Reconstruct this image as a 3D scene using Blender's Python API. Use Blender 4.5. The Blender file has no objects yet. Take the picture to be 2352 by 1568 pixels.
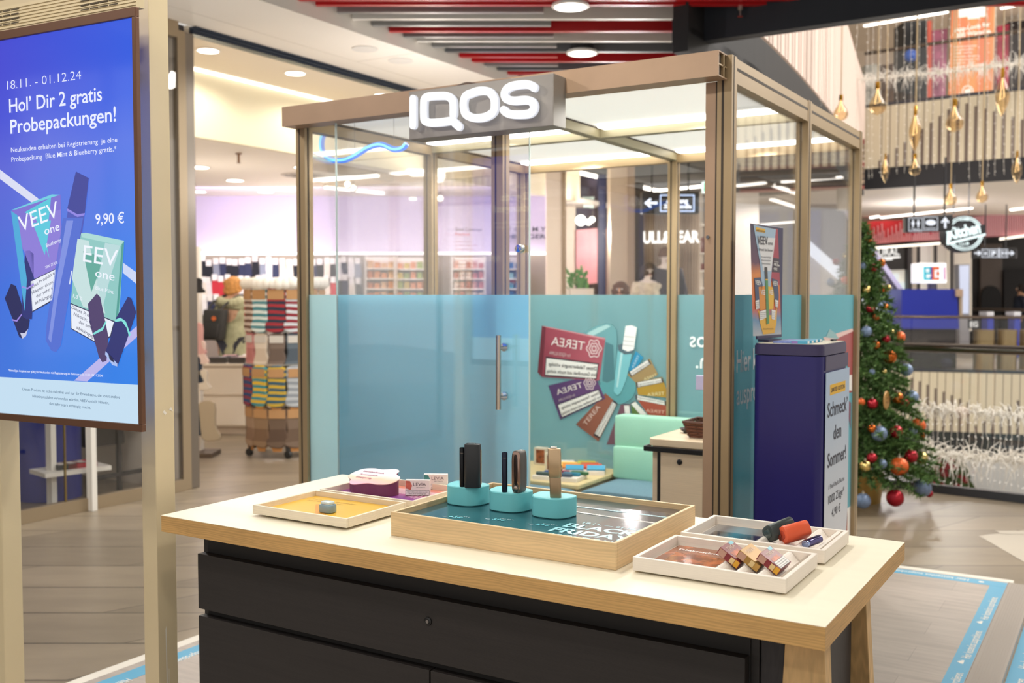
import bpy, bmesh, math, random
from mathutils import Vector, Matrix
random.seed(7)
# ------------------------------------------------------------------ camera, light, exposure
FPX=2334.0; YAW=math.radians(31.51); PITCH=math.atan(107/FPX); EYE=Vector((0,0,1.5))
sc=bpy.context.scene
cam=bpy.data.objects.new('camera',bpy.data.cameras.new('camera')); sc.collection.objects.link(cam)
cam.location=EYE; cam.rotation_euler=(math.pi/2-PITCH,0,YAW)
cam.data.sensor_width=36; cam.data.lens=FPX/2352*36; cam.data.clip_start=.05; cam.data.clip_end=200
cam.data.dof.use_dof=True; cam.data.dof.focus_distance=2.5; cam.data.dof.aperture_fstop=4.2
sc.camera=cam
sc.view_settings.view_transform='Standard'; sc.view_settings.look='None'
sc.view_settings.gamma=1; sc.view_settings.use_curve_mapping=False; sc.view_settings.exposure=0.0
w=bpy.data.worlds.new('world'); sc.world=w; w.use_nodes=True
w.node_tree.nodes['Background'].inputs[0].default_value=(1.0,.95,.89,1)
w.node_tree.nodes['Background'].inputs[1].default_value=.75
def light(name,loc,size,power,col=(1,.93,.84),aim=None,sy=None,spread=None,kind='AREA'):
    l=bpy.data.lights.new(name,kind); l.energy=power; l.color=col
    o=bpy.data.objects.new(name,l); sc.collection.objects.link(o); o.location=loc
    if kind=='AREA':
        l.size=size
        if sy: l.shape='RECTANGLE'; l.size_y=sy
        if spread: l.spread=math.radians(spread)
    else: l.shadow_soft_size=size
    if kind=='SPOT': l.spot_size=math.radians(spread or 60); l.spot_blend=.6
    if aim is not None:
        d=Vector(aim)-Vector(loc); o.rotation_euler=d.to_track_quat('-Z','Y').to_euler()
    return o
def downs(name,pts,power,col=(1,.95,.88),spread=165,r=.09):
    for q in pts:
        o=light(name,q,r,power,col,aim=(q[0],q[1],0),kind='SPOT',spread=spread); o.data.spot_blend=.35
def bulbs(name,pts,power,col=(1,.95,.88),r=.06):  # point lights without fixtures, used as added fill
    for q in pts: light(name,q,r,power,col,kind='POINT')
light('mall_spot_over_table',(-1.9,2.75,3.58),.16,140,(1,.98,.92),aim=(-1.45,2.2,.9),kind='SPOT',spread=95)
downs('mall_downlight',[(-1.9,.3,3.6),(-.3,.3,3.6),(-1.2,-1.2,3.6)],70)
downs('mall_downlight_left',[(-4.4,2.3,3.54),(-4.5,4.3,3.54),(-4.4,.5,3.54)],95)
downs('mall_downlight_behind_booth',[(-4.3,6.8,3.6),(-3.3,8.2,3.4),(-4.6,9.2,3.6)],85)
downs('mall_downlight_right',[(.9,3.6,3.6),(1.2,6.0,3.6),(.2,7.2,3.4)],100)
bulbs('mall_fill',[(-4.9,3.5,2.3),(-5.0,7.0,2.5),(-4.6,10.0,2.5)],42,(1,.98,.98))  # added fill points that brighten the white soffit
downs('booth_lamp',[(x,y,2.255) for x in (-2.72,-1.68) for y in (3.7,4.2,4.7,5.15)],13,(1,.98,.93),r=.03)
downs('shop_downlight_front',[(-6.7,6.2,3.45),(-6.7,7.6,3.45),(-6.7,9.2,3.45)],26,(1,.92,.8))
downs('shop_downlight_back',[(-8.2,8.0,2.85),(-9.5,9.5,2.85),(-8.0,11.0,2.85),(-10.5,8.5,2.85)],24,(1,.93,.85))
bulbs('shop_fill',[(-8.6,7.6,1.9),(-9.4,9.8,1.9),(-7.6,10.5,2.2)],24,(1,.93,.84))  # added fill points lifting the low shop ceiling and walls
light('atrium_light',(4.5,13.5,9.0),6,1500,(1,.96,.9),sy=6,aim=(3,14,0))
downs('far_mall_downlight',[(-2.5,17.5,3.35),(-5.5,18.5,3.35),(-1.0,22,3.35),(3,25,3.35),(-4.5,15.2,3.35),(6,22,3.35)],150)
bulbs('far_mall_fill',[(-3.5,17.0,2.4),(-6.3,16.8,2.2),(-4.0,23.0,2.7),(-1,25,2.4),(-6.6,13.4,2.4)],70,(1,.95,.9))  # added fill points for the shops beyond the booth
light('upper_floor_light',(4.5,22,7.6),5,750,(1,.96,.92),sy=5,aim=(4.5,22,4))
# ------------------------------------------------------------------ projection helpers
RT=Vector((math.cos(YAW),math.sin(YAW),0)); FH=Vector((-math.sin(YAW),math.cos(YAW),0))
FW=FH*math.cos(PITCH)+Vector((0,0,-math.sin(PITCH))); UPV=RT.cross(FW)
def P(px,py,x=None,y=None,z=None,d=None):
    r=FW*FPX+RT*(px-1176)+UPV*(784-py)
    if z is not None: t=(z-1.5)/r.z
    elif x is not None: t=x/r.x
    elif y is not None: t=y/r.y
    else: t=d/r.dot(FH)
    return EYE+r*t
def CF(X,Z,z=0): v=RT*X+FH*Z; return Vector((v.x,v.y,z))
class PL:                                   # a real flat surface; .p(px,py) reads a point on it
    def __init__(s,o,n): s.o=Vector(o); s.n=Vector(n).normalized()
    def p(s,px,py,off=0):
        r=FW*FPX+RT*(px-1176)+UPV*(784-py)
        t=(s.o-EYE).dot(s.n)/r.dot(s.n); return EYE+r*t+s.n*off
    def sc(s,x,y,z0):                       # zoomed crop coordinates
        pass
def facing(d): return PL(EYE+FH*d,-FH)
# ------------------------------------------------------------------ materials
def lin(h):
    h=h.lstrip('#'); c=[int(h[i:i+2],16)/255 for i in (0,2,4)]
    return tuple((x/12.92 if x<=.04045 else ((x+.055)/1.055)**2.4) for x in c)+(1,)
MC={}
def m(hexc,r=.5,me=0,e=0,tex=None,name=None,**k):
    key=(hexc,r,me,e,tex,tuple(sorted(k.items())))
    if key in MC: return MC[key]
    M=bpy.data.materials.new(name or ('mat_'+hexc.strip('#'))); M.use_nodes=True
    nt=M.node_tree; b=nt.nodes['Principled BSDF']; c=lin(hexc)
    b.inputs['Base Color'].default_value=c; b.inputs['Roughness'].default_value=r; b.inputs['Metallic'].default_value=me
    if e: b.inputs['Emission Color'].default_value=c; b.inputs['Emission Strength'].default_value=e
    if k.get('coat'): b.inputs['Coat Weight'].default_value=k['coat']
    if 'spec' in k: b.inputs['Specular IOR Level'].default_value=k['spec']
    if tex: TEX[tex](nt,b,c,**k)
    MC[key]=M; return M
def N(nt,t,**k):
    n=nt.nodes.new(t)
    for a,v in k.items():
        if a.startswith('i_'): n.inputs[a[2:].replace('_',' ')].default_value=v
        else: setattr(n,a,v)
    return n
def mulc(c,f): return tuple(min(1,x*f) for x in c[:3])+(1,)
def t_wood(nt,b,c,sc=(1,12,12),amp=.18,**k):
    tc=N(nt,'ShaderNodeTexCoord'); mp=N(nt,'ShaderNodeMapping'); mp.inputs['Scale'].default_value=sc
    n=N(nt,'ShaderNodeTexNoise',i_Scale=3.0,i_Detail=8.0,i_Roughness=.65,i_Distortion=.6)
    w=N(nt,'ShaderNodeTexWave',wave_type='BANDS',bands_direction='Z',i_Scale=4.5,i_Distortion=9.0,i_Detail=3.0,i_Detail_Scale=1.2)
    mx=N(nt,'ShaderNodeMath',operation='MULTIPLY_ADD'); mx.inputs[1].default_value=.22
    cr=N(nt,'ShaderNodeValToRGB'); cr.color_ramp.elements[0].position=.35; cr.color_ramp.elements[1].position=.8
    cr.color_ramp.elements[0].color=mulc(c,1-amp*1.6); cr.color_ramp.elements[1].color=mulc(c,1+amp*.6)
    L=nt.links.new; L(tc.outputs['Object'],mp.inputs[0]); L(mp.outputs[0],n.inputs['Vector']); L(mp.outputs[0],w.inputs['Vector'])
    L(w.outputs['Fac'],mx.inputs[0]); L(n.outputs['Fac'],mx.inputs[2]); L(mx.outputs[0],cr.inputs[0]); L(cr.outputs[0],b.inputs['Base Color'])
    bp=N(nt,'ShaderNodeBump',i_Strength=.08,i_Distance=.002); L(mx.outputs[0],bp.inputs['Height']); L(bp.outputs[0],b.inputs['Normal'])
def t_noise(nt,b,c,s=8.,amp=.12,bump=.0,**k):
    tc=N(nt,'ShaderNodeTexCoord'); n=N(nt,'ShaderNodeTexNoise',i_Scale=s,i_Detail=6.0)
    cr=N(nt,'ShaderNodeValToRGB'); cr.color_ramp.elements[0].position=.3; cr.color_ramp.elements[1].position=.7
    cr.color_ramp.elements[0].color=mulc(c,1-amp); cr.color_ramp.elements[1].color=mulc(c,1+amp)
    L=nt.links.new; L(tc.outputs['Object'],n.inputs['Vector']); L(n.outputs['Fac'],cr.inputs[0]); L(cr.outputs[0],b.inputs['Base Color'])
    if bump:
        bp=N(nt,'ShaderNodeBump',i_Strength=bump,i_Distance=.01); L(n.outputs['Fac'],bp.inputs['Height']); L(bp.outputs[0],b.inputs['Normal'])
def t_floor(nt,b,c,**k):
    L=nt.links.new; tc=N(nt,'ShaderNodeTexCoord'); mp=N(nt,'ShaderNodeMapping'); mp.inputs['Rotation'].default_value=(0,0,-YAW)
    sp=N(nt,'ShaderNodeSeparateXYZ'); cb=N(nt,'ShaderNodeCombineXYZ')
    sh=N(nt,'ShaderNodeMath',operation='MULTIPLY_ADD'); sh.inputs[1].default_value=-1.25
    L(tc.outputs['Object'],mp.inputs[0]); L(mp.outputs[0],sp.inputs[0]); L(sp.outputs[1],sh.inputs[0]); L(sp.outputs[0],sh.inputs[2])
    L(sh.outputs[0],cb.inputs[0]); L(sp.outputs[1],cb.inputs[1])
    br=N(nt,'ShaderNodeTexBrick',offset=.37,offset_frequency=2); br.inputs['Scale'].default_value=1
    br.inputs['Brick Width'].default_value=1.25; br.inputs['Row Height'].default_value=.42; br.inputs['Mortar Size'].default_value=.009; br.inputs['Mortar Smooth'].default_value=.4
    br.inputs['Color1'].default_value=mulc(c,.82); br.inputs['Color2'].default_value=mulc(c,1.12); br.inputs['Mortar'].default_value=mulc(c,.42); br.inputs['Bias'].default_value=-.1
    L(cb.outputs[0],br.inputs['Vector'])
    m2=N(nt,'ShaderNodeMapping'); m2.inputs['Scale'].default_value=(.8,3.2,1); L(mp.outputs[0],m2.inputs[0])
    n=N(nt,'ShaderNodeTexNoise',i_Scale=1.6,i_Detail=7.0,i_Roughness=.62); L(m2.outputs[0],n.inputs['Vector'])
    cr=N(nt,'ShaderNodeValToRGB'); cr.color_ramp.elements[0].position=.25; cr.color_ramp.elements[1].position=.75
    cr.color_ramp.elements[0].color=(.68,.68,.68,1); cr.color_ramp.elements[1].color=(1.0,1.0,1.0,1); L(n.outputs['Fac'],cr.inputs[0])
    mx=N(nt,'ShaderNodeMix',data_type='RGBA',blend_type='MULTIPLY'); mx.inputs[0].default_value=1
    L(br.outputs['Color'],mx.inputs[6]); L(cr.outputs[0],mx.inputs[7]); L(mx.outputs[2],b.inputs['Base Color'])
def t_vinyl(nt,b,c,**k):
    L=nt.links.new; tc=N(nt,'ShaderNodeTexCoord')
    br=N(nt,'ShaderNodeTexBrick',offset=.4); br.inputs['Scale'].default_value=1
    br.inputs['Brick Width'].default_value=1.2; br.inputs['Row Height'].default_value=.19; br.inputs['Mortar Size'].default_value=.0012
    br.inputs['Color1'].default_value=mulc(c,.95); br.inputs['Color2'].default_value=mulc(c,1.06); br.inputs['Mortar'].default_value=mulc(c,.72)
    L(tc.outputs['Object'],br.inputs['Vector'])
    m2=N(nt,'ShaderNodeMapping'); m2.inputs['Scale'].default_value=(1.5,12,1); L(tc.outputs['Object'],m2.inputs[0])
    n=N(nt,'ShaderNodeTexNoise',i_Scale=2.2,i_Detail=7.0,i_Roughness=.6,i_Distortion=.4); L(m2.outputs[0],n.inputs['Vector'])
    cr=N(nt,'ShaderNodeValToRGB'); cr.color_ramp.elements[0].position=.3; cr.color_ramp.elements[1].position=.7
    cr.color_ramp.elements[0].color=(.75,.75,.76,1); cr.color_ramp.elements[1].color=(1,1,1,1); L(n.outputs['Fac'],cr.inputs[0])
    mx=N(nt,'ShaderNodeMix',data_type='RGBA',blend_type='MULTIPLY'); mx.inputs[0].default_value=1
    L(br.outputs['Color'],mx.inputs[6]); L(cr.outputs[0],mx.inputs[7]); L(mx.outputs[2],b.inputs['Base Color'])
def t_ramp(nt,b,c,c2='#ffffff',axis=2,a=0.,z=1.,stops=None,em=0,**k):   # printed / displayed colour gradient in generated coordinates
    L=nt.links.new; tc=N(nt,'ShaderNodeTexCoord'); sp=N(nt,'ShaderNodeSeparateXYZ'); L(tc.outputs['Generated'],sp.inputs[0])
    n=N(nt,'ShaderNodeTexNoise',i_Scale=2.2,i_Detail=3.0); L(tc.outputs['Generated'],n.inputs['Vector'])
    ad=N(nt,'ShaderNodeMath',operation='MULTIPLY_ADD'); ad.inputs[1].default_value=k.get('nz',.0); L(n.outputs['Fac'],ad.inputs[0]); L(sp.outputs[axis],ad.inputs[2])
    cr=N(nt,'ShaderNodeValToRGB'); els=cr.color_ramp.elements
    st=stops or ((a,None),(z,c2)); els[0].position=st[0][0]; els[0].color=lin(st[0][1]) if st[0][1] else c
    els[1].position=st[-1][0]; els[1].color=lin(st[-1][1])
    for q in st[1:-1]: x=els.new(q[0]); x.color=lin(q[1])
    L(ad.outputs[0],cr.inputs[0]); L(cr.outputs[0],b.inputs['Base Color'])
    if em: L(cr.outputs[0],b.inputs['Emission Color']); b.inputs['Emission Strength'].default_value=em; b.inputs['Base Color'].default_value=(.0,.0,.0,1); nt.links.remove(b.inputs['Base Color'].links[0])
TEX=dict(wood=t_wood,noise=t_noise,floor=t_floor,vinyl=t_vinyl,ramp=t_ramp)
def glass(name,tint='#ffffff',fac=.07,rough=0.0):
    if name in MC: return MC[name]
    M=bpy.data.materials.new(name); M.use_nodes=True; nt=M.node_tree; nt.nodes.clear(); L=nt.links.new
    o=N(nt,'ShaderNodeOutputMaterial'); t=N(nt,'ShaderNodeBsdfTransparent'); g=N(nt,'ShaderNodeBsdfGlossy'); g.inputs['Roughness'].default_value=rough
    t.inputs[0].default_value=lin(tint); f=N(nt,'ShaderNodeLayerWeight'); f.inputs['Blend'].default_value=.25
    mm=N(nt,'ShaderNodeMath',operation='MULTIPLY_ADD'); mm.inputs[1].default_value=.45; mm.inputs[2].default_value=fac; mm.use_clamp=True
    x=N(nt,'ShaderNodeMixShader'); L(f.outputs['Fresnel'],mm.inputs[0]); L(mm.outputs[0],x.inputs[0]); L(t.outputs[0],x.inputs[1]); L(g.outputs[0],x.inputs[2]); L(x.outputs[0],o.inputs[0])
    MC[name]=M; return M
def film(name,hexc,tr=.5,clear=.06):
    if name in MC: return MC[name]
    M=bpy.data.materials.new(name); M.use_nodes=True; nt=M.node_tree; nt.nodes.clear(); L=nt.links.new; c=lin(hexc)
    o=N(nt,'ShaderNodeOutputMaterial'); d=N(nt,'ShaderNodeBsdfDiffuse'); t=N(nt,'ShaderNodeBsdfTranslucent'); g=N(nt,'ShaderNodeBsdfGlossy'); g.inputs['Roughness'].default_value=.12
    tp=N(nt,'ShaderNodeBsdfTransparent'); tp.inputs[0].default_value=c
    d.inputs[0].default_value=c; t.inputs[0].default_value=c
    a=N(nt,'ShaderNodeMixShader'); a.inputs[0].default_value=tr; L(d.outputs[0],a.inputs[1]); L(t.outputs[0],a.inputs[2])
    a2=N(nt,'ShaderNodeMixShader'); a2.inputs[0].default_value=clear; L(a.outputs[0],a2.inputs[1]); L(tp.outputs[0],a2.inputs[2])
    b=N(nt,'ShaderNodeMixShader'); b.inputs[0].default_value=.045; L(a2.outputs[0],b.inputs[1]); L(g.outputs[0],b.inputs[2]); L(b.outputs[0],o.inputs[0])
    MC[name]=M; return M
# ------------------------------------------------------------------ objects
COL=sc.collection
def T(name,label,cat,loc=(0,0,0),rz=0,group=None):
    o=bpy.data.objects.new(name,None); COL.objects.link(o); o.location=loc; o.rotation_euler=(0,0,rz); o.empty_display_size=.1
    return tag(o,label,cat,group)
def tag(o,label,cat=None,group=None,kind=None):
    if label: o['label']=label
    if cat: o['category']=cat
    if group: o['group']=group
    if kind: o['kind']=kind
    return o
def wm(o):
    M=Matrix.LocRotScale(o.location,o.rotation_euler,o.scale)
    return wm(o.parent)@M if o.parent else M
_tc={}
def glyphs(s,bold=0,ital=0):
    k=(s,bold,ital)
    if k not in _tc:
        cu=bpy.data.curves.new('t','FONT'); cu.body=s; cu.offset=bold; cu.resolution_u=3; cu.shear=ital
        ob=bpy.data.objects.new('t',cu); me=ob.to_mesh(); vs=[v.co.xy.copy() for v in me.vertices]; fs=[list(p.vertices) for p in me.polygons]
        ob.to_mesh_clear(); bpy.data.objects.remove(ob); bpy.data.curves.remove(cu)
        x0=min(v.x for v in vs) if vs else 0; x1=max(v.x for v in vs) if vs else 1
        _tc[k]=([(v.x-x0,v.y) for v in vs],fs,x1-x0)
    return _tc[k]
CAP=.729
class G:
    def __init__(s): s.b=bmesh.new(); s.ms=[]; s.i=0
    def use(s,mt):
        if mt not in s.ms: s.ms.append(mt)
        s.i=s.ms.index(mt); return s
    def face(s,pts):
        try: f=s.b.faces.new([s.b.verts.new(p) for p in pts]); f.material_index=s.i; return f
        except ValueError: return None
    def faces(s,vs,fs):
        bv=[s.b.verts.new(v) for v in vs]
        for f in fs:
            try: q=s.b.faces.new([bv[i] for i in f]); q.material_index=s.i
            except ValueError: pass
        return s
    def hexa(s,a,b):                         # two rings of equal length
        n=len(a); vs=list(a)+list(b)
        fs=[list(range(n))[::-1],list(range(n,2*n))]+[[i,(i+1)%n,n+(i+1)%n,n+i] for i in range(n)]
        return s.faces(vs,fs)
    def box(s,x0,x1,y0,y1,z0,z1,M=None):
        a=[Vector(p) for p in ((x0,y0,z0),(x1,y0,z0),(x1,y1,z0),(x0,y1,z0))]; b=[p+Vector((0,0,z1-z0)) for p in a]
        if M is not None: a=[M@p for p in a]; b=[M@p for p in b]
        return s.hexa(a,b)
    def prism(s,pts,v): a=[Vector(p) for p in pts]; v=Vector(v); return s.hexa(a,[p+v for p in a])
    def beam(s,p,q,wd,h,up=(0,0,1)):
        p=Vector(p);q=Vector(q);d=(q-p).normalized();u=Vector(up);sd=d.cross(u).normalized()*wd/2;u=sd.cross(d).normalized()*h/2
        r=[-sd-u,sd-u,sd+u,-sd+u]; return s.hexa([p+x for x in r],[q+x for x in r])
    def tube(s,path,r,n=8,caps=True):
        path=[Vector(p) for p in path]; rs=r if isinstance(r,(list,tuple)) else [r]*len(path); vs=[];fs=[]; pn=None
        for i,p in enumerate(path):
            t=(path[min(i+1,len(path)-1)]-path[max(i-1,0)])
            t=t.normalized() if t.length>1e-9 else Vector((0,0,1))
            if pn is None: a=Vector((0,0,1)) if abs(t.z)<.9 else Vector((1,0,0)); pn=t.cross(a).normalized()
            else:
                pn=(pn-t*pn.dot(t)); pn=pn.normalized() if pn.length>1e-6 else t.orthogonal().normalized()
            q=t.cross(pn)
            for k in range(n): an=2*math.pi*k/n; vs.append(p+(pn*math.cos(an)+q*math.sin(an))*rs[i])
        for i in range(len(path)-1):
            for k in range(n): fs.append([i*n+k,i*n+(k+1)%n,(i+1)*n+(k+1)%n,(i+1)*n+k])
        if caps: fs.append(list(range(n))[::-1]); fs.append([(len(path)-1)*n+k for k in range(n)])
        return s.faces(vs,fs)
    def lathe(s,c,prof,n=20,sx=1,sy=1,M=None):
        c=Vector(c); vs=[];fs=[]
        for r,z in prof:
            for k in range(n):
                a=2*math.pi*k/n; v=Vector((r*math.cos(a)*sx,r*math.sin(a)*sy,z)); vs.append((M@v if M is not None else v)+c)
        for i in range(len(prof)-1):
            for k in range(n): fs.append([i*n+k,i*n+(k+1)%n,(i+1)*n+(k+1)%n,(i+1)*n+k])
        if prof[0][0]>1e-5: fs.append(list(range(n))[::-1])
        if prof[-1][0]>1e-5: fs.append([(len(prof)-1)*n+k for k in range(n)])
        return s.faces(vs,fs)
    def ball(s,c,r,n=14,sx=1,sy=1,sz=1):
        pr=[(max(1e-6,r*math.sin(math.pi*i/n)),-r*math.cos(math.pi*i/n)*sz) for i in range(n+1)]
        return s.lathe(c,pr,n+4,sx,sy)
    def text(s,t,o,rt,up,h,w=None,bold=0,al='l',ital=0,off=None):
        vs,fs,wd=glyphs(t,bold,ital); ky=h/CAP; kx=(w/wd) if w else ky; W=wd*kx
        o=Vector(o)-Vector(rt)*(0 if al=='l' else W/2 if al=='c' else W); rt=Vector(rt); up=Vector(up)
        return s.faces([o+rt*(x*kx)+up*(y*ky) for x,y in vs],fs)
    def tp(s,pl,t,a,b,h,bold=0,off=.001,ital=0,h2=None):   # text whose baseline runs from a to b on the surface pl
        A=pl.p(*a,off);B=pl.p(*b,off);U=pl.p(a[0],a[1]-h,off)-A
        r=(B-A); up=pl.n.cross(r).normalized(); 
        if up.z<0 or (abs(up.z)<.2 and up.dot(FH)<0): up=-up
        return s.text(t,A,r.normalized(),up,U.length,w=r.length,bold=bold,ital=ital)
    def poly(s,pl,pts,off=.0005,th=0):
        q=[pl.p(x,y,off) for x,y in pts]
        if th: return s.hexa(q,[p+pl.n*th for p in q])
        s.face(q); return s
    def stroke(s,pts,wd,dep,n,rt,up,closed=False):          # rounded stroke of width wd, extruded dep along n
        sm=[Vector(p) for p in pts]; k=len(sm); L=[];R=[]
        for i,p in enumerate(sm):
            a=sm[(i-1)%k] if closed or i else sm[0]; b=sm[(i+1)%k] if closed or i<k-1 else sm[-1]
            t=(b-a).normalized(); nn=n.cross(t).normalized()*wd/2; L.append(p+nn); R.append(p-nn)
        if closed:
            for i in range(k):
                j=(i+1)%k; s.hexa([L[i],L[j],R[j],R[i]],[q+n*dep for q in (L[i],L[j],R[j],R[i])])
        else:
            t0=(sm[0]-sm[1]).normalized();t1=(sm[-1]-sm[-2]).normalized(); c0=[];c1=[]
            for j in range(1,7):
                a=math.pi*j/7; c1.append(sm[-1]+(n.cross(t1)*math.cos(a)+t1*math.sin(a))*wd/2); c0.append(sm[0]+(n.cross(t0)*math.cos(a)+t0*math.sin(a))*wd/2)
            for i in range(k-1): s.hexa([L[i],L[i+1],R[i+1],R[i]],[q+n*dep for q in (L[i],L[i+1],R[i+1],R[i])])
            for q in ([L[-1]]+c1+[R[-1]],[R[0]]+c0+[L[0]]): s.hexa(q,[v+n*dep for v in q])
        return s
    def rbox(s,c,ax,ay,az,hx,hy,hz,rad=.3,n=4):             # superellipse prism: section in ax/ay, length az
        pts=[]; N_=4*n*2
        for k in range(N_):
            a=2*math.pi*k/N_; e=rad; cx=math.copysign(abs(math.cos(a))**e,math.cos(a)); sy=math.copysign(abs(math.sin(a))**e,math.sin(a)); pts.append((cx,sy))
        c=Vector(c);ax=Vector(ax).normalized();ay=Vector(ay).normalized();az=Vector(az).normalized(); rings=[]
        b=min(hx,hy)*.18
        for zz,sh in ((-hz,b),(-hz+b*.3,b*.3),(-hz+b,0),(hz-b,0),(hz-b*.3,b*.3),(hz,b)):
            rings.append([c+ax*x*(hx-sh)+ay*y*(hy-sh)+az*zz for x,y in pts])
        vs=[v for r in rings for v in r]; n_=N_; fs=[[i*n_+k,i*n_+(k+1)%n_,(i+1)*n_+(k+1)%n_,(i+1)*n_+k] for i in range(5) for k in range(n_)]
        fs+= [list(range(n_))[::-1],[5*n_+k for k in range(n_)]]
        return s.faces(vs,fs)
    def obj(s,name,mt=None,parent=None,smooth=False,bevel=0,sub=0,label=None,kind=None,fix=True):
        if fix: bmesh.ops.recalc_face_normals(s.b,faces=s.b.faces)
        me=bpy.data.meshes.new(name)
        # own origin: lowest centre of the mesh
        M=wm(parent) if parent else Matrix()
        bmesh.ops.transform(s.b,matrix=M.inverted(),verts=s.b.verts)
        if s.b.verts:
            xs=[v.co.x for v in s.b.verts];ys=[v.co.y for v in s.b.verts];zs=[v.co.z for v in s.b.verts]
            c=Vector(((min(xs)+max(xs))/2,(min(ys)+max(ys))/2,min(zs)))
        else: c=Vector((0,0,0))
        bmesh.ops.translate(s.b,vec=-c,verts=s.b.verts)
        if smooth:
            for e in s.b.edges:
                if len(e.link_faces)==2 and e.calc_face_angle(0)>.7: e.smooth=False
        s.b.to_mesh(me); s.b.free()
        for x in ([mt] if mt and not s.ms else s.ms): me.materials.append(x)
        o=bpy.data.objects.new(name,me); COL.objects.link(o); o.location=c
        if parent: o.parent=parent
        if smooth:
            for p in me.polygons: p.use_smooth=True
        if bevel: b=o.modifiers.new('bevel','BEVEL'); b.width=bevel; b.segments=2; b.limit_method='ANGLE'
        if sub: o.modifiers.new('sub','SUBSURF').render_levels=sub; o.modifiers['sub'].levels=sub
        if label: o['label']=label
        if kind: o['kind']=kind
        return o
def box(name,x0,x1,y0,y1,z0,z1,mt,parent=None,bevel=0,**k): return G().box(x0,x1,y0,y1,z0,z1).obj(name,mt,parent,bevel=bevel,**k)
def struct(o): o['kind']='structure'; return o
def dup(o,loc=None,rz=None,parent=None):
    c=o.copy(); COL.objects.link(c)
    if parent: c.parent=parent
    if loc is not None: c.location=loc
    if rz is not None: c.rotation_euler[2]=rz
    for ch in list(o.children): dup(ch,parent=c)
    return c
def smoothpath(pts,k=6,closed=False):
    p=[Vector(q) for q in pts]; n=len(p); out=[]
    for i in range(n if closed else n-1):
        g=(lambda j:p[j%n]) if closed else (lambda j:p[max(0,min(n-1,j))])
        a,b,c,d=g(i-1),g(i),g(i+1),g(i+2)
        for j in range(k):
            t=j/k; out.append(.5*((2*b)+(c-a)*t+(2*a-5*b+4*c-d)*t*t+(3*b-a-3*c+d)*t**3))
    if not closed: out.append(p[-1])
    return out
def E(h,s=1.0,r=.25):
    key=('E',h,s)
    if key in MC: return MC[key]
    M=bpy.data.materials.new('glow_'+h.strip('#')); M.use_nodes=True; b=M.node_tree.nodes['Principled BSDF']
    b.inputs['Base Color'].default_value=(.01,.01,.01,1); b.inputs['Roughness'].default_value=r
    b.inputs['Emission Color'].default_value=lin(h); b.inputs['Emission Strength'].default_value=s; MC[key]=M; return M
UL,UR,VF,VB,HT=-3.19,-1.188,3.37,5.31,2.316
tan=m('#A8906C',.42,.25,tex='noise',s=3.,amp=.05,name='champagne_aluminium'); tand=m('#3A2E20',.6,name='groove_dark'); tanr=m('#AE9075',.45,.2,tex='noise',s=5.,amp=.07,name='fascia_bronze')
greige=m('#A39A7E',.45,.2,name='inner_profile')
GL=glass('clear_glass'); GLS=glass('shop_glass',fac=.03)
# ---------------------------------------------------------------- floor & room shell
bl=P(2140,1125,z=0); br_=P(2352,1150,z=0); bd=(br_-bl).normalized(); B0=bl-bd*1.35; B1=br_+bd*3.2
g=G()
fl=[CF(-26,-5),CF(-26,33),CF(.7,33),Vector((B0.x,B0.y,0)),Vector((B1.x,B1.y,0)),CF(14,9),CF(14,-5)]
g.prism([p-Vector((0,0,.35)) for p in fl],(0,0,.35)); struct(g.obj('floor',m('#9A8B76',.34,tex='floor',name='stone_tiles')))
struct(G().prism([CF(x,z,-5.2) for x,z in ((-6,6),(-6,60),(40,60),(40,6))],(0,0,.2)).obj('floor_below',m('#C9C4BA',.3)))
# pale inlay triangles in the floor
for i,q in enumerate(([(2248,1230),(2352,1217),(2700,1217),(2700,1300),(2352,1290)],[(2285,1218),(2335,1218),(2352,1226),(2300,1226)])):
    g=G(); g.face([P(x,y,z=.0015+.0015*i) for x,y in q]); struct(g.obj('floor_inlay',m('#BDB3A3',.4)))
# platform
g=G(); g.box(-3.375,-.52,-.6,5.72,0,.0282); plat=g.obj('platform',m('#BDB1A6',.42,tex='vinyl',name='pale_vinyl')); 
tag(plat,'low pale grey vinyl platform under the table and the glass booth','platform')
wht=m('#E6DFD2',.45); gp=m('#A69C92',.5,.2); blu=m('#5DA9CB',.4,name='blue_tape')
g=G().use(wht); g.box(-3.43,-3.376,-.6,5.775,0,.028); g.box(-3.43,-.5,5.721,5.775,0,.028); g.obj('edge_trim',None,plat,label='white edging strip')
g=G().use(gp); g.box(-.519,-.40,-.6,5.72,0,.026)
for k in range(9): g.box(-.505+k*.011,-.501+k*.011,-.6,5.72,.026,.0278)
g.obj('edge_ramp',None,plat,label='grey ribbed ramp profile')
g=G().use(blu); z=.0288
for q in ((-3.33,-3.245,-.6,5.609),(-.595,-.522,-.6,5.609),(-3.33,-.522,5.61,5.70),(-.395,-.30,-.6,5.1)):
    zz=.0006 if q[0]==-.395 else z
    g.box(q[0],q[1],q[2],q[3],zz-.0006,zz)
g.use(m('#EDE9E0',.5)); t='Hier kostenlos ausprobieren.'
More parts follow.
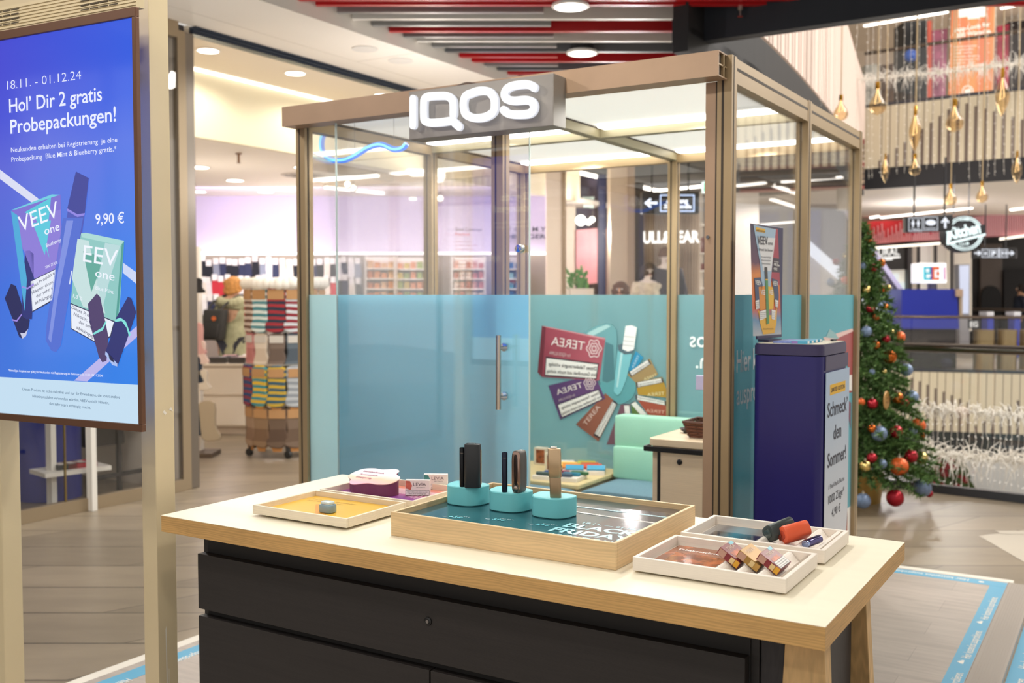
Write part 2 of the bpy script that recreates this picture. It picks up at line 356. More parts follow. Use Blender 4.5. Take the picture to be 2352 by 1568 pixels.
for k in range(9):
    y=5.50-k*.58
    g.text(t,(-.536,y-.50,z+.0005),(0,1,0),(-1,0,0),.036,w=.40,bold=.012)
    g.prism([(-.578,y-.56,z),(-.558,y-.60,z),(-.538,y-.56,z)],(0,0,.0004)) if 0 else None
    g.faces([(-.562,y-.575,z+.0005),(-.552,y-.575,z+.0005),(-.552,y-.53,z+.0005),(-.562,y-.53,z+.0005)],[[0,1,2,3]])
    g.faces([(-.578,y-.555,z+.0005),(-.562,y-.575,z+.0006),(-.562,y-.535,z+.0006)],[[0,1,2]])
    g.text(t,(-3.268,y-.10,z+.0005),(0,-1,0),(1,0,0),.040,w=.40,bold=.012)
    if k<4: g.text(t,(-.325,y-.9-.1,.0012),(0,1,0),(-1,0,0),.045,w=.46,bold=.012)
for k in range(5):
    x=-.70-k*.60; g.text(t,(x,5.675,z+.0005),(-1,0,0),(0,-1,0),.040,w=.42,bold=.012); g.lathe((x+.06,5.655,z+.0004),[(.014,0),(.0001,.0003)],10)
g.obj('blue_tape',None,plat,label='blue floor tape with white lettering')
# soffit of the shop row
white=m('#EDE6DC',.6,name='soffit_white')
struct(box('ceiling_soffit',-6.2,-5.25,-3,13.5,3.55,3.9,white))
G1=G()
for px,py in ((838,112),(920,139)): 
    c=P(px,py,z=3.55); o=T('ceiling_speaker','round white ceiling speaker in the white soffit, the '+('nearer' if px<900 else 'farther')+' of the two','speaker',(c.x,c.y,3.55))
    G().lathe(c,[(.11,-.006),(.11,.0),(.09,-.004)],24).obj('rim',m('#D8D4CE',.5),o); G().lathe(c+Vector((0,0,-.004)),[(.0001,0),(.088,-.001)],24).obj('grille',m('#C9C6C2',.6),o)
g=G(); g.box(-5.9,-5.895,-3,13,3.5485,3.5498); g.box(-5.90,-5.25,7.0,7.006,3.5485,3.5498); g.obj('seam_line',m('#CFC8BC',.7)).name='trim_1'; bpy.data.objects['trim_1']['kind']='structure'
# dark baffle ceiling
bc=P(1560,102,z=3.44); slabm=m('#3B3C42',.6,name='dark_ceiling')
dA=(P(2000,40,z=3.44)-bc); dA.z=0; dA.normalize(); eA=bc+dA*6
g=G(); pts=[(-5.25,-3),(-5.25,13.5),(bc.x-.55,13.5),(bc.x,bc.y),(eA.x,eA.y),(eA.x,-3)]
g.prism([(x,y,3.86) for x,y in pts],(0,0,.2)); struct(g.obj('ceiling_main',slabm))
navy=m('#23262F',.55,name='navy_bulkhead')
g=G(); g.prism([(bc.x,bc.y,3.44),(eA.x,eA.y,3.44),(eA.x,eA.y+.12,3.44),(bc.x,bc.y+.12,3.44)],(0,0,.55)); g.prism([(bc.x-.06,bc.y,3.44),(bc.x+.0,bc.y,3.44),(bc.x-.5,13.5,3.44),(bc.x-.62,13.5,3.44)],(0,0,.55))
o=struct(g.obj('ceiling_bulkhead',navy))
red=m('#B3161B',.35); bw=m('#D9D4CC',.35); bg_=m('#8E8D8B',.35,.3); bdk=m('#6A6A6C',.35,.3)
BF=[(685,1,2600,red),(726,13,2500,red),(775,30,1242,bg_),(810,45,1775,bw),(855,60,1260,bg_),(895,73.5,1565,red),(927,86,1267,bg_),(958,96,1553,bw),(993,108.5,1275,bg_),(1023,120,1583,bdk),(1055,132,1278,red),(1083,142.5,1605,red),(1113,152,1280,bg_),(1143,162,1560,bdk),(1165,171,1282,red),(1190,180,1600,bg_),(1215,188,1500,bdk)]
nm={id(red):('red','#1'),}
for i,(a,y,b,mt) in enumerate(BF):
    s=P(a,y,z=3.64); Z=(s-EYE).dot(FH); L=(b-a)*Z/FPX*1.0; s=P(a,y,z=3.64)
    cn='red' if mt is red else 'off-white' if mt is bw else 'grey' if mt is bg_ else 'dark grey'
    o=G().beam(s+Vector((0,0,.05)),s+RT*L+Vector((0,0,.05)),.05,.1).obj('ceiling_baffle',mt)
    ln='long' if b>1400 else 'short'
    ordn=['nearest','second','third','fourth','fifth','sixth','seventh','eighth','ninth','tenth','eleventh','twelfth','thirteenth','fourteenth','fifteenth','sixteenth','farthest'][i]
    tag(o,f'{ln} {cn} baffle under the dark ceiling, {ordn} counted from the camera side','ceiling baffle','baffles under the dark ceiling')
for px,py,w_ in ((1310,16,'nearer, at the top edge of the photo'),(1337,123,'farther, above the glass booth')):
    c=P(px,py,z=3.62); o=T('ceiling_light','round white ceiling light between the baffles, '+w_,'ceiling light',c)
    G().lathe(c,[(.135,.02),(.14,.0),(.118,-.004),(.118,.02)],28).obj('rim',m('#E8E4DE',.4),o); G().lathe(c+Vector((0,0,-.003)),[(.0001,-.006),(.09,-.004),(.117,.0)],28,).obj('diffuser',E('#FFF8EE',5),o)
    G().lathe(c,[(.1,.02),(.1,.24)],20).obj('housing',m('#2b2b2e',.6),o)
c=P(1700,28,z=3.6); o=T('sprinkler','small sprinkler head hanging from the dark ceiling above the booth','sprinkler',c)
G().lathe(c,[(.012,.26),(.012,.05),(.022,.045),(.022,.02),(.006,.01),(.006,-.03)],10).obj('pipe',m('#B9B5AE',.3,.8),o); G().lathe(c,[(.02,-.035),(.02,-.03)],10).obj('deflector',m('#A33',.4) if 0 else m('#993A33',.4),o)
# ---------------------------------------------------------------- booth
booth=T('glass_booth','champagne framed glass demonstration booth with turquoise frosted lower panes','booth',(-2.19,4.34,.03))
def post(x,y,z0=.03,z1=HT,s=.052,name='post'):
    g=G().use(tan); h=s/2; g.box(x-h,x+h,y-h,y+h,z0,z1); g.use(tand)
    for a in (-.006,):
        g.box(x+a-.004,x+a+.004,y-h-.0008,y+h+.0008,z0,z1-.002); g.box(x-h-.0008,x+h+.0008,y+a-.004,y+a+.004,z0,z1-.002)
    return g.obj(name,None,booth)
h=.026
for x,y in ((UL+h,VF+h),(UR-h,VF+h),(UL+h,VB-h),(UR-h,VB-h),(-2.135,VF+h),(-2.19,VB-h),(UL+h,4.345),(UR-h,4.345)):
    post(x,y,z1=HT-.09 if (x,y)==(-2.135,VF+h) else HT)
# second jamb beside the front right post
g=G().use(tanr); g.box(UR-.055-.040,UR-.055,VF+.004,VF+.046,.03,HT-.085); g.use(tand); g.box(UR-.058,UR-.052,VF+.002,VF+.04,.03,HT-.085); g.obj('door_jamb',None,booth)
g=G().use(m('#77787c',.3,.9)); g.lathe((UR-.082,VF+.003,1.70),[(.006,-.006),(.006,.006)],10,M=Matrix.Rotation(math.pi/2,3,'X')); g.obj('screw',None,booth,label='small steel screw')
def rail(x0,x1,y0,y1,z1,hh=.085,name='top_rail',inner=False):
    g=G().use(greige if inner else tan); g.box(x0,x1,y0,y1,z1-hh,z1); g.use(tand); mz=z1-hh*.42; e=.0009
    if x1-x0>y1-y0: g.box(x0+.006,x1-.006,y0-e,y1+e,mz-.005,mz+.005)
    else: g.box(x0-e,x1+e,y0+.006,y1-.006,mz-.005,mz+.005)
    return g.obj(name,None,booth)
for y0,y1 in ((VF+.052,4.345-.026),(4.345+.026,VB-.052)):
    rail(UR-.05,UR-.002,y0,y1,HT-.004); rail(UL+.002,UL+.05,y0,y1,HT-.004)
for x0,x1 in ((UL+.052,-2.19-.026),(-2.19+.026,UR-.052)):
    rail(x0,x1,VB-.05,VB-.002,HT-.004); rail(x0,x1,VF+.004,VF+.05,HT-.004,hh=.07)
rail(-2.215,-2.165,VF+.05,VB-.05,HT-.004,hh=.075,name='ceiling_beam',inner=True)
rail(UL+.052,-2.216,4.32,4.37,HT-.004,hh=.075,name='ceiling_beam',inner=True); rail(-2.164,UR-.052,4.32,4.37,HT-.004,hh=.075,name='ceiling_beam',inner=True)
# luminous fabric ceiling panels with LED strips
fab=bpy.data.materials.new('lit_fabric'); fab.use_nodes=True; b=fab.node_tree.nodes['Principled BSDF']; b.inputs['Base Color'].default_value=lin('#F1EEE6'); b.inputs['Roughness'].default_value=.8; b.inputs['Emission Color'].default_value=lin('#F6F3EA'); b.inputs['Emission Strength'].default_value=.62
for x0,x1 in ((UL+.052,-2.216),(-2.164,UR-.052)):
    for y0,y1 in ((VF+.052,4.319),(4.371,VB-.052)):
        p_=box('ceiling_panel',x0,x1,y0,y1,HT-.032,HT-.022,fab,booth,label='backlit white fabric panel')
        box('light_strip',x0+.03,x1-.03,y1-.085,y1-.01,HT-.046,HT-.0325,E('#FFFBF2',6),p_)
# front fascia (open channel at its right end)
g=G().use(tanr); z0,z1=2.232,HT
g.box(UL,-1.205,3.285,3.289,z0,z1); g.box(UL,-1.205,3.289,3.368,z1-.004,z1); g.box(UL,-1.205,3.289,3.368,z0,z0+.004); g.box(UL,UL+.003,3.289,3.368,z0,z1); 
g.use(tand); g.box(-1.26,-1.215,3.292,3.36,z0+.006,z1-.006); g.use(tan); g.box(-1.24,-1.206,3.335,3.345,z0+.004,z1-.004); g.box(-1.24,-1.206,3.29,3.368,2.27,2.275)
g.obj('fascia',None,booth,label='brown sliding door fascia')
# glass panes with film
FILM=film('turquoise_film','#B2DCE0',.45); FILM4=film('inner_door_film','#E0F6F8',.6); FILM3=film('outer_film','#8CCAD4',.4); FILM2=film('door_film','#C4F0FC',.5,clear=.05)
def pane(x0,x1,y0,y1,z0,z1,name='glass_pane'): return box(name,x0,x1,y0,y1,z0,z1,GL,booth)
pn=pane(UL+.052,-2.162,VF+.02,VF+.028,.05,2.24); box('frosted_film',UL+.052,-2.162,VF+.0185,VF+.0195,.09,1.5,FILM4,pn)
for a,b_ in ((UL+.052,-2.217),(-2.163,UR-.052)):
    pn=pane(a,b_,VB-.03,VB-.022,.05,2.23); box('frosted_film',a,b_,VB-.0205,VB-.0195,.05,1.5,FILM,pn)
for x in (UR-.03,UL+.022):
    for a,b_ in ((VF+.053,4.318),(4.372,VB-.053)):
        pn=pane(x,x+.008,a,b_,.05,2.23); xf=x+.0095 if x>-2 else x-.0015
        box('frosted_film',xf,xf+.001,a,b_,.43,1.5,FILM3 if x>-2 else FILM,pn)
        if x>-2: box('white_film',xf,xf+.001,a,b_,.05,.43,m('#E2DED6',.5),pn)
for x0,x1,y0,y1 in ((UL+.052,-2.162,VF+.01,VF+.04),(UL+.052,-2.217,VB-.04,VB-.01),(-2.163,UR-.052,VB-.04,VB-.01),(UR-.042,UR-.01,VF+.053,4.318),(UR-.042,UR-.01,4.372,VB-.053),(UL+.01,UL+.042,VF+.053,4.318),(UL+.01,UL+.042,4.372,VB-.053)):
    box('bottom_rail',x0,x1,y0,y1,.03,.05,tan,booth)
# sliding door
xl=P(772,600,y=3.33).x; xr=P(1215,600,y=3.33).x
door=T('sliding_door','frosted turquoise glass sliding door with a long steel bar handle','door',((xl+xr)/2,3.335,.04))
box('glass_leaf',xl,xr,3.330,3.340,.04,2.236,glass('door_glass',fac=.095),door); box('frosted_film',xl,xr,3.3405,3.3415,.05,1.5,FILM2,door)
g=G().use(m('#DCEFEA',.1,spec=.8)); g.box(xl-.0004,xl+.0012,3.3295,3.3405,.04,2.236); g.box(xr-.0012,xr+.0006,3.3295,3.3405,.04,2.236); g.obj('edge_highlight',None,door)  # pale strips put the highlight on the glass edges into colour
ss=m('#C9BDB2',.22,1,name='brushed_steel'); ch=m('#D5D5D8',.08,1,name='chrome')
a=P(1145,770,y=3.27);b_=P(1145,940,y=3.27); hp=G().tube([a,b_],.0098,16).obj('bar_handle',ss,door,smooth=True)
for z,py in ((a.z-.045,797),(b_.z+.05,909)):
    c=P(1160,py,y=3.33); G().tube([(a.x,3.27,c.z),(a.x+.02,3.29,c.z),(c.x,3.329,c.z)],.006,12).obj('standoff',ch,hp,smooth=True); G().lathe((c.x,3.322,c.z),[(.0001,-.004),(.016,-.002),(.016,.008)],18,M=Matrix.Rotation(-math.pi/2,3,'X')).obj('rosette',ch,hp,smooth=True)
c=P(1195,571,y=3.32); g=G(); g.lathe(c,[(.0001,-.02),(.014,-.018),(.016,-.004),(.016,.009)],20,M=Matrix.Rotation(-math.pi/2,3,'X')).obj('lock_knob',ch,door,smooth=True)
# printed poster fixed inside the left wall pane
PLW=PL((UL+.05,4.8,1.6),(1,0,0))
def sheet(x0,y0,x1,y1): 
    a=PLW.p(x0,y0);b_=PLW.p(x1,y1); return a,b_
g=G().use(m('#2F2A2C',.6)); g.tp(PLW,'Good Conversion',(1045,530),(1106,531),9,off=.003); g.use(m('#B7443B',.6)); g.tp(PLW,'Practices',(1045,541),(1078,541),8,off=.003)
g.use(m('#9a6a60',.6))
for k in range(14): g.tp(PLW,'Gute Gespraeche respektvoll und offen fuehren'[:30+(k*7)%14],(1046,556+k*8.6),(1082+(k*13)%22,556+k*8.6),3.4,off=.003)
o=g.obj('printed_notice',None,booth,label='small notice with red and black print on the left wall pane')
# lettering on the right wall, mirrored print on the back wall
PR=PL((UR-.019,4,1),(1,0,0)); PB=PL((-2,VB-.0315,1),(0,-1,0)); wtx=m('#F4F7F6',.6,name='white_vinyl')
def wline(t,pl,px,py,hpx,rt,al='l',name='white_lettering'):
    A=pl.p(px,py,.001); U=pl.p(px,py-hpx,.001)-A
    G().use(wtx).text(t,A,rt,(0,0,1),U.length,bold=.012,al=al).obj(name,None,booth,label='white lettering "%s"'%t)
wline('Hier kostenlos',PR,1691,855,53,(0,.78,0)); wline('ausprobieren.',PR,1691,930,50,(0,.78,0))
wline('Hier kostenlos',PB,1584,796,37,(-.9,0,0),'r','mirrored_lettering'); wline('ausprobieren.',PB,1598,845,37,(-.9,0,0),'r','mirrored_lettering')
# graphics on the back wall: coordinates in a crop at (1180,660) scale 2.8
def K(pts,ox=1180,oy=660,s=2.8): return [(ox+x/s,oy+y/s) for x,y in pts]
def pack(g,q,c,cs,band=(.60,.93),lay=0.001,txt='TEREA',flip=True,inset=.06,cap=True):
    """q: TL,TR,BR,BL crop px of a pack face; mirrored print"""
    q=[Vector((x,y)) for x,y in q]
    def uv(u,v): a=q[0].lerp(q[1],u); b=q[3].lerp(q[2],u); r=a.lerp(b,v); return (r.x,r.y)
    g.use(c); g.poly(PB,K([uv(0,0),uv(1,0),uv(1,1),uv(0,1)]),lay)
    g.use(m('#37313A',.6)); g.poly(PB,K([uv(inset-.015,band[0]-.03),uv(1-inset+.015,band[0]-.03),uv(1-inset+.015,band[1]+.03),uv(inset-.015,band[1]+.03)]),lay+.0005)
    g.use(m('#E9E6E0',.6)); g.poly(PB,K([uv(inset,band[0]),uv(1-inset,band[0]),uv(1-inset,band[1]),uv(inset,band[1])]),lay+.001)
    def tx(t,u0,u1,v,hh,mt,bold=0):
        g.use(mt); A=PB.p(*K([uv(u0,v)])[0],lay+.002); B=PB.p(*K([uv(u1,v)])[0],lay+.002); U=PB.p(*K([uv(u0,v-hh)])[0],lay+.002)-A
        g.text(t,A,(B-A).normalized(),U.normalized(),U.length,w=(B-A).length,bold=bold)
    mid=(band[0]+band[1])/2; hb=(band[1]-band[0])*.27; dk=m('#2b2628',.6)
    tx('Dieses Tabakerzeugnis schädigt',.93,.10,mid-hb*.25,hb,dk,.01); tx('Ihre Gesundheit und macht süchtig.',.95,.07,mid+hb*1.35,hb,dk,.01)
    tx(txt,.68,.12,band[0]*.55,band[0]*.33,m('#E4D9D4',.6)); tx('for IQOS ILUMA',.46,.10,band[0]*.86,band[0]*.12,m('#CDBDBA',.6))
    ctr=uv(.84,band[0]*.42); g.use(m('#E4D0CF',.6)); R=(q[1]-q[0]).length*.11
    for rr in (1,.62,.3):
        pts=[PB.p(*K([(ctr[0]+(R*rr*(1+.12*math.cos(6*a)))*math.cos(a),ctr[1]+(R*rr*(1+.12*math.cos(6*a)))*math.sin(a)*1.25)])[0],lay+.0015) for a in [2*math.pi*k/36 for k in range(36)]]
        g.stroke(pts,.006*R/45,.0003,PB.n,None,None,closed=True)
rp=m('#8E3A4A',.4,tex='ramp',c2='#B7606C',axis=0,a=.1,z=.9,nz=.3); 
g=G()
g.use(m('#5E9FA5',.5)); g.poly(PB,K([(785+math.cos(2*math.pi*k/32)*115-115,635+math.sin(2*math.pi*k/32)*115) for k in range(32)]),.0006)
g.use(m('#6FA3A8',.3)); g.poly(PB,K([(450,290),(520,250),(590,230),(630,235),(660,270),(665,330),(650,590),(600,615),(555,600),(520,420)]),.0008)
g.use(m('#A9CFCE',.3)); g.poly(PB,K([(470,295),(540,258),(600,238),(625,250),(560,285),(500,315)]),.0012)
g.use(m('#4F7D85',.5)); g.poly(PB,K([(590,350),(640,370),(650,590),(600,612),(570,600)]),.0012)
g.use(m('#2F8FB8',.5)); g.poly(PB,K([(785,408),(835,450),(770,550),(735,530)]),.001)
fan=[([(875,455),(930,560),(800,625),(730,560)],'#A58A5E'),([(955,575),(1000,710),(800,690),(785,610)],'#B58E35'),([(985,740),(985,830),(870,825),(780,700)],'#A9523F'),([(780,735),(860,825),(760,820),(755,745)],'#5E7A3F'),([(690,750),(750,750),(755,1010),(598,1010)],'#7A5560')]
for q,cc in fan:
    g.use(m(cc,.4)); g.poly(PB,K(q),.0014)
def band(a,b,c,d): g.use(m('#37313A',.6)); g.poly(PB,K([a,b,c,d]),.0018); v=[Vector(x) for x in (a,b,c,d)]; ce=sum(v,Vector((0,0)))/4; g.use(m('#E9E6E0',.6)); g.poly(PB,K([tuple(ce+(x-ce)*.9) for x in v]),.0022)
band((740,545),(865,460),(885,490),(755,575)); band((788,610),(955,580),(965,610),(792,645)); band((785,690),(980,730),(982,760),(785,720)); band((750,745),(780,728),(865,820),(820,825)); band((708,755),(745,755),(752,820),(715,820))
def tline(t,a,b,hh,c='#4a4448',off=.003,bold=0): g.use(m(c,.6)); g.tp(PB,t,K([a])[0],K([b])[0],hh,off=off,bold=bold)
for a,b in (((878,480),(752,560)),((880,492),(758,572))): tline('macht süchtig Gesundheit',a,b,3.4)
for a,b in (((958,600),(795,628)),((960,612),(795,640))): tline('Dieses Tabakerzeugnis',a,b,3.2)
for a,b in (((975,745),(792,708)),): tline('Dieses Tabakerzeugnis',a,b,3.4)
tline('TEREA',(972,690),(860,700),8,'#E8D9A8'); tline('TEREA',(972,812),(850,800),8,'#E3B9A8'); tline('TEREA',(925,570),(840,600),7,'#E8D9A8'); tline('TEREA',(812,440),(770,520),6,'#BFE0EE')
# packs
pack(g,[(205,250),(590,335),(550,598),(182,575)],rp,None,band=(.62,.95),lay=.003)
g.use(m('#6E2B38',.5)); g.poly(PB,K([(182,245),(207,252),(183,576),(155,545)]),.003)
g.use(m('#C98A90',.5)); g.poly(PB,K([(182,245),(590,325),(590,337),(205,254)]),.0032)
pack(g,[(222,630),(520,560),(590,715),(300,850)],m('#4B3560',.4,tex='ramp',c2='#6E4A78',axis=0,nz=.3),None,band=(.60,.95),lay=.002)
pack(g,[(400,870),(585,680),(668,740),(545,990)],m('#5B3535',.4,tex='ramp',c2='#A8684F',axis=0,nz=.3),None,band=(.55,.9),lay=.0016) if 0 else None
g.use(m('#5B3535',.4,tex='ramp',c2='#A8684F',axis=0,nz=.3)); g.poly(PB,K([(400,880),(590,680),(668,745),(545,990)]),.0017); band((512,950),(640,722),(668,742),(550,972)); tline('Dieses Tabakerzeugnis',(530,945),(640,745),4); tline('Gesundheit und macht',(543,955),(655,752),4); tline('TEREA',(465,890),(560,770),11,'#D9C0B6')
# glass stick in the centre
g.use(m('#7FC1C9',.2)); g.poly(PB,K([(672,385),(770,400),(725,590),(690,680),(668,692),(645,670),(652,590)]),.0045)
g.use(m('#B9E0E2',.2)); g.poly(PB,K([(690,420),(705,420),(672,640),(662,640)]),.005)
g.use(m('#5C6F78',.3)); g.poly(PB,K([(672,370),(700,360),(760,372),(780,395),(765,425),(715,430),(675,405)]),.005)
g.use(m('#EFEDEA',.5)); g.poly(PB,K([(722,248),(760,242),(795,258),(775,400),(735,412),(700,395)]),.0055)
for k in range(3): g.use(m('#C9C9C8',.5)); y=310+k*28; g.poly(PB,K([(712-k*4,y),(780-k*4,y+8),(779-k*4,y+13),(711-k*4,y+6)]),.006)
g.obj('printed_graphic',None,booth,label='print of a fan of packs around a glass stick')
# part of the same print on the right wall, second bay
g=G().use(m('#A5484A',.4)); g.poly(PR,[(1897,787),(1960,757),(1957,900),(1950,902),(1948,842)],.001); g.use(m('#E7C6BE',.5)); g.poly(PR,[(1890,775),(1958,754),(1960,760),(1898,788)],.0012)
g.use(m('#E9E6E0',.6)); g.poly(PR,[(1948,862),(1956,860),(1956,897),(1948,896)],.0016); g.use(m('#86B9BC',.3)); g.poly(PR,[(1896,775),(1905,755),(1918,765),(1926,778)],.0014)
g.use(m('#7A3B55',.4)); g.poly(PR,[(1949,920),(1954,925),(1953,985),(1949,960)],.001); g.obj('printed_graphic',None,booth,label='red pack print on the right wall film')
# ---------------------------------------------------------------- illuminated sign on the fascia
PS=PL((0,3.19,0),(0,-1,0)); a=PS.p(939,211); b_=PS.p(939,321); c=PS.p(1271,167); x0,x1,z0,z1=a.x,c.x,b_.z,c.z-.001
sg=T('illuminated_sign','grey box sign with glowing white IQOS letters above the booth front','sign',((x0+x1)/2,3.24,z0))
box('sign_box',x0,x1,3.19,3.283,z0,z1,m('#8F8982',.4,.3,name='sign_grey'),sg,bevel=.002)
def Q(pts): return [PS.p(680+x/2.613,100+y/2.613,.012) for x,y in pts]
lm=E('#FFFFFF',1.15); ls=E('#F4F6FF',.8)
def letter(nm,pts,wd,closed=False,k=7):
    q=smoothpath(Q(pts),k,closed); g=G().use(ls); g.stroke([p-PS.n*.0 for p in q],wd,.014,PS.n,None,None,closed); g.use(lm); g.stroke([p+PS.n*.014 for p in q],wd*.98,.0035,PS.n,None,None,closed); g.obj('letter',None,sg,label='glowing letter '+nm)
wd=.0295
letter('I',[(726,338),(726,497)],wd)
letter('Q',[(967,432),(967,375),(960,345),(930,322),(880,320),(820,324),(795,338),(790,365),(790,440),(796,468),(825,480),(890,478),(955,470),(975,482),(1000,505)],wd)
letter('O',[(1075,305),(1110,293),(1150,290),(1185,300),(1210,335),(1214,380),(1206,415),(1175,440),(1130,452),(1080,450),(1042,430),(1028,390),(1030,345),(1045,318)],wd,True)
letter('S',[(1450,272),(1425,256),(1385,252),(1320,262),(1285,282),(1273,312),(1287,340),(1330,350),(1400,346),(1435,356),(1450,385),(1438,415),(1405,430),(1330,432),(1290,424),(1268,405)],wd)
for k in range(5):
    pass
light('sign_letter_glow',((x0+x1)/2,3.05,(z0+z1)/2),.5,.12,(1,1,1),aim=((x0+x1)/2,3.2,(z0+z1)/2),sy=.1)
g=G(); q=[PS.p(x,y,-.04) for x,y in ((1010,203),(1040,192),(1060,186),(1090,188),(1130,181),(1160,178))]; g.tube(smoothpath(q,4),.004,6); g.obj('cable',m('#6B5B52',.5),sg,smooth=True)
# blue reflection in the glass, built as a glowing tube inside the booth
nt_=[(735,300),(742,285),(770,278)]
P2=PL((0,3.62,0),(0,-1,0)); q=[(770,292),(748,302),(739,328),(744,352),(762,366),(790,368),(815,358),(845,340),(875,332),(905,343),(925,340),(934,330)]
o=T('reflection_tube','blue reflection curve built as a glowing tube at the upper left of the booth','reflection',P2.p(790,368)); G().tube(smoothpath([P2.p(*x) for x in q],5),.013,8).obj('outer_glow',E('#3E7BE8',1.6),o,smooth=True); G().tube(smoothpath([P2.p(x,y,.0115) for x,y in q],5),.006,6).obj('inner_glow',E('#8CEBFF',1.7),o,smooth=True)
for q_ in ((815,358),(905,343)): a=P2.p(*q_); G().tube([a,(a.x,a.y,HT-.033)],.001,4).obj('wire',m('#888888'),o)  # added wires that carry the reflection curve
# ---------------------------------------------------------------- table in front
tbl=T('display_table','light oak topped display table with a black drawer cabinet and splayed wooden legs','table',(-1.36,2.21,.03))
oakT=m('#F1E8D0',.42,tex='wood',sc=(.5,3,3),amp=.018,name='oak_top_lit'); oakE=m('#D2A566',.5,tex='wood',sc=(1.5,1.5,12),amp=.16,name='oak_edge'); oakL=m('#DAB27A',.5,tex='wood',sc=(9,9,.9),amp=.16,name='oak_leg')  # strong overhead light is put into the pale top colour
g=G().use(oakT); g.box(-2.252,-.464,1.842,2.585,.8985,.900); g.use(oakE); g.box(-2.252,-.464,1.842,2.585,.855,.8985); g.obj('tabletop',None,tbl,bevel=.0012)
blk=m('#26211F',.5,tex='wood',sc=(1.2,3,30),amp=.18,name='black_oak'); blk2=m('#191615',.6,name='black_inner')
g=G().use(blk); g.box(-2.185,-.613,1.93,2.50,.12,.8545); g.use(blk2); g.box(-2.165,-.63,1.925,1.93,.13,.8540); g.obj('cabinet_body',None,tbl,bevel=.001)
g=G().use(m('#2E2A2B',.5,tex='wood',sc=(20,20,1),amp=.2)); g.box(-.612,-.563,1.932,2.48,.06,.8545); g.obj('side_panel',None,tbl,bevel=.003,label='black upright side panel')
d1=box('drawer',-2.176,-.632,1.90,1.9245,.640,.792,blk,tbl,bevel=.001)
g=G().use(m('#141314',.35)); M90=Matrix.Rotation(math.pi/2,3,'X'); g.lathe((-1.395,1.9,.7365),[(.0001,.004),(.0055,.004),(.0065,.0045),(.010,.0028),(.0105,0)],20,M=M90); g.use(m('#8f8b88',.3,.9)); g.lathe((-1.395,1.8955,.7365),[(.0001,.0004),(.0042,.0003),(.0046,-.001)],14,M=M90); g.obj('drawer_lock',None,d1,smooth=True)
box('cabinet_door',-2.176,-1.393,1.90,1.9245,.10,.620,blk,tbl,bevel=.001); box('cabinet_door',-1.389,-.632,1.90,1.9245,.10,.620,blk,tbl,bevel=.001)
def leg(x,y,sx,mirror=1):
    w0,w1=.073,.135; t=.045
    top=[(x,y,.8549),(x+w0,y,.8549),(x+w0,y+t,.8549),(x,y+t,.8549)]; bot=[(x-.035,y-.02*mirror,.03),(x+w0+.045,y-.02*mirror,.03),(x+w0+.045,y-.02*mirror+t,.03),(x-.035,y-.02*mirror+t,.03)]
    G().hexa([Vector(p) for p in bot],[Vector(p) for p in top]).obj('leg',oakL,tbl,bevel=.002)
leg(-.5605,1.925,1); leg(-.612,2.495,1,-1)
for x,y in ((-2.245,1.98),(-2.245,2.49)):
    top=[(x,y,.8549),(x+.055,y,.8549),(x+.055,y+.045,.8549),(x,y+.045,.8549)]; G().hexa([Vector((a+.0,b,.03)) for a,b,c in top],[Vector(p) for p in top]).obj('leg',oakL,tbl,bevel=.002) if 0 else None
# trays ---------------------------------------------------------------
beech=m('#E6D8C0',.5,tex='wood',sc=(1.5,10,14),amp=.06,name='pale_beech'); beechE=m('#D7B795',.5,tex='wood',sc=(1.5,1.5,14),amp=.07,name='beech_side'); cream=m('#EAE0D4',.55,tex='wood',sc=(2,2,16),amp=.03,name='cream_wood')
acry=glass('acrylic',fac=.06)
def tray(name,label,cat_,x0,x1,y0,y1,h,t,mt,floorz,insert,mt2=None,foot=.006):
    o=T(name,label,'tray',((x0+x1)/2,(y0+y1)/2,.9002)); z0=.9002+foot; z1=.9002+h
    g=G().use(mt); g.box(x0,x1,y0,y0+t,z0,z1); g.box(x0,x1,y1-t,y1,z0,z1); g.box(x0,x0+t,y0+t,y1-t,z0,z1); g.box(x1-t,x1,y0+t,y1-t,z0,z1); g.box(x0+t,x1-t,y0+t,y1-t,z0,floorz-.0015)
    g.obj('frame',None,o,bevel=.0012)
    if foot: box('base',x0+.02,x1-.02,y0+.02,y1-.02,.9002,z0,m('#3a2d22',.7),o)
    return o
tA=tray('display_tray','small pale wooden tray with a yellow insert, front left on the table','',-2.032,-1.700,1.966,2.216,.030,.008,beech,.915,0)
tA['category']='tray'
ye=m('#E3B23A',.35,name='yellow_print'); x0,x1,y0,y1=-2.024,-1.708,1.974,2.208
ins=G().use(ye).box(x0,x1,y0,y1,.9135,.915).obj('insert',None,tA)
def TZ(z): return PL((0,0,z),(0,0,1))
Pz=TZ(.9152)
g=G().use(m('#D9952E',.35)); g.poly(Pz,[(725,1158),(750,1156),(748,1190),(722,1186)],.0002); g.use(m('#F2DC8A',.4)); g.poly(Pz,[(640,1163),(700,1148),(800,1178),(745,1186)],.0002) if 0 else None
g.obj('print_patch',None,ins)
g=G().use(m('#8A6A2A',.5)); 
def flat(g,t,x,y,z,h,w=None,bold=0,rt=(1,0,0),up=(0,1,0),al='l',ital=0): return g.text(t,(x,y,z),rt,up,h,w=w,bold=bold,al=al,ital=ital)
flat(g,'Die neue Art zu genießen',-2.00,2.165,.9155,.010,w=.16); flat(g,'Jetzt hier entdecken',-2.00,2.145,.9155,.009,w=.13); g.obj('lettering',None,ins)
g=G().use(m('#EFEDE8',.35)); g.box(-1.885,-1.86,2.09,2.125,.9155,.924); 
o=T('sample_holder','clear and grey heated stick sample standing in the yellow tray','sample',(-1.842,2.055,.9154)); 
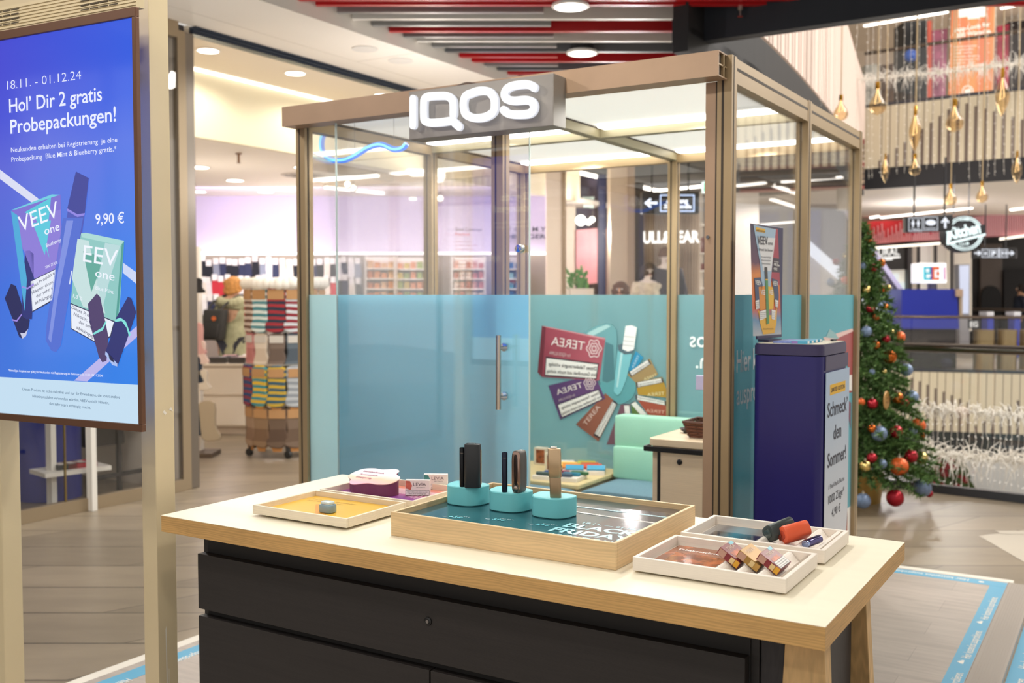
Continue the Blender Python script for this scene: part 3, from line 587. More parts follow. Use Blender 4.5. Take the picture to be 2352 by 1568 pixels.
cc=Vector((-1.842,2.055,.9154)); g=G().use(m('#7C98A6',.2,spec=.8)); g.rbox(cc+Vector((0,0,.011)),(1,0,0),(0,1,0),(0,0,1),.022,.016,.011,rad=.5); g.obj('body',None,o,smooth=True)
g=G().use(m('#C7D6D8',.15)); g.rbox(cc+Vector((0,0,.026)),(1,0,0),(0,1,0),(0,0,1),.018,.012,.004,rad=.5); g.use(m('#B23B3B',.4)); g.box(cc.x-.002,cc.x+.002,cc.y-.0135,cc.y-.0115,.925,.938); g.obj('cap',None,o,smooth=True)
o=T('white_sample','small white round cap lying on the yellow tray insert','sample',(-1.872,2.11,.9154)); G().rbox((-1.885,2.10,.921),(1,0,0),(0,1,0),(0,0,1),.014,.011,.005,rad=.6).obj('cap',m('#F4F0EA',.3),o,smooth=True)
G().lathe((-1.885,2.10,.926),[(.007,0),(.006,.003),(.0001,.003)],16).obj('knob',m('#F4F0EA',.3),o,smooth=True)
G().use(acry).box(x0,x1,y0,y1,.9385,.9395).obj('x',None,tA) if 0 else None
# tray B
tB=tray('display_tray','pale wooden tray with purple patterned insert, back left on the table','tray',-2.032,-1.690,2.232,2.482,.030,.008,beech,.912,0); tB['category']='tray'
pu=m('#5B2A7E',.4,tex='ramp',stops=((.0,'#4A2370'),(.45,'#8C3E8E'),(.75,'#C8607F'),(1.,'#E38E76')),axis=1,nz=.15); ins=G().use(pu).box(-2.024,-1.698,2.24,2.474,.9105,.912).obj('insert',None,tB)
g=G().use(m('#F0D7DC',.5))
for c_,n_ in (((-1.84,2.36),9),((-1.97,2.27),4)):
    for r in range(n_):
        rr=.05+r*.013; q=[]
        for k in range(25):
            a=-.3+k*math.pi*1.15/24; x=c_[0]+rr*math.cos(a)*1.0; y=c_[1]+rr*.55*math.sin(a)+.01*math.sin(3*a)
            if -2.022<x<-1.70 and 2.242<y<2.472: q.append(Vector((x,y,.9121)))
        if len(q)>3: g.stroke(q,.0035,.0003,Vector((0,0,1)),None,None)
g.obj('wavy_pattern',None,ins,label='fine pale contour lines')
o=T('promo_block','wavy edged plum counter display with pink lettered top, in the back left tray','display stand',(-1.90,2.36,.9125))
out=[(-.098,-.012),(-.085,.035),(-.045,.05),(-.01,.048),(.03,.060),(.055,.052),(.062,.03),(.092,.012),(.098,-.012),(.085,-.035),(.05,-.045),(.01,-.045),(-.03,-.062),(-.055,-.055),(-.068,-.035)]
sp_=smoothpath([(-1.922+x*.88,2.352+y*.95,0) for x,y in out],5,True)
zt_=lambda y,b=.9125:b+.028+(y-2.29)*.26
G().hexa([Vector((p.x,p.y,.9125)) for p in sp_],[Vector((p.x,p.y,zt_(p.y))) for p in sp_]).obj('body',m('#7B3A5A',.45),o)
ct=Vector((-1.922,2.352,0)); G().prism([(ct.x+(p.x-ct.x)*1.06,ct.y+(p.y-ct.y)*1.06,zt_(ct.y+(p.y-ct.y)*1.06)+.0008) for p in sp_],(0,0,.002)).obj('top_card',m('#E9B6BE',.5,tex='ramp',stops=((.2,'#E8A6B8'),(.5,'#F1C6A8'),(.75,'#F4E9EC')),axis=1,nz=.25),o)
g=G().use(m('#9A4A6E',.5))
for k,t in enumerate(('Mentholfrisch.','Aromatisch.','Einzigartig.')): flat(g,t,-1.985+k*.003,2.372-k*.020,zt_(2.372-k*.020)+.0034,.0105,bold=.008,up=Vector((0,1,.26)).normalized())
g.obj('lettering',None,o)
def minipack(loc,rz,label,c1,front,txt='LEVIA',grp=None,size=(.072,.017,.046)):
    o=T('product_pack',label,'pack',loc,rz,grp); sx,sy,sz=size; M=wm(o)
    G().box(-sx/2,sx/2,-sy/2,sy/2,0,sz,M).obj('carton',m('#EDE4DC',.45),o,bevel=.0008)
    def q(g,x0_,x1_,z0_,z1_,off): g.faces([M@Vector((a,-sy/2-off,b)) for a,b in ((x0_,z0_),(x1_,z0_),(x1_,z1_),(x0_,z1_))],[[0,1,2,3]])
    g=G().use(m(c1,.45,tex='noise',s=60,amp=.25)); g.faces([M@Vector((a,-sy/2-.0003,b)) for a,b in ((-sx/2+.001,.022),(-.020,.017),(-.016,.030),(-.022,.043),(-sx/2+.001,.0445))],[[0,1,2,3,4]]); g.faces([M@Vector((-.0265+.007*math.cos(a),-sy/2-.0005,.034+.0065*math.sin(a))) for a in [k*math.pi/6 for k in range(12)]],[list(range(12))]) ; g.obj('print_flower',None,o)
    g=G().use(m('#2f2b30',.5)); q(g,-sx/2+.001,sx/2-.001,.001,.0165,.0002); g.use(m('#F1EEEA',.5)); q(g,-sx/2+.002,sx/2-.002,.002,.0155,.0004); g.use(m('#2f2b30',.5))
    for k,tt in enumerate(('Dieses Produkt ist nicht risikofrei und enthält','Nikotin, das sehr stark abhängig macht.')): g.text(tt,M@Vector((0,-sy/2-.0006,.0100-k*.0052)),M.to_3x3()@Vector((1,0,0)),(0,0,1),.0028,w=.060-k*.008,al='c',bold=.01)
    g.obj('warning_label',None,o)
    g=G().use(m('#5B4A50',.5)); g.text(txt,M@Vector((-.012,-sy/2-.0006,.0295)),M.to_3x3()@Vector((1,0,0)),(0,0,1),.0095,w=.037); g.text('ZERO TOBACCO',M@Vector((-.004,-sy/2-.0006,.0235)),M.to_3x3()@Vector((1,0,0)),(0,0,1),.0028,w=.026); g.obj('brand_lettering',None,o)
    return o
a=P(960,1137,z=.9125); minipack((a.x,a.y,.9125),0.5,'pale pack with a red flower print, front one of two in the back left tray','#D06A55',0)
a=P(985,1124,z=.9125); minipack((a.x+.012,a.y+.02,.9125),0.5,'pale pack with a green flower print, standing behind the red printed pack','#3E8C86',0)
# main tray
tM=tray('display_tray','large oak tray with a dark glossy insert in the middle of the table','tray',-1.571,-.951,1.984,2.452,.060,.009,m('#DDBE90',.45,tex='wood',sc=(1.3,1.3,10),amp=.11,name='oak_tray'),.946,0,foot=0); tM['category']='tray'
ins=G().use(m('#27525C',.12,coat=.3)).box(-1.562,-.96,1.993,2.443,.9445,.946).obj('insert',None,tM,label='teal glossy insert')
xg=P(1318,1215,z=.946).x
g=G().use(m('#5D5A5C',.10,coat=.3,tex='ramp',c2='#3C3A3E',axis=0)); g.box(-1.10,-.961,1.994,2.442,.9461,.9466); g.obj('grey_card',None,ins,label='dark grey glossy card')
for q_,t_ in ((2.335,'30 % AUF ALLES      '*5),(2.295,'30 % AUF ALLES      '*5)):
    g=G().use(m('#9CC6CC' if q_>2.3 else '#D8D2C8',.4)); sl=.0 
    g.faces([Vector((-1.56,q_-.03*(1 if q_<2.3 else -1)*0,.9467)),Vector((-.962,q_-(.035 if q_<2.3 else 0),.9467)),Vector((-.962,q_+.011-(.035 if q_<2.3 else 0),.9467)),Vector((-1.56,q_+.011,.9467))],[[0,1,2,3]])
    g.use(m('#3b3a3c',.5)); 
    for k in range(5): flat(g,'30 % AUF ALLES',-1.50+k*.115,q_+.002-(.035*(k*.115+.05)/.6 if q_<2.3 else 0),.9469,.0065,w=.06,bold=.01)
    g.obj('ribbon_print',None,ins)
g=G().use(m('#9FDCE4',.35)); 
flat(g,'18.11. — 01.12.24',-1.132,2.172,.9468,.017,w=.165); flat(g,'20 % DEAL',-1.150,2.025,.9468,.022,w=.175)
g.obj('fine_lettering',None,ins)
g=G().use(m('#9FDCE4',.35)); flat(g,'BLACK',-1.158,2.118,.9468,.042,w=.19,bold=.03); g.obj('headline',None,ins); g=G().use(m('#9FDCE4',.35)); flat(g,'FRIDAY',-1.165,2.062,.9468,.042,w=.205,bold=.03); g.obj('headline',None,ins)
for k,(px,py,t) in enumerate(((1045,1187,'63€'),(1145,1193,'39€'),(1245,1205,'33€'))):
    c=P(px,py,z=.9468); g=G().use(m('#74D3E0',.4)); flat(g,t,c.x-.016,c.y-.006,.9469,.014,w=.036,bold=.02); g.use(m('#D9ECEE',.4)); flat(g,'nur',c.x-.034,c.y-.009,.9469,.007,bold=.01); flat(g,'statt 59 €',c.x-.005,c.y+.013,.9469,.005,w=.04); g.obj('price_print',None,ins)
g=G().use(m('#5F8C94',.5))
for k in range(9): flat(g,'Angebot gültig solange Vorrat reicht nur für Erwachsene',-1.545+k*.065 if 0 else -1.55+.0+k*.066,2.018,.9467,.0045,w=.058)
g.obj('small_print',None,ins)
# pods and devices
teal=m('#70C6CC',.5,name='teal_pod')
def pod(px,py,label):
    c=P(px,py,z=.9467)
    o=T('display_pod',label,'display stand',(c.x,c.y,.9467)); pts=[]
    for k in range(48):
        a=2*math.pi*k/48; r=.054*(1-.06*math.cos(3*(a-math.pi/2))); ca,sa=math.cos(a),math.sin(a); pts.append((c.x+math.copysign(abs(ca)**.66,ca)*r,c.y+math.copysign(abs(sa)**.66,sa)*r*.80,.9467))
    G().prism(pts,(0,0,.050)).obj('block',teal,o,bevel=.0025,smooth=True); return c,o
def mv(px,py,z): return P(px,py,z=z)
ZT=.9967
c1,p1_=pod(1073,1154,'turquoise pod stand with black device, left of three on the large tray')
c2,p2_=pod(1171,1168,'turquoise pod stand with bronze trimmed device, middle of three on the large tray')
c3,p3_=pod(1270,1182,'turquoise pod stand with gold device, right of three on the large tray')
def pen(px,py,topy,label,c):
    a=mv(px,py,ZT); Z=(a-EYE).dot(FH); h=(py-topy)*Z/FPX; o=T('device_pen',label,'device',a)
    G().lathe(a,[(.0072,0),(.0075,.002),(.0075,h-.002),(.0068,h),(.0052,h),(.0052,h-.006),(.0001,h-.006)],20).obj('barrel',m(c,.22,.5),o,smooth=True)
    G().lathe(a+Vector((0,0,h*.86)),[(.00765,0),(.00765,.0012)],20).obj('ring',m('#9a8f88',.2,1),o)
pen(1062,1117,1026,'slim black pen device standing left of the black charger','#15161A'); pen(1159,1129,1037,'slim dark blue pen device standing left of the bronze trimmed charger','#22293A')
a=mv(1083,1120,ZT); h=.115
o=T('charger_case','matt black rounded charging case standing on the left pod','device',(a.x,a.y,ZT)); ax=Vector((.93,.37,0)).normalized(); ay=Vector((-ax.y,ax.x,0))
G().rbox((a.x,a.y+.006,ZT+h/2),ax,ay,(0,0,1),.0215,.0135,h/2,rad=.55,n=4).obj('case',m('#232427',.45),o,smooth=True)
G().rbox(Vector((a.x,a.y+.006,ZT+h+.0004))-ax*.004,ax,ay,(0,0,1),.012,.009,.0009,rad=.55,n=4).obj('lid_seam',m('#121316',.3),o)
G().rbox(Vector((a.x,a.y+.006,ZT+h*.47))+ax*.0212+ay*.003,ay,ax,(0,0,1),.006,.0012,h*.40,rad=.7,n=3).obj('copper_side',m('#C59A80',.25,.9),o)
a=mv(1185,1131,ZT); h=.108; o=T('charger_case','grey charging case with a polished bronze oval face on the middle pod','device',(a.x,a.y,ZT)); ax=Vector((.80,-.60,0)); fr=Vector((-.60,-.80,0))
ax=Vector((.90,-.20,0)).normalized(); fr=Vector((-.22,-.97,0)).normalized(); fr=Vector((.02,-1,0)).normalized(); ax=Vector((-fr.y,fr.x,0))
cc=Vector((a.x+.004,a.y+.010,ZT+h/2)); G().rbox(cc,ax,(0,0,1),fr,.0135,h/2,.017,rad=.42,n=5).obj('case',m('#5C5854',.4,.3),o,smooth=True)
G().rbox(cc+fr*.0165,ax,(0,0,1),fr,.0128,h/2-.001,.002,rad=.42,n=5).obj('bronze_face',m('#A98D80',.12,1),o,smooth=True)
G().rbox(cc+fr*.0185+Vector((0,0,.006)),ax,(0,0,1),fr,.0055,h*.36,.0008,rad=.45,n=5).obj('dark_slot',m('#2A1E1C',.12,.4),o,smooth=True)
G().lathe(cc+fr*.0190+Vector((0,0,-h*.38)),[(.0001,.0012),(.004,.0010),(.0058,.0004),(.0060,-.001)],20,M=Matrix.Rotation(math.atan2(fr.y,fr.x)+math.pi/2,3,'Z')@Matrix.Rotation(math.pi/2,3,'X')).obj('button',m('#B9A9A0',.15,1),o,smooth=True)
a=mv(1275,1142,ZT); h=.122; o=T('heating_device','slim gold one piece device standing on the right pod','device',(a.x,a.y,ZT)); tl=Vector((-.035,0,1)).normalized()
ax=Vector((.93,.37,0)).normalized(); ay=Vector((-ax.y,ax.x,0)); b0=Vector((a.x,a.y+.003,ZT))
G().rbox(b0+tl*.026,ax,ay,tl,.0140,.0085,.027,rad=.4,n=4).obj('base_body',m('#A98F70',.35,.8),o,smooth=True); G().rbox(b0+tl*.086,ax,ay,tl,.0160,.0098,.036,rad=.4,n=4).obj('upper_cap',m('#CDB08C',.28,.85),o,smooth=True)
G().rbox(b0+tl*.1235-ax*.002,ax,ay,tl,.0085,.006,.0025,rad=.6,n=4).obj('top_cap',m('#E8DCD0',.1,1),o,smooth=True); G().lathe(b0+tl*.070+ax*.0150-ay*.001,[(.0001,.003),(.003,.0028),(.0042,.002)],14,M=Matrix.Rotation(math.pi/2,3,'Y')).obj('button',m('#B29878',.3,.8),o,smooth=True)
# trays with wave inserts
def wtray(name,label,x0,x1,y0,y1,xw0,xw1,photo):
    o=tray(name,label,'tray',x0,x1,y0,y1,.034,.010,cream,.914,0,foot=.004); o['category']='tray'
    g=G().use(cream); per=.045; vs=[]; n=int((xw1-xw0)/per*12); a=[];b=[]
    for k in range(n+1):
        x=xw0+(xw1-xw0)*k/n; z=.914+.019*(.5-.5*math.cos(2*math.pi*(x-xw0)/per))**.8; a.append(Vector((x,y0+.012,z))); b.append(Vector((x,y1-.012,z)))
    for k in range(n): g.hexa([a[k]*1,a[k+1]*1,Vector((a[k+1].x,y0+.012,.9135)),Vector((a[k].x,y0+.012,.9135))],[b[k],b[k+1],Vector((b[k+1].x,y1-.012,.9135)),Vector((b[k].x,y1-.012,.9135))])
    g.obj('wave_rest',None,o)
    return o
tC=wtray('display_tray','cream tray with wave rest holding two round cases, back right on the table',-.914,-.574,2.262,2.486,-.752,-.590,0)
tD=wtray('display_tray','cream tray with wave rest holding three packs, front right on the table',-.915,-.581,1.992,2.230,-.752,-.600,0)
i1=G().use(m('#4A4A55',.1,coat=.5,tex='ramp',stops=((.0,'#A9A49C'),(.35,'#3B3B44'),(.6,'#3C7C90'),(1.,'#2F2B35')),axis=0,nz=.2)).box(-.895,-.758,2.28,2.468,.9135,.915).obj('glossy_insert',None,tC)
g=G().use(m('#D8E6E8',.4)); g.faces([Vector((-.894,2.335,.9153)),Vector((-.759,2.315,.9153)),Vector((-.759,2.319,.9153)),Vector((-.894,2.341,.9153))],[[0,1,2,3]]); g.obj('light_line',None,i1)
i2=G().use(m('#A05A34',.12,coat=.5,tex='noise',s=26,amp=.75)).box(-.897,-.758,2.010,2.212,.9135,.915).obj('glossy_insert',None,tD,label='insert printed with orange tobacco leaves')
g=G().use(m('#EEE7E2',.4)); flat(g,'Tabakgeschmack',-.885,2.170,.9155,.013,w=.120,bold=.02); g.faces([Vector((-.86,2.03,.9153)),Vector((-.77,2.02,.9153)),Vector((-.77,2.045,.9153)),Vector((-.86,2.055,.9153))],[[0,1,2,3]]); g.obj('print_lettering',None,i2)
def lean_pack(px,py,label,c,warn=False,gold=False):
    a=P(px,py,z=.945); o=T('product_pack',label,'pack',(a.x,a.y,.92)); R=Matrix.Rotation(math.radians(32),3,'Y'); ct=Vector((a.x,a.y,.9425))
    X=R@Vector((1,0,0)); Y=Vector((0,1,0)); Zv=R@Vector((0,0,1)); hx,hy,hz=.0265,.036,.0085
    def pt(x,y,z): return ct+X*x+Y*y+Zv*z
    g=G().use(c); g.hexa([pt(-hx,-hy,-hz),pt(hx,-hy,-hz),pt(hx,hy,-hz),pt(-hx,hy,-hz)],[pt(-hx,-hy,hz),pt(hx,-hy,hz),pt(hx,hy,hz),pt(-hx,hy,hz)]); g.obj('carton',None,o,bevel=.0008)
    g=G(); 
    def q(x0,x1,y0,y1,mt,e=.0003): g.use(mt); g.faces([pt(x0,y0,hz+e),pt(x1,y0,hz+e),pt(x1,y1,hz+e),pt(x0,y1,hz+e)],[[0,1,2,3]])
    if not gold: q(-hx,-hx+.008,hy-.026,hy-.004,m('#7FC6D4',.4)); q(-.004,.012,-hy+.01,hy-.02,m('#C9653A',.4,tex='noise',s=90,amp=.6))
    if warn: q(.006,hx-.001,-hy+.003,hy-.003,m('#2b2b2b',.5),.0004); q(.007,hx-.002,-hy+.004,hy-.004,m('#EFECE6',.5),.0006)
    g.use(m('#2b2b2b' if 0 else '#D9C0A8',.4)); g.text('TEREA',pt(-.010,-hy+.012,hz+.0006),Y,-X,.009,w=.045) 
    if warn:
        g.use(m('#333333',.5))
        for k in range(3): g.text('Dieses Tabakerzeugnis schädigt',pt(.0125+k*.005,-hy+.007,hz+.0008),Y,-X,.0028,w=.056)
    # front end
    def e(x0,x1,z0,z1,mt,off=.0003): g.use(mt); g.faces([pt(x0,-hy-off,z0),pt(x1,-hy-off,z0),pt(x1,-hy-off,z1),pt(x0,-hy-off,z1)],[[0,1,2,3]])
    e(-hx+.002,-.008,-hz+.001,hz-.001,m('#B98F7C',.5)); e(.004,.014,-hz+.002,hz-.002,m('#D9BE86',.5)); e(.015,hx-.001,-hz+.001,hz-.001,m('#D8A02C',.4) if not gold else m('#B58C45',.4))
    g.obj('print',None,o)
lean_pack(1686,1270,'dark red pack, leftmost of three leaning in the front right tray',m('#7E2229',.35)); lean_pack(1731,1277,'gold pack, middle of three leaning in the front right tray',m('#A07A3C',.35,.4),gold=True); lean_pack(1777,1284,'dark red pack with white warning label, rightmost of three in the front right tray',m('#7E2229',.35),warn=True)
def case(px,py,z,label,c,ln,hw,yaw,tilt,slot):
    a=P(px,py,z=z); o=T('charging_case',label,'case',(a.x,a.y,z-.02))
    d=Vector((math.cos(yaw)*math.cos(tilt),math.sin(yaw)*math.cos(tilt),math.sin(tilt))); s=d.cross(Vector((0,0,1))).normalized(); u=s.cross(d).normalized()
    s2=(s*math.cos(.5)+u*math.sin(.5)); u2=(u*math.cos(.5)-s*math.sin(.5))
    G().rbox(a,s2,u2,d,hw,hw*.66,ln/2,rad=.6,n=5).obj('shell',c,o,smooth=True)
    G().rbox(a-d*(ln/2-.0002),s2,u2,d,hw*.62,hw*.36,.0012,rad=.6,n=5).obj('end_cap',slot,o,smooth=True)
    return a,d,s2,u2,o
a,d,s2,u2,o=case(1790,1216,.951,'dark green round edged charging case in the back right tray',m('#333B3A',.4),.062,.029,math.radians(48),math.radians(16),m('#3E4B49',.25,.3))
a,d,s2,u2,o2=case(1824,1222,.952,'coral orange round edged charging case in the back right tray',m('#DE5B33',.45),.062,.029,math.radians(42),math.radians(12),m('#B9442A',.4))
G().rbox(a-d*.032+u2*.012 if 0 else a-d*.0358-s2*.004,s2,u2,d,.010,.003,.0006,rad=.5).obj('slot_mark',m('#7E2F1E',.4),o2)
a=P(1866,1243,z=.938); d=Vector((.42,.88,.12)).normalized(); s=d.cross(Vector((0,0,1))).normalized(); o=T('mini_device','short metallic purple stick device in the back right tray','device',(a.x,a.y,.925))
G().rbox(a,s,s.cross(d),d,.0095,.0095,.026,rad=1).obj('barrel',m('#6A6390',.18,.9),o,smooth=True); G().rbox(a-d*.022,s,s.cross(d),d,.0098,.0098,.004,rad=1).obj('metal_tip',m('#9FB0D8',.1,1),o,smooth=True)
# ---------------------------------------------------------------- leaflet bin beside the booth
bx0,bx1,by0,by1=-1.122,-.884,3.42,3.77; nav=m('#241F66',.38,name='navy_lacquer'); nav2=m('#3A3358',.4,name='lid_navy')
bn=T('product_stand','tall dark blue product stand with a white inlaid top beside the glass booth','stand',((bx0+bx1)/2,(by0+by1)/2,.03))
def rr(x0,x1,y0,y1,r,z):
    out=[]
    for cx,cy,a0 in ((x1-r,y0+r,-90),(x1-r,y1-r,0),(x0+r,y1-r,90),(x0+r,y0+r,180)):
        for k in range(7): a=math.radians(a0+k*15); out.append(Vector((cx+r*math.cos(a),cy+r*math.sin(a),z)))
    return out
g=G(); g.prism(rr(bx0,bx1,by0,by1,.03,.031),(0,0,1.262)); g.obj('body',nav,bn,smooth=True)
g=G(); g.prism(rr(bx0-.001,bx1+.001,by0-.001,by1+.001,.031,1.296),(0,0,.031)); g.prism(rr(bx0+.002,bx1-.002,by0+.002,by1-.002,.028,1.327),(0,0,.006)); g.obj('lid',nav2,bn,smooth=True)
g=G(); g.prism(rr(bx0+.008,bx1-.008,by0+.008,by1-.008,.024,1.3332),(0,0,.0012)); g.obj('top_inlay',m('#D9D2BC',.4),bn)
PRB=PL((bx1+.0015,3.6,1),(1,0,0))
box('drawer_front',bx1+.0002,bx1+.004,by0+.032,by1-.012,1.245,1.293,nav2,bn)
PR2=PL((bx1+.0055,3.6,1),(1,0,0)); a=PR2.p(1893,838); c=PR2.p(1950,820)
y0_,y1_=by0+.030,by1+.006
ps=m('#C9D2DC',.35,tex='ramp',stops=((0,'#D8B9A0'),(.22,'#B9CBDC'),(.4,'#DCD8D8'),(.75,'#C6CFDA'),(1,'#A9C0DA')),axis=2,nz=.1)
pst=box('side_poster',bx1+.0045,bx1+.0055,y0_,y1_,.05,1.238,ps,bn,label='pale blue side poster')
L=y1_-y0_; 
def tb(t,u0,u1,z,h,mt,bold=0,ital=0): g.use(mt); g.text(t,(bx1+.0064,y0_+L*u0,z),(0,1,0),(0,0,1),h,w=L*(u1-u0),bold=bold)
g=G(); g.use(m('#E5B21F',.5)); g.box(bx1+.0055,bx1+.0060,y0_+L*.16,y0_+L*.82,1.158,1.194); ink=m('#2B2A3C',.5); tb('LIMITED EDITION',.20,.78,1.168,.015,ink,.015); g.obj('edition_tag',None,pst)
for t,u0,u1,z in (('Schmeck’',.07,.92,1.085),('den',.33,.66,1.000),('Sommer!',.10,.88,.912)):
    g=G(); tb(t,u0,u1,z,.052,ink,.01); g.obj('headline',None,pst)
g=G(); tb('1 Pod-Pack: Bis zu',.16,.82,.835,.017,ink); tb('1000 Züge*',.15,.83,.785,.030,ink); tb('4,90 €',.30,.67,.732,.030,ink); g.obj('price_lettering',None,pst)
g=G().use(m('#8A4B60',.5,tex='noise',s=30,amp=.4)); X=bx1+.0062
g.faces([Vector((X,y0_,.65)),Vector((X,y0_+L*.30,.05)),Vector((X,y0_,.05))],[[0,1,2]]); g.use(m('#C0552F',.5,tex='noise',s=12,amp=.5)); g.faces([Vector((X,y1_,.72)),Vector((X,y1_,.05)),Vector((X,y0_+L*.72,.05))],[[0,1,2]])
g.use(m('#6B6660',.4)); g.faces([Vector((X,y0_+L*a_,b_)) for a_,b_ in ((.36,.62),(.60,.645),(.60,.49),(.36,.47))],[[0,1,2,3]]); g.use(m('#E0A23A',.4)); g.faces([Vector((X,y0_+L*a_,b_)) for a_,b_ in ((.36,.47),(.60,.49),(.60,.47),(.36,.45))],[[0,1,2,3]]); g.use(m('#5B8F5C',.4)); g.faces([Vector((X,y0_+L*a_,b_)) for a_,b_ in ((.36,.45),(.60,.47),(.58,.05),(.38,.05))],[[0,1,2,3]]); g.use(m('#83B07E',.4)); g.faces([Vector((X+.0003,y0_+L*a_,b_)) for a_,b_ in ((.44,.455),(.50,.46),(.50,.05),(.45,.05))],[[0,1,2,3]])
g.obj('printed_device',None,pst)
# counter sign on the stand
A=Vector((-1.118,3.455,1.345)); Bq=P(1796,768,y=3.80); v1=PL(A,(0,0,1))
def solve_y(px,A,ang):
    d=Vector((math.sin(ang),math.cos(ang),0)); r=FW*FPX+RT*(px-1176)+UPV*(784-700); r=Vector((r.x,r.y,0)); 
    # A+d*t = s*r
    det=d.x*(-r.y)+r.x*d.y; t=((-A.x)*(-r.y)+r.x*(-A.y))/det; return A+d*t,d
E_,dd=solve_y(1797,A,math.radians(5)); nn=Vector((dd.y,-dd.x,0))
o=T('counter_sign','upright framed counter sign with starry orange and yellow product print','sign',(A+E_)/2-Vector((0,0,.0105)))
PV=PL(A+nn*.004,nn); zt=PV.p(1720,511).z
g=G(); g.hexa([A,E_,E_-nn*.006,A-nn*.006],[p+Vector((0,0,zt-A.z)) for p in (A,E_,E_-nn*.006,A-nn*.006)]); fr_=g.obj('frame',m('#2B2650',.4),o,bevel=.002)
g=G(); md=(A+E_)/2; g.prism([md+dd*-.06+nn*.02-Vector((0,0,.010)),md+dd*.06+nn*.02-Vector((0,0,.010)),md+dd*.06-nn*.02-Vector((0,0,.010)),md-dd*.06-nn*.02-Vector((0,0,.010))],(0,0,.008)); g.obj('foot',m('#2B2650',.4),o)
PV=PL(A+nn*.0004,nn)
def V(pts): return [(1700+x/4.238,490+y/4.238) for x,y in pts]
g=G().use(m('#4A3A54',.35,tex='ramp',stops=((0,'#C9C2BC'),(.22,'#5E87A8'),(.32,'#C9582E'),(.62,'#D98232'),(.72,'#5E3550'),(1,'#3A2F4C')),axis=2,nz=.15)); g.poly(PV,V([(95,95),(365,145),(400,1175),(125,1195)]),.0005); fr2=g.obj('print_ground',None,fr_)
g=G(); 
g.use(m('#A33A4C',.4)); g.poly(PV,V([(330,150),(365,150),(385,700),(300,660),(285,600)]),.0010)
g.use(m('#9DB7CC',.4)); g.poly(PV,V([(125,110),(345,155),(300,600),(285,900),(215,780),(190,480)]),.0012)
g.use(m('#D8D9DA',.4)); g.poly(PV,V([(165,230),(338,240),(300,560),(222,560)]),.0014)
g.use(m('#3A2E3E',.4)); g.poly(PV,V([(320,430),(375,440),(380,575),(305,570)]),.0016)
g.use(m('#E0A92E',.4)); g.poly(PV,V([(170,940),(240,1000),(330,980),(355,900),(350,1060),(330,1165),(220,1178),(190,1060)]),.0014)
g.use(m('#E5B21F',.4)); g.poly(PV,V([(148,133),(238,152),(240,190),(152,175)]),.0018)
for q,cc in (([(132,628),(195,622),(215,700),(180,930),(150,930)],'#3A4A6A'),([(305,630),(360,650),(372,800),(365,910),(335,900)],'#3A4A6A'),([(175,715),(238,705),(245,930),(190,945)],'#D98A2A'),([(268,708),(330,722),(318,930),(275,935)],'#E0B02E')): g.use(m(cc,.4)); g.poly(PV,V(q),.0020)
for q in ([(143,850),(178,840),(182,925),(147,933)],[(183,955),(245,935),(248,1015),(188,1042)],[(335,838),(366,850),(362,915),(337,910)],[(300,935),(338,945),(335,1035),(300,1025)]): g.use(m('#E8E5E0',.5)); g.poly(PV,V(q),.0024)
g.use(m('#3A3532',.4)); g.poly(PV,V([(232,520),(257,522),(263,640),(238,640)]),.0028); g.use(m('#E0B02E',.4)); g.poly(PV,V([(238,638),(263,638),(264,650),(239,650)]),.003); g.use(m('#4E8A52',.4)); g.poly(PV,V([(239,650),(264,650),(276,1070),(250,1080)]),.0028)
g.obj('print_motif',None,fr_)
g=G().use(m('#2A2836',.5)); 
def vt(t,a,b,hh,bold=0,off=.0032): g.tp(PV,t,V([a])[0],V([b])[0],hh/4.238,off=off,bold=bold)
vt('LIMITED EDITION',(153,170),(236,186),16,.015); vt('VEEV',(162,298),(262,305),85,.01); vt('one',(265,305),(312,308),38); vt('Schmeck’ den Sommer!',(173,360),(312,372),26,.01)
for k,t in enumerate(('Für neue fruchtige','Pods mit exotischen','Sommermomenten')): vt(t,(198+k*3,430+k*32),(292-k*3,434+k*32),18)
g.obj('headline',None,fr_); g=G(); g.use(m('#EDEBE6',.5)); vt('Pro Pack',(323,475),(368,480),14); vt('1000 Züge',(320,505),(374,518),26,.02); vt('4,90 €',(318,548),(352,556),26,.02)
for a_,b_,h_ in (((137,690),(195,700),45),((306,698),(360,706),45)): vt('VEEV',a_,b_,h_,.01)
for a_,b_ in (((190,790),(236,790)),((275,790),(312,790))): vt('VEE',a_,b_,50,.01)
g.obj('pack_lettering',None,fr_); g=G(); g.use(m('#2A2836',.5))
for x,y,w_ in ((146,862,32),(188,962,54),(338,862,26),(303,955,33)):
    for k in range(4): vt('Dieses Produkt',(x,y+8+k*18),(x+w_,y+8+k*18-(4 if x<250 else -3)),10)
vt('New Exotic Pods Sommer Sweet',(218,1130),(318,1128),16)
g.obj('print_lettering',None,fr_)
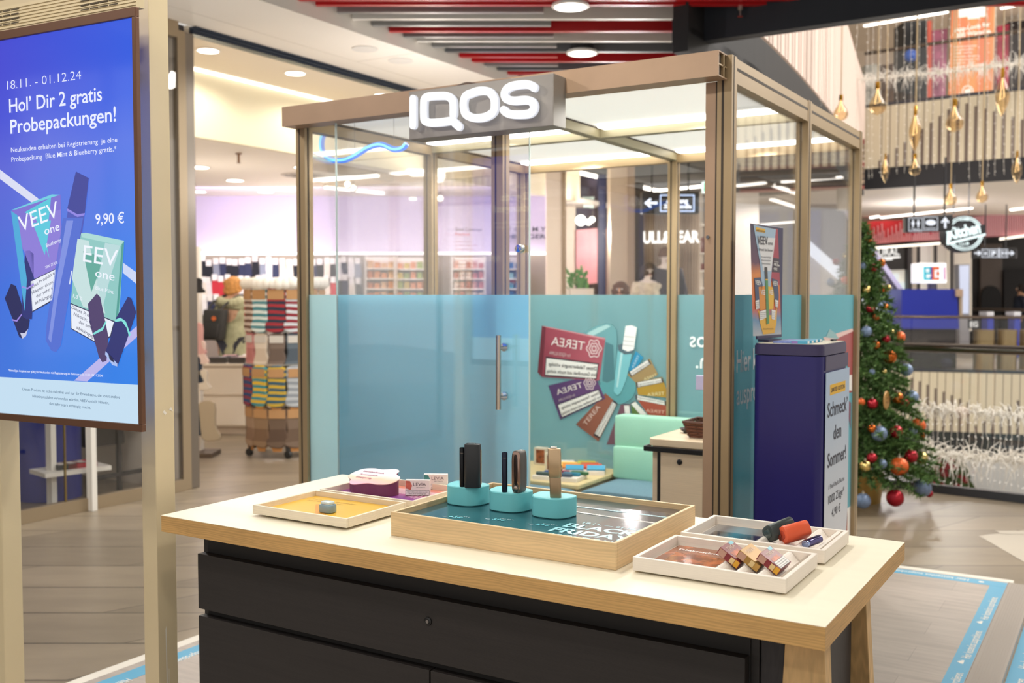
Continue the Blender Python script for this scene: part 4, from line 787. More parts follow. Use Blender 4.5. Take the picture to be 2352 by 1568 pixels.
# leaflets on the stand
for k in range(4):
    c=P(1836+k*14,782-k*2.6,z=1.338); o=G().use(m('#48A0C4',.4)).box(-.0,.0,0,0,0,0) if 0 else None
    yy=by0+.035+k*.052; o=T('product_pack',('nearest','second nearest','third nearest','farthest')[k]+' cyan pack in the row lying on top of the blue stand','pack',(-.968,yy,1.3346),.05,'cyan packs on the blue stand')
    M=wm(o); G().box(-.028,.028,-.022,.022,0,.010,M).obj('carton',m('#54A9C9',.4),o,bevel=.0006); g=G().use(m('#E6E4E0',.5)); g.box(.0282,.0286,-.016,.006,.001,.009,M); g.use(m('#9B7BC0',.5)); g.box(-.026,-.004,-.0224,-.0221,.001,.009,M); g.obj('label_print',None,o)
o=tag(box('leaflet_stack',-1.06,-1.0,by0+.03,by0+.22,1.3346,1.3420,m('#7C8CC8',.4,tex='noise',s=30,amp=.5)),'flat stack of blue and violet leaflets on the blue stand','leaflets')
o=tag(box('marker_pen',-.93,-.918,by1-.07,by1-.02,1.3346,1.341,m('#22242c',.4),bevel=.002),'small black pen lying at the back of the blue stand','pen')
# ---------------------------------------------------------------- inside the booth
oakW=m('#DCC4A4',.5,tex='wood',sc=(1.2,10,10),amp=.05,name='white_oak'); x0=-1.638; x1=-1.26; y0=3.70
ct_=T('counter_cabinet','pale oak drawer counter with a black rail inside the booth','cabinet',(-1.45,4.2,.03)); zt=.934
zt=P(1487,1006,y=y0).z; 
g=G(); g.prism(rr(x0,x1,y0,4.66,.03,zt-.028),(0,0,.028)); g.obj('worktop',oakW,ct_,bevel=.002)
g=G(); g.box(x0+.01,x1-.005,y0+.03,4.64,.05,zt-.029); g.obj('body',oakW,ct_)
bk=m('#141314',.35); box('black_channel',x0+.038,x0+.05,y0+.012,y0+.0295,.05,zt-.05,bk,ct_)
g=G().use(bk); g.beam((x0-.012,y0-.006,zt-.040),(x1,y0-.006,zt-.040),.010,.020); g.beam((x0-.012,y0-.001,zt-.040),(x0-.012,y0+.06,zt-.040),.010,.020); g.obj('hand_rail',None,ct_,bevel=.002)
for z1_,z0_ in ((zt-.052,.42),(.415,.06)): 
    dr=box('drawer',x0+.052,x1-.003,y0+.010,y0+.0290,z0_,z1_,oakW,ct_,bevel=.001)
    if z1_>.5:
        c=P(1561,1061,y=y0+.01); G().lathe((c.x,y0+.0095,c.z),[(.0001,.004),(.009,.004),(.0115,.002),(.0115,0)],18,M=M90).obj('drawer_lock',bk,dr,smooth=True); 
bs=T('wicker_basket','dark brown woven wicker basket on the oak counter','basket',(0,0,0)); a=P(1584,1005,z=zt+.0); bs.location=(a.x+.08,a.y+.04,zt+.001)
b0=Vector((a.x,a.y,zt+.001)); 
def bp(u,v,z): t=1+.22*z/.062; cx,cy=.10,.065; return b0+Vector((cx+(u-cx)*t,cy+(v-cy)*t,z))
wic=m('#5B3524',.6,name='wicker'); wic2=m('#7A4A32',.6)
g=G(); 
for r in range(9):
    z=.004+r*.0066; q=[]
    per=[(u,0) for u in [k*.02 for k in range(11)]]+[(.2,v) for v in [.02*k for k in range(1,7)]]+[(.2-.02*k,.13) for k in range(0,11)]+[(0,.13-.02*k) for k in range(1,6)]
    for i,(u,v) in enumerate(per):
        off=.003*(1 if (i+r)%2 else -1); p=bp(u,v,z); cx=b0+Vector((.10,.065,z)); d=(p-cx).normalized(); q.append(p+d*off)
    q.append(q[0]); g.use(wic if r%2 else wic2); g.tube(q,.0036,5)
g.use(wic); q=[bp(u,v,.062) for u,v in per]; q.append(q[0]); g.tube(q,.006,6)
for i,(u,v) in enumerate(per): g.tube([bp(u,v,0),bp(u,v,.06)],.0022,4)
g.box(b0.x+.01,b0.x+.19,b0.y+.01,b0.y+.12,b0.z,b0.z+.003); g.obj('weave',None,bs,smooth=True)
for k,(dx,dy,h_,cc,lb) in enumerate(((.055,.05,.050,'#8E3A4A','crumpled red wrapped sweet in the wicker basket'),(.085,.07,.052,'#E6E0D8','white paper wrapped sweet in the wicker basket'),(.03,.05,.044,'#C9B090','beige wrapped sweet in the wicker basket'))):
    g=G(); g.ball(b0+Vector((dx,dy,h_)),.016,6,1.3,.9,.7); o=g.obj('wrapped_sweet',m(cc,.4)); tag(o,lb,'sweet')
o=T('lidded_jar','white jar with a domed lid standing behind the wicker basket','jar',b0+Vector((.155,.075,.012))); 
G().lathe(b0+Vector((.155,.075,.012)),[(.022,0),(.026,.02),(.026,.05),(.024,.055)],20).obj('jar_body',m('#D9D6CC',.3),o,smooth=True); G().lathe(b0+Vector((.155,.075,.067)),[(.028,0),(.029,.008),(.022,.018),(.010,.023),(.0001,.024)],20).obj('lid',m('#ECE9E2',.3),o,smooth=True)
o=T('shallow_dish','dark grey shallow dish on the counter left of the basket','dish',(0,0,0)); a=P(1577,993,z=zt+.004); o.location=(a.x,a.y,zt+.001); G().lathe((a.x,a.y+.03,zt+.001),[(.02,0),(.034,.008),(.040,.018),(.037,.018),(.02,.006),(.0001,.005)],20).obj('dish',m('#3B3C40',.35),o,smooth=True)
mo=T('touch_terminal','black upright touch terminal on the counter behind the door post','monitor',(-1.55,4.45,zt)); a=P(1622,858,y=4.40); b_=P(1598,862,y=4.39); c_=P(1621,896,y=4.39)
box('housing',a.x,a.x+.16,4.40,4.44,zt+.03,a.z,m('#26252E',.3),mo,bevel=.003); box('stand_foot',a.x+.02,a.x+.14,4.38,4.48,zt+.001,zt+.03,m('#26252E',.3),mo); box('side_reader',b_.x,a.x-.001,4.39,4.41,c_.z,b_.z,m('#B9AECB',.35),mo,bevel=.002)
# bench
mint=m('#9FD3B9',.75,tex='noise',s=220,amp=.05,name='mint_fabric'); bluf=m('#6C8C9A',.8,tex='noise',s=160,amp=.12,name='bluegrey_fabric')
be=T('corner_bench','upholstered bench with a mint backrest and blue grey seat against the back wall','bench',(-1.9,4.98,.03))
g=G(); xr_=-1.26; g.rbox(((-2.455+xr_)/2,4.965,.44),(1,0,0),(0,0,1),(0,1,0),(xr_+2.455)/2,.045,.275,rad=.25,n=4); g.obj('seat_cushion',bluf,be,smooth=True); box('bench_base',-2.44,xr_,4.72,5.24,.031,.395,oakW,be)
b1=P(1405,1083,y=5.06).z; tz=P(1415,955,y=5.12).z; hh=(tz-.485)/2
for k in range(2): G().rbox(((-2.462+xr_)/2,5.13+.02*k,.487+hh*(.5+k)),(1,0,0),(0,0,1),(0,1,0),(xr_+2.462)/2,hh*.545,.05,rad=.09,n=4).obj('back_cushion',mint,be,smooth=True)
be2=T('side_bench','blue grey upholstered bench along the left wall of the booth','bench',(-2.8,4.1,.03)); G().rbox((-2.80,4.16,.44),(1,0,0),(0,0,1),(0,1,0),.325,.045,.52,rad=.25,n=4).obj('seat_cushion',bluf,be2,smooth=True); box('bench_base',-3.11,-2.50,3.66,4.66,.031,.395,oakW,be2)
ctb=T('corner_table','pale wooden corner table between the two benches, holding trays','table',(-2.8,4.98,.03)); zc=.50
G().prism(rr(-3.12,-2.47,4.69,5.26,.02,zc-.02),(0,0,.02)).obj('tabletop',m('#DCC795',.45,tex='wood',sc=(1.2,10,10),amp=.05),ctb,bevel=.002); box('plinth',-3.10,-2.49,4.71,5.24,.031,zc-.0205,oakW,ctb); G().lathe((-2.62,5.0,zc+.0004),[(.018,0),(.018,.001),(.012,.001)],16).obj('socket_ring',m('#8a7a55',.4),ctb)
def tray2(px0,py0,px1,py1,dep,label):
    a=P(px0,py0,z=zc+.03); b=P(px1,py1,z=zc+.03); d=(b-a); L=d.length; d.normalize(); s=Vector((-d.y,d.x,0)); o=T('product_tray',label,'tray',((a+b)/2+s*dep/2)*1.0); o.location.z=zc+.0005
    q=[a,b,b+s*dep,a+s*dep]; q=[Vector((p.x,p.y,zc+.0005)) for p in q]; G().prism(q,(0,0,.022)).obj('tray_body',cream,o,bevel=.001); return q[0],d,s,L
p0,d,s,L=tray2(1222,1088,1325,1096,.16,'cream tray of coloured pouches on the corner table, front one')
for k,(cc,nm_) in enumerate((('#4B5A55','grey green'),('#46566A','slate'),('#2F4F9A','royal blue'),('#2E7A94','petrol blue'),('#A04450','wine red'),('#3E6B42','moss green'))):
    i,j=k%2,k//2; c=p0+d*(.06+.11*i+.03*j)+s*(.035+.045*j)+Vector((0,0,.031)); G0=G().rbox(c,d,s,(0,0,1),.05,.018,.008,rad=.6,n=3).obj('device_pouch',m(cc,.5),smooth=True); tag(G0,nm_+' pouch lying on the front tray of the corner table','pouch')
p0,d,s,L=tray2(1290,1078,1389,1080,.22,'cream tray of small coloured packs on the corner table, back one')
cols=[('#3E9CC4','cyan'),('#4AA3C8','light cyan'),('#D98A3A','orange'),('#C9513C','red'),('#E0B85A','yellow'),('#B5673A','copper'),('#E9E2D8','white'),('#A8B04A','lime')]
rws=('front','second','third','back')
for k,(cc,nm_) in enumerate(cols):
    i,j=k%2,k//2; c=p0+d*(.07+.12*i-.02*j)+s*(.03+.05*j)+Vector((0,0,.034)); M=Matrix.Translation(c)@Matrix.Rotation(math.atan2(d.y,d.x),4,'Z')@Matrix.Rotation(math.radians(25),4,'X')
    o=T('product_pack',f'small {nm_} pack in the {rws[j]} row of the back tray on the corner table','pack',c-Vector((0,0,.012))); G().box(-.05,.05,-.02,.02,-.009,.009,M).obj('carton',m(cc,.4),o); G().use(m('#EFECE6',.5)).box(-.046,.046,-.0206,-.0201,-.008,.0,M).obj('label_band',None,o)
for k,(px,py,lb,cc) in enumerate(((1232,1045,'cream picture holder with a fire photo on the corner table, left','#D9CDB8'),(1252,1062,'cream picture holder with a fire photo on the corner table, right','#D9CDB8'))):
    a=P(px-12,py+22,z=zc+.001); o=T('picture_holder',lb,'display stand',(a.x,a.y,zc+.001)); a=Vector((a.x+.005,a.y+.10,zc+.001)) if k==0 else Vector((a.x,a.y+.06,zc+.001)); a=Vector((max(a.x,-3.06),min(a.y,5.15),a.z))
    G().box(a.x,a.x+.075,a.y,a.y+.05,a.z,a.z+.10).obj('block',m(cc,.5),o,bevel=.002); G().use(m('#8A4A2A',.4,tex='noise',s=40,amp=.8)).box(a.x+.015,a.x+.073,a.y-.0015,a.y-.0005,a.z+.01,a.z+.09).obj('photo_face',None,o)
# ---------------------------------------------------------------- display screen frame on the left
sA=Vector((-2.291,1.809,0)); sd=Vector((.559,.039,0)).normalized(); sn=Vector((sd.y,-sd.x,0))
Z0,Z1=1.150,2.237; SW=.635
bei=m('#D8C6A0',.45,tex='noise',s=2.5,amp=.04,name='beige_lacquer'); brn=m('#6B4A37',.38,.4,name='bronze_bezel')
stn=T('screen_stand','beige posted stand holding a tall bright blue advertising screen at the left','advertising screen',(-2.62,1.86,.029))
def sp3(a,z,off=0): return Vector((sA.x,sA.y,z))+sd*a+sn*off
def sbox(g,a0,a1,z0,z1,f,b): return g.hexa([sp3(a0,z0,f),sp3(a1,z0,f),sp3(a1,z0,b),sp3(a0,z0,b)],[sp3(a0,z1,f),sp3(a1,z1,f),sp3(a1,z1,b),sp3(a0,z1,b)])
g=G().use(brn); w_=.026
sbox(g,-SW-w_,.014,Z0-.02,Z0,.006,-.008); sbox(g,-SW-w_,.014,Z1,Z1+w_,.006,-.008); sbox(g,-SW-w_,-SW,Z0,Z1,.006,-.028); sbox(g,0,.014,Z0,Z1,.006,-.008)
g.obj('bezel',None,stn,bevel=.0015,label='bronze brown bezel')
scr=bpy.data.materials.new('screen_blue'); scr.use_nodes=True; nt=scr.node_tree; b=nt.nodes['Principled BSDF']; L=nt.links.new
b.inputs['Base Color'].default_value=(.005,.005,.01,1); b.inputs['Roughness'].default_value=.08
tc=N(nt,'ShaderNodeTexCoord'); spx=N(nt,'ShaderNodeSeparateXYZ'); L(tc.outputs['Generated'],spx.inputs[0])
nz=N(nt,'ShaderNodeTexNoise',i_Scale=1.6,i_Detail=2.0); L(tc.outputs['Generated'],nz.inputs['Vector'])
ad=N(nt,'ShaderNodeMath',operation='MULTIPLY_ADD'); ad.inputs[1].default_value=.22; L(nz.outputs['Fac'],ad.inputs[0]); L(spx.outputs[2],ad.inputs[2])
cr=N(nt,'ShaderNodeValToRGB'); e=cr.color_ramp.elements; e[0].position=.1; e[0].color=lin('#2A86E2'); e[1].position=1.1 if 0 else 1.0; e[1].color=lin('#4044D4')
for p_,c_ in ((.45,'#2F7EE4'),(.62,'#5478DC'),(.78,'#6470DC'),(.90,'#4250DA')): x=e.new(p_); x.color=lin(c_)
L(ad.outputs[0],cr.inputs[0]); 
cr2=N(nt,'ShaderNodeValToRGB'); e=cr2.color_ramp.elements; e[0].color=lin('#5A52C8'); e[1].color=lin('#2E7DF0'); mxx=N(nt,'ShaderNodeMix',data_type='RGBA'); mxx.inputs[0].default_value=.4
L(spx.outputs[0],cr2.inputs[0]); L(cr.outputs[0],mxx.inputs[6]); L(cr2.outputs[0],mxx.inputs[7]); L(mxx.outputs[2],b.inputs['Emission Color']); b.inputs['Emission Strength'].default_value=1.0
g=G(); sbox(g,-SW,0,Z0,Z1,-.002,-.006); scp=g.obj('screen_panel',scr,stn)
SP=PL(sA+sn*-.0015,sn)
zfoot=SP.p(325,884).z
g=G(); sbox(g,-SW,0,Z0,zfoot,-.0018,-.0020); g.obj('notice_strip',E('#C3DDF0',1.0),scp)
def S2(pts): return [(x/3.136,500+y/3.136) for x,y in pts]
def S1(pts): return [(x/2.8,y/2.8) for x,y in pts]
def decal(name,items,parent,pl=SP):
    g=G()
    for k,(c,pts,*o) in enumerate(items):
        g.use(E(c,o[0] if o else 1)); g.poly(pl,pts,.0004+.00022*k)
    return g.obj(name,None,parent)
decal('ribbon_print',[('#D9DCF2',S1([(0,1090),(0,1150),(215,1310),(258,1285)])),('#C9D4F4',S2([(890,325),(1000,405),(1000,490),(885,395)])),('#B9B4EA',S2([(535,1172),(630,1178),(1008,840),(1004,765)]))],scp)
decal('pack_print',[('#7C6FD0',S1([(75,1355),(390,1250),(400,1568),(310,1640),(230,1660),(140,1600)])),('#8A7BD6',S2([(120,40),(440,-60),(440,300),(395,370),(250,440),(160,200)])),('#4AA8D8',S1([(72,1355),(115,1385),(175,1800),(160,2000)])) ,('#57C7DA',S1([(160,1365),(330,1270),(300,1568),(320,1660),(230,1400)])),
 ('#6FCBE0',S1([(72,1352),(335,1250),(388,1252),(110,1345)])),('#59C6DC',S2([(235,40),(370,20),(325,268),(255,80)]))],scp)
decal('pack_print',[('#8CC6C2',S2([(585,112),(895,168),(855,760),(510,615),(530,400)])),('#A9D8D4',S2([(585,112),(620,108),(895,165),(870,200),(590,140)])),('#C4DEDE',S2([(560,150),(640,165),(760,690),(600,640),(520,440)])),('#5FA79A',S2([(600,240),(700,270),(740,330),(660,535)])),('#4D9C93',S2([(880,190),(897,170),(850,760),(835,745)])),('#B7D8DA',S2([(760,180),(870,200),(800,420),(745,640),(700,480)]))],scp)
decal('warning_print',[('#2A2F55',S2([(215,455),(408,362),(380,600),(228,684)])),('#E8EDF8',S2([(222,460),(405,370),(378,590),(235,672)])),('#2A2F55',S2([(508,612),(830,745),(800,860),(700,905),(512,800)])),('#E8EDF8',S2([(513,622),(822,750),(795,850),(700,897),(517,795)]))],scp)
decal('device_print',[('#4B57B8',S1([(490,1103),(572,1145),(545,1380),(520,1560),(400,1560),(440,1340)])),('#4F6CD0',S2([(455,0),(600,0),(520,430),(440,920),(405,968),(370,955),(330,880),(335,780)])),('#7C8FE0',S2([(480,20),(530,20),(420,560),(370,900),(350,870),(400,500)])),('#3B4298',S1([(490,1103),(572,1145),(548,1370),(500,1385),(435,1340)])),('#8E84E2',S1([(435,1340),(500,1378),(548,1370),(545,1385),(500,1395),(432,1355)])),('#D3DDF6',S2([(516,380),(524,382),(508,480),(500,478)]))],scp)
decal('pod_print',[('#1B2058',S2([(80,475),(115,490),(160,630),(215,740),(205,800),(165,870),(140,860),(35,580)])),('#242C74',S2([(185,238),(215,235),(243,260),(245,440),(232,730),(190,730),(162,710),(160,480)])),('#9C86E2',S2([(162,490),(200,503),(245,470),(246,485),(200,515),(160,503)])),('#9C86E2',S2([(88,728),(120,738),(158,690),(160,700),(125,748),(90,740)])),('#C9CCE4',S2([(148,830),(165,870),(190,850),(205,800),(180,830)])),
 ('#4A3A6A',S2([(636,620),(700,545),(725,570),(785,860),(770,1030),(740,1040),(715,1000),(650,760)])),('#232A70',S2([(925,568),(950,580),(985,680),(960,760),(850,1070),(765,960),(800,860),(840,720)])),('#7FE0DA',S2([(832,735),(870,718),(910,745),(945,840),(935,860),(915,790),(880,742),(835,750)])),('#7FE0DA',S2([(675,830),(740,790),(770,735),(772,750),(745,810),(680,842)])),('#A9BEF0',S2([(765,960),(790,985),(850,1050),(850,1070),(815,1060),(762,985)])),('#151A48',S2([(785,975),(820,1010),(830,1045),(795,1020)]))],scp)
def tl(nm,pl,c,t,a,b,h,bold=0,off=.0024,par=None):
    g=G().use(E(c)); g.tp(pl,t,a,b,h,bold=bold,off=off); return g.obj(nm,None,par)
W='#E8ECFF'
rows=[('18.11. - 01.12.24',(18,206),(188,182),21,-.012),('Hol’ Dir 2 gratis',(23,259),(236,231),33,.011),('Probepackungen!',(26,307),(268,278),33,.011),('Neukunden erhalten bei Registrierung  je eine',(27,350),(271,326),11.5,.004),('Probepackung  Blue Mint & Blueberry gratis.*',(28,372),(269,347),11.5,.004),('9,90 €',(221,515),(287,512),25,.01),('*Einmaliges Angebot nur gültig für Neukunden mit Registrierung im Zeitraum vom 11.11.-24.11.2024.',(21,852),(238,865),5.2,.012)]
for t,a,b_,h_,bo in rows: tl('lettering',SP,W,t,a,b_,h_,bo,par=scp)
for t,a,b_,h_ in (('VEEV',(48,533),(138,497),38),('one',(105,540),(139,528),20),('Blueberry',(108,568),(142,554),9),('2000 ZÜGE',(106,617),(134,605),6),('EEV',(192,600),(270,613),40),('one',(220,635),(264,645),20),('Blue Mint',(221,664),(262,675),9),('1,8 %',(169,683),(190,690),9)): tl('pack_lettering',SP,'#F0F4FF',t,a,b_,h_,par=scp)
for t,a,b_,h_ in (('ieses Produkt e',(75,663),(128,629),8),('Nikotin: einen',(76,676),(124,650),8),('der sehr s',(86,684),(123,664),8),('abhängig',(83,699),(121,681),8),('Dieses Pro',(166,708),(206,728),8),('Nikotin: e',(171,724),(210,742),8),('der sehr',(183,742),(214,756),8),('abhängig',(177,754),(216,776),8)): tl('warning_lettering',SP,'#2A2F55',t,a,b_,h_,off=.003,par=scp)
for t,a,b_ in (('Dieses Produkt ist nicht risikofrei und nur für Erwachsene, die sonst andere',(52,896),(276,915)),('Nikotinprodukte verwenden würden. VEEV enthält Nikotin,',(75,912),(251,928)),('das sehr stark abhängig macht.',(114,929),(209,939))): tl('lettering',SP,'#3C5A78',t,a,b_,6.5,off=.0008,par=scp)
# rear screen unit behind the posts: the same advertisement facing the booth
ry=2.058; rx0=-3.10; rx1=-2.445
box('rear_bezel',rx0,rx1,2.022,2.052,Z0-.03,Z1+.03,brn,stn); scb=box('rear_screen_panel',rx0+.02,rx1-.02,2.0525,2.055,Z0,Z1,scr,stn)
bo_=Vector((rx1-.02,2.0565,0))
def bt(t,a,z,h,w,c=W,bold=0):
    g=G().use(E(c)); g.text(t,bo_+Vector((-a,0,z)),(-1,0,0),(0,0,1),h,w=w,bold=bold); g.obj('lettering',None,scb)
bt('18.11. - 01.12.24',.06,2.06,.026,.28); bt('Hol’ Dir 2 gratis',.06,2.0,.042,.37,bold=.02); bt('Probepackungen!',.06,1.94,.042,.42,bold=.02); bt('Neukunden erhalten bei Registrierung je eine',.06,1.88,.014,.42); bt('Probepackung Blue Mint & Blueberry gratis.*',.06,1.855,.014,.42); bt('9,90 €',.44,1.68,.032,.11,bold=.02)
box('notice_strip',rx0+.02,rx1-.02,2.0551,2.0555,Z0,Z0+.12,E('#C3DDF0',1),scb)
# header with vents, posts
g=G().use(bei); sbox(g,-SW-w_,.010,Z1+w_+.002,Z1+w_+.07,-.002,-.03)
for k in range(7): sbox(g,-SW-w_,.010,Z1+w_+.006+k*.009,Z1+w_+.0085+k*.009,.0005,-.002)
g.use(m('#4A3E2C',.7))
for a0 in (-.60,-.20):
    for r in range(4):
        for c_ in range(4): sbox(g,a0+c_*.037,a0+c_*.037+.032,Z1+w_+.016+r*.0125,Z1+w_+.0195+r*.0125,.001,-.001)
g.obj('vented_header',None,stn)
px0=P(345,1100,y=1.95).x; px1=P(358,1100,y=1.95).x
g=G().use(bei); g.box(px1-.062,px1,1.95,2.019,.029,2.46); g.obj('post',None,stn,bevel=.002)
g=G().use(m('#E9E2D4',.6)); Xf=px1+.0006
for q in ([(1.978,1.16),(1.984,1.165),(1.992,1.155),(1.986,1.15)],[(2.0,1.165),(2.008,1.172),(2.015,1.158)],[(1.975,.52),(1.979,.53),(1.981,.30),(1.978,.24)],[(1.985,.40),(1.987,.40),(1.984,.22)]): g.faces([Vector((Xf,y,z)) for y,z in q],[list(range(len(q)))])
bpy.data.objects['post.001'] if 0 else None
g.obj('scratch_marks',None,stn,label='pale scratches on the right post')
lx=P(48,1100,y=2.02).x; G().box(lx-.062,lx,1.95,2.019,.029,2.46).obj('post',bei,stn,bevel=.004)
g=G().use(bei); g.box(lx,px1-.062,1.965,2.005,2.30,2.45); g.box(lx-.062,px1,1.94,2.03,2.461,2.50); g.obj('cross_beam',None,stn)
g=G().use(brn); g.box(-2.80,-2.74,1.885,1.99,1.2,2.2) if 0 else None
for z in (1.3,2.1):
    g.box(-2.75,-2.45,1.90,1.965,z,z+.04)
    
g.obj('mount_bracket',None,stn)
# ---------------------------------------------------------------- shop row on the left
shopw=m('#EFE2CE',.7,name='shop_cream'); steel=m('#857C72',.34,.8,name='brushed_pillar'); alu=m('#A08E74',.4,.5,name='shop_frame')
pv0=P(412,600,x=-6.2).y; pvm=P(430,600,x=-6.2).y; pv1=P(450,600,x=-6.2).y
pil=T('steel_pillar','tall brushed steel portal pillar between the two shop fronts','pillar',(-6.2,(pv0+pv1)/2,.002))
box('steel_face',-6.24,-6.19,pvm+.001,pv1,.002,3.49,steel,pil,bevel=.004); box('trim_face',-6.24,-6.185,pv0,pvm,.002,3.49,alu,pil)
# dark roller shutter box above the open shop front
g=G().use(m('#1F2B3B',.35)); 
for k,(z0_,z1_,dx) in enumerate(((3.535,3.549,.0),(3.515,3.533,.02),(3.495,3.513,.035))): g.box(-6.28,-6.2-dx+.035,pv1+.001,11.0,z0_,z1_)
o=g.obj('shutter_box'); tag(o,'long dark blue shutter housing above the open shop front','shutter')
# left shop window
wnd=T('window_1',None,None,(-6.2,1.8,0)); wnd['kind']='structure'
g=G().use(alu); g.box(-6.23,-6.17,-2,pv0-.002,.001,.09); g.box(-6.23,-6.17,-2,pv0-.002,3.43,3.55)
for y in (-2,3.0,4.955,): g.box(-6.225,-6.175,y-.02,y+.02,.09,3.43)
g.obj('window_frame',None,wnd); box('glass',-6.205,-6.197,-2,pv0-.002,.09,3.43,GLS,wnd)
box('glass_joint',-6.21,-6.193,P(150,1100,x=-6.2).y-.004,P(150,1100,x=-6.2).y+.004,.09,3.43,m('#8F7A48',.3,.6),wnd)
struct(box('wall_left',-9.3,-9.2,-3,5.1,0,3.55,m('#CDBFAE',.8))); 
struct(box('wall_left_shop',-8.4,-8.3,-3,5.2,0,3.5,m('#6B6462',.8))).name='wall_left_shop'
g=G(); g.box(-9.2,-6.24,-3,pv1-.05,3.5,3.55); struct(g.obj('ceiling_left_shop',m('#4A4648',.8)))
dv=box('wall_divider',-9.2,-6.25,pv0+.02,pv1-.08,0,3.5,shopw); struct(dv)
# things behind the left window
def PW(px,py,x=-6.6): return P(px,py,x=x)
a=P(52,1165,z=.02); b_=P(180,1160,z=.02)
o=T('blue_cylinder','large deep blue cylindrical display drum behind the left shop window','display drum',(-7.0,4.0,.002)); r_=.20; c=P(112,1100,x=-6.85)
G().lathe((c.x,c.y,.002),[(r_*1.15,0),(r_*1.15,1.62),(r_*1.13,1.64),(.0001,1.64)],40).obj('drum',m('#22308A',.5),o,smooth=True)
ws=T('white_stand','slim white shop shelf stand with small boxes behind the left window','shelf',(-6.5,4.6,.002)); wm_=m('#E4DFD6',.5)
for px in (120,212):
    a=P(px,1172,z=.002); G().box(a.x-.03,a.x+.03,a.y-.02,a.y+.02,.002,1.35).obj('upright',wm_,ws)
a=P(120,1172,z=.002); b_=P(212,1158,z=.002); zs=P(165,1083,x=(a.x+b_.x)/2).z; dd_=(b_-a).normalized(); sw=Vector((-dd_.y,dd_.x,0))
for z in (zs,zs+.55): 
    g=G(); q=[a-dd_*.09-sw*.12,b_+dd_*.09-sw*.12,b_+dd_*.09+sw*.15,a-dd_*.09+sw*.15]; g.prism([Vector((p.x,p.y,z)) for p in q],(0,0,.03)); g.obj('shelf_board',wm_,ws)
for k,(t,cc,lb) in enumerate(((.30,'#2B2C30','black flat box on the white shelf behind the window'),(.55,'#A32B35','red flat box on the white shelf behind the window, left one'),(.80,'#B23640','red flat box on the white shelf behind the window, right one'))):
    c=a.lerp(b_,t); o=T('flat_box',lb,'box',(c.x,c.y,zs+.031),math.atan2(dd_.y,dd_.x)); M=wm(o); G().box(-.065,.065,-.07,.07,0,.035,M).obj('carton',m(cc,.5),o); G().use(m('#D9CFC6',.5)).box(-.05,.0,-.05,.05,.0351,.0356,M).obj('sticker',None,o)
rk=T('black_rack','black metal garment rack with dark goods behind the left shop window','rack',(-6.9,5.0,.002)); bkm=m('#2B2927',.6)
a=P(205,1137,z=.002);b_=P(340,1112,z=.002); d_=(b_-a).normalized()
g=G().use(bkm); 
for t in (0,.5,1): p=a.lerp(b_,t); g.beam(p,p+Vector((0,0,1.5)),.03,.03,up=(0,1,0))
for z in (.12,1.48): g.beam(a+Vector((0,0,z)),b_+Vector((0,0,z)),.03,.03)
g.obj('rack_frame',None,rk); G().hexa([a+Vector((0,0,.35))+sw*.02,a.lerp(b_,.62)+Vector((0,0,.35))+sw*.02,a.lerp(b_,.62)+Vector((0,0,.35))+sw*.3,a+Vector((0,0,.35))+sw*.3],[a+Vector((0,0,1.4))+sw*.02,a.lerp(b_,.62)+Vector((0,0,1.4))+sw*.02,a.lerp(b_,.62)+Vector((0,0,1.4))+sw*.3,a+Vector((0,0,1.4))+sw*.3]).obj('back_panel',m('#3A3532',.7),rk)
for k in range(5):
    p=a.lerp(b_,.68+k*.07); g=G(); g.beam(p+Vector((0,0,.55)),p+Vector((0,0,1.42)),.05,.06,up=(0,1,0)); o=g.obj('dark_garment',m(('#2a2a2e','#3a3a40','#55585c','#24262c','#403a38')[k],.8),smooth=False); tag(o,('first','second','third','fourth','fifth')[k]+' dark garment from the left hanging on the black rack','garment')
# open shop interior -------------------------------------------------
g=G(); g.box(-7.14,-6.24,pv1-.02,13.6,3.5,3.56); struct(g.obj('ceiling_shop_front',shopw))
g=G(); g.box(-7.20,-7.14,pv1-.02,13.6,2.90,3.56); struct(g.obj('wall_ceiling_drop',m('#F0E6C8',.7)))
g=G(); g.box(-20,-7.20,pv1-.02,24,2.90,2.96); struct(g.obj('ceiling_shop_back',m('#F6ECDD',.7)))
o=box('led_line',-7.139,-7.10,pv1,13.5,3.478,3.4995,E('#FFF4E2',2.4)); tag(o,'long thin white light line in the shop ceiling','light line')
def downlight(px,py,z,lb,r=.085,grp='round downlights in the shop ceiling'):
    c=P(px,py,z=z); o=T('downlight',lb,'ceiling light',c,0,grp); G().lathe(c,[(r*1.25,-.003),(r*1.25,.0),(r,-.005)],22).obj('rim',m('#EFE6DA',.5),o); G().lathe(c,[(.0001,-.0080),(r,-.0065),(r,-.005)],20).obj('lens',E('#FFF6E8',6),o)
for px,py,z,lb in ((478,116,3.498,'first round downlight in the front shop ceiling, nearest the steel pillar'),(678,168,3.498,'second round downlight in the front shop ceiling'),(880,218,3.498,'third round downlight in the front shop ceiling, just above the booth fascia'),(458,384,2.898,'round downlight in the low shop ceiling, upper left one'),(540,414,2.898,'round downlight in the low shop ceiling, middle one below the sprinkler'),(697,384,2.898,'round downlight in the low shop ceiling beside the booth post'),(455,440,2.898,'round downlight in the low shop ceiling, lowest left beside the pillar'),(610,440,2.898,'round downlight in the low shop ceiling, lowest right above the lilac lit wall')): downlight(px,py,z,lb,r=.085 if z>3 else .10)
c=P(697,402,z=2.898); o=T('ceiling_vent','round swirl air vent in the low shop ceiling','vent',c); G().lathe(c,[(.26,0),(.26,-.006),(.0001,-.006)],28).obj('vent_plate',m('#CFC3B4',.6),o)
g=G().use(m('#8E8478',.7)); 
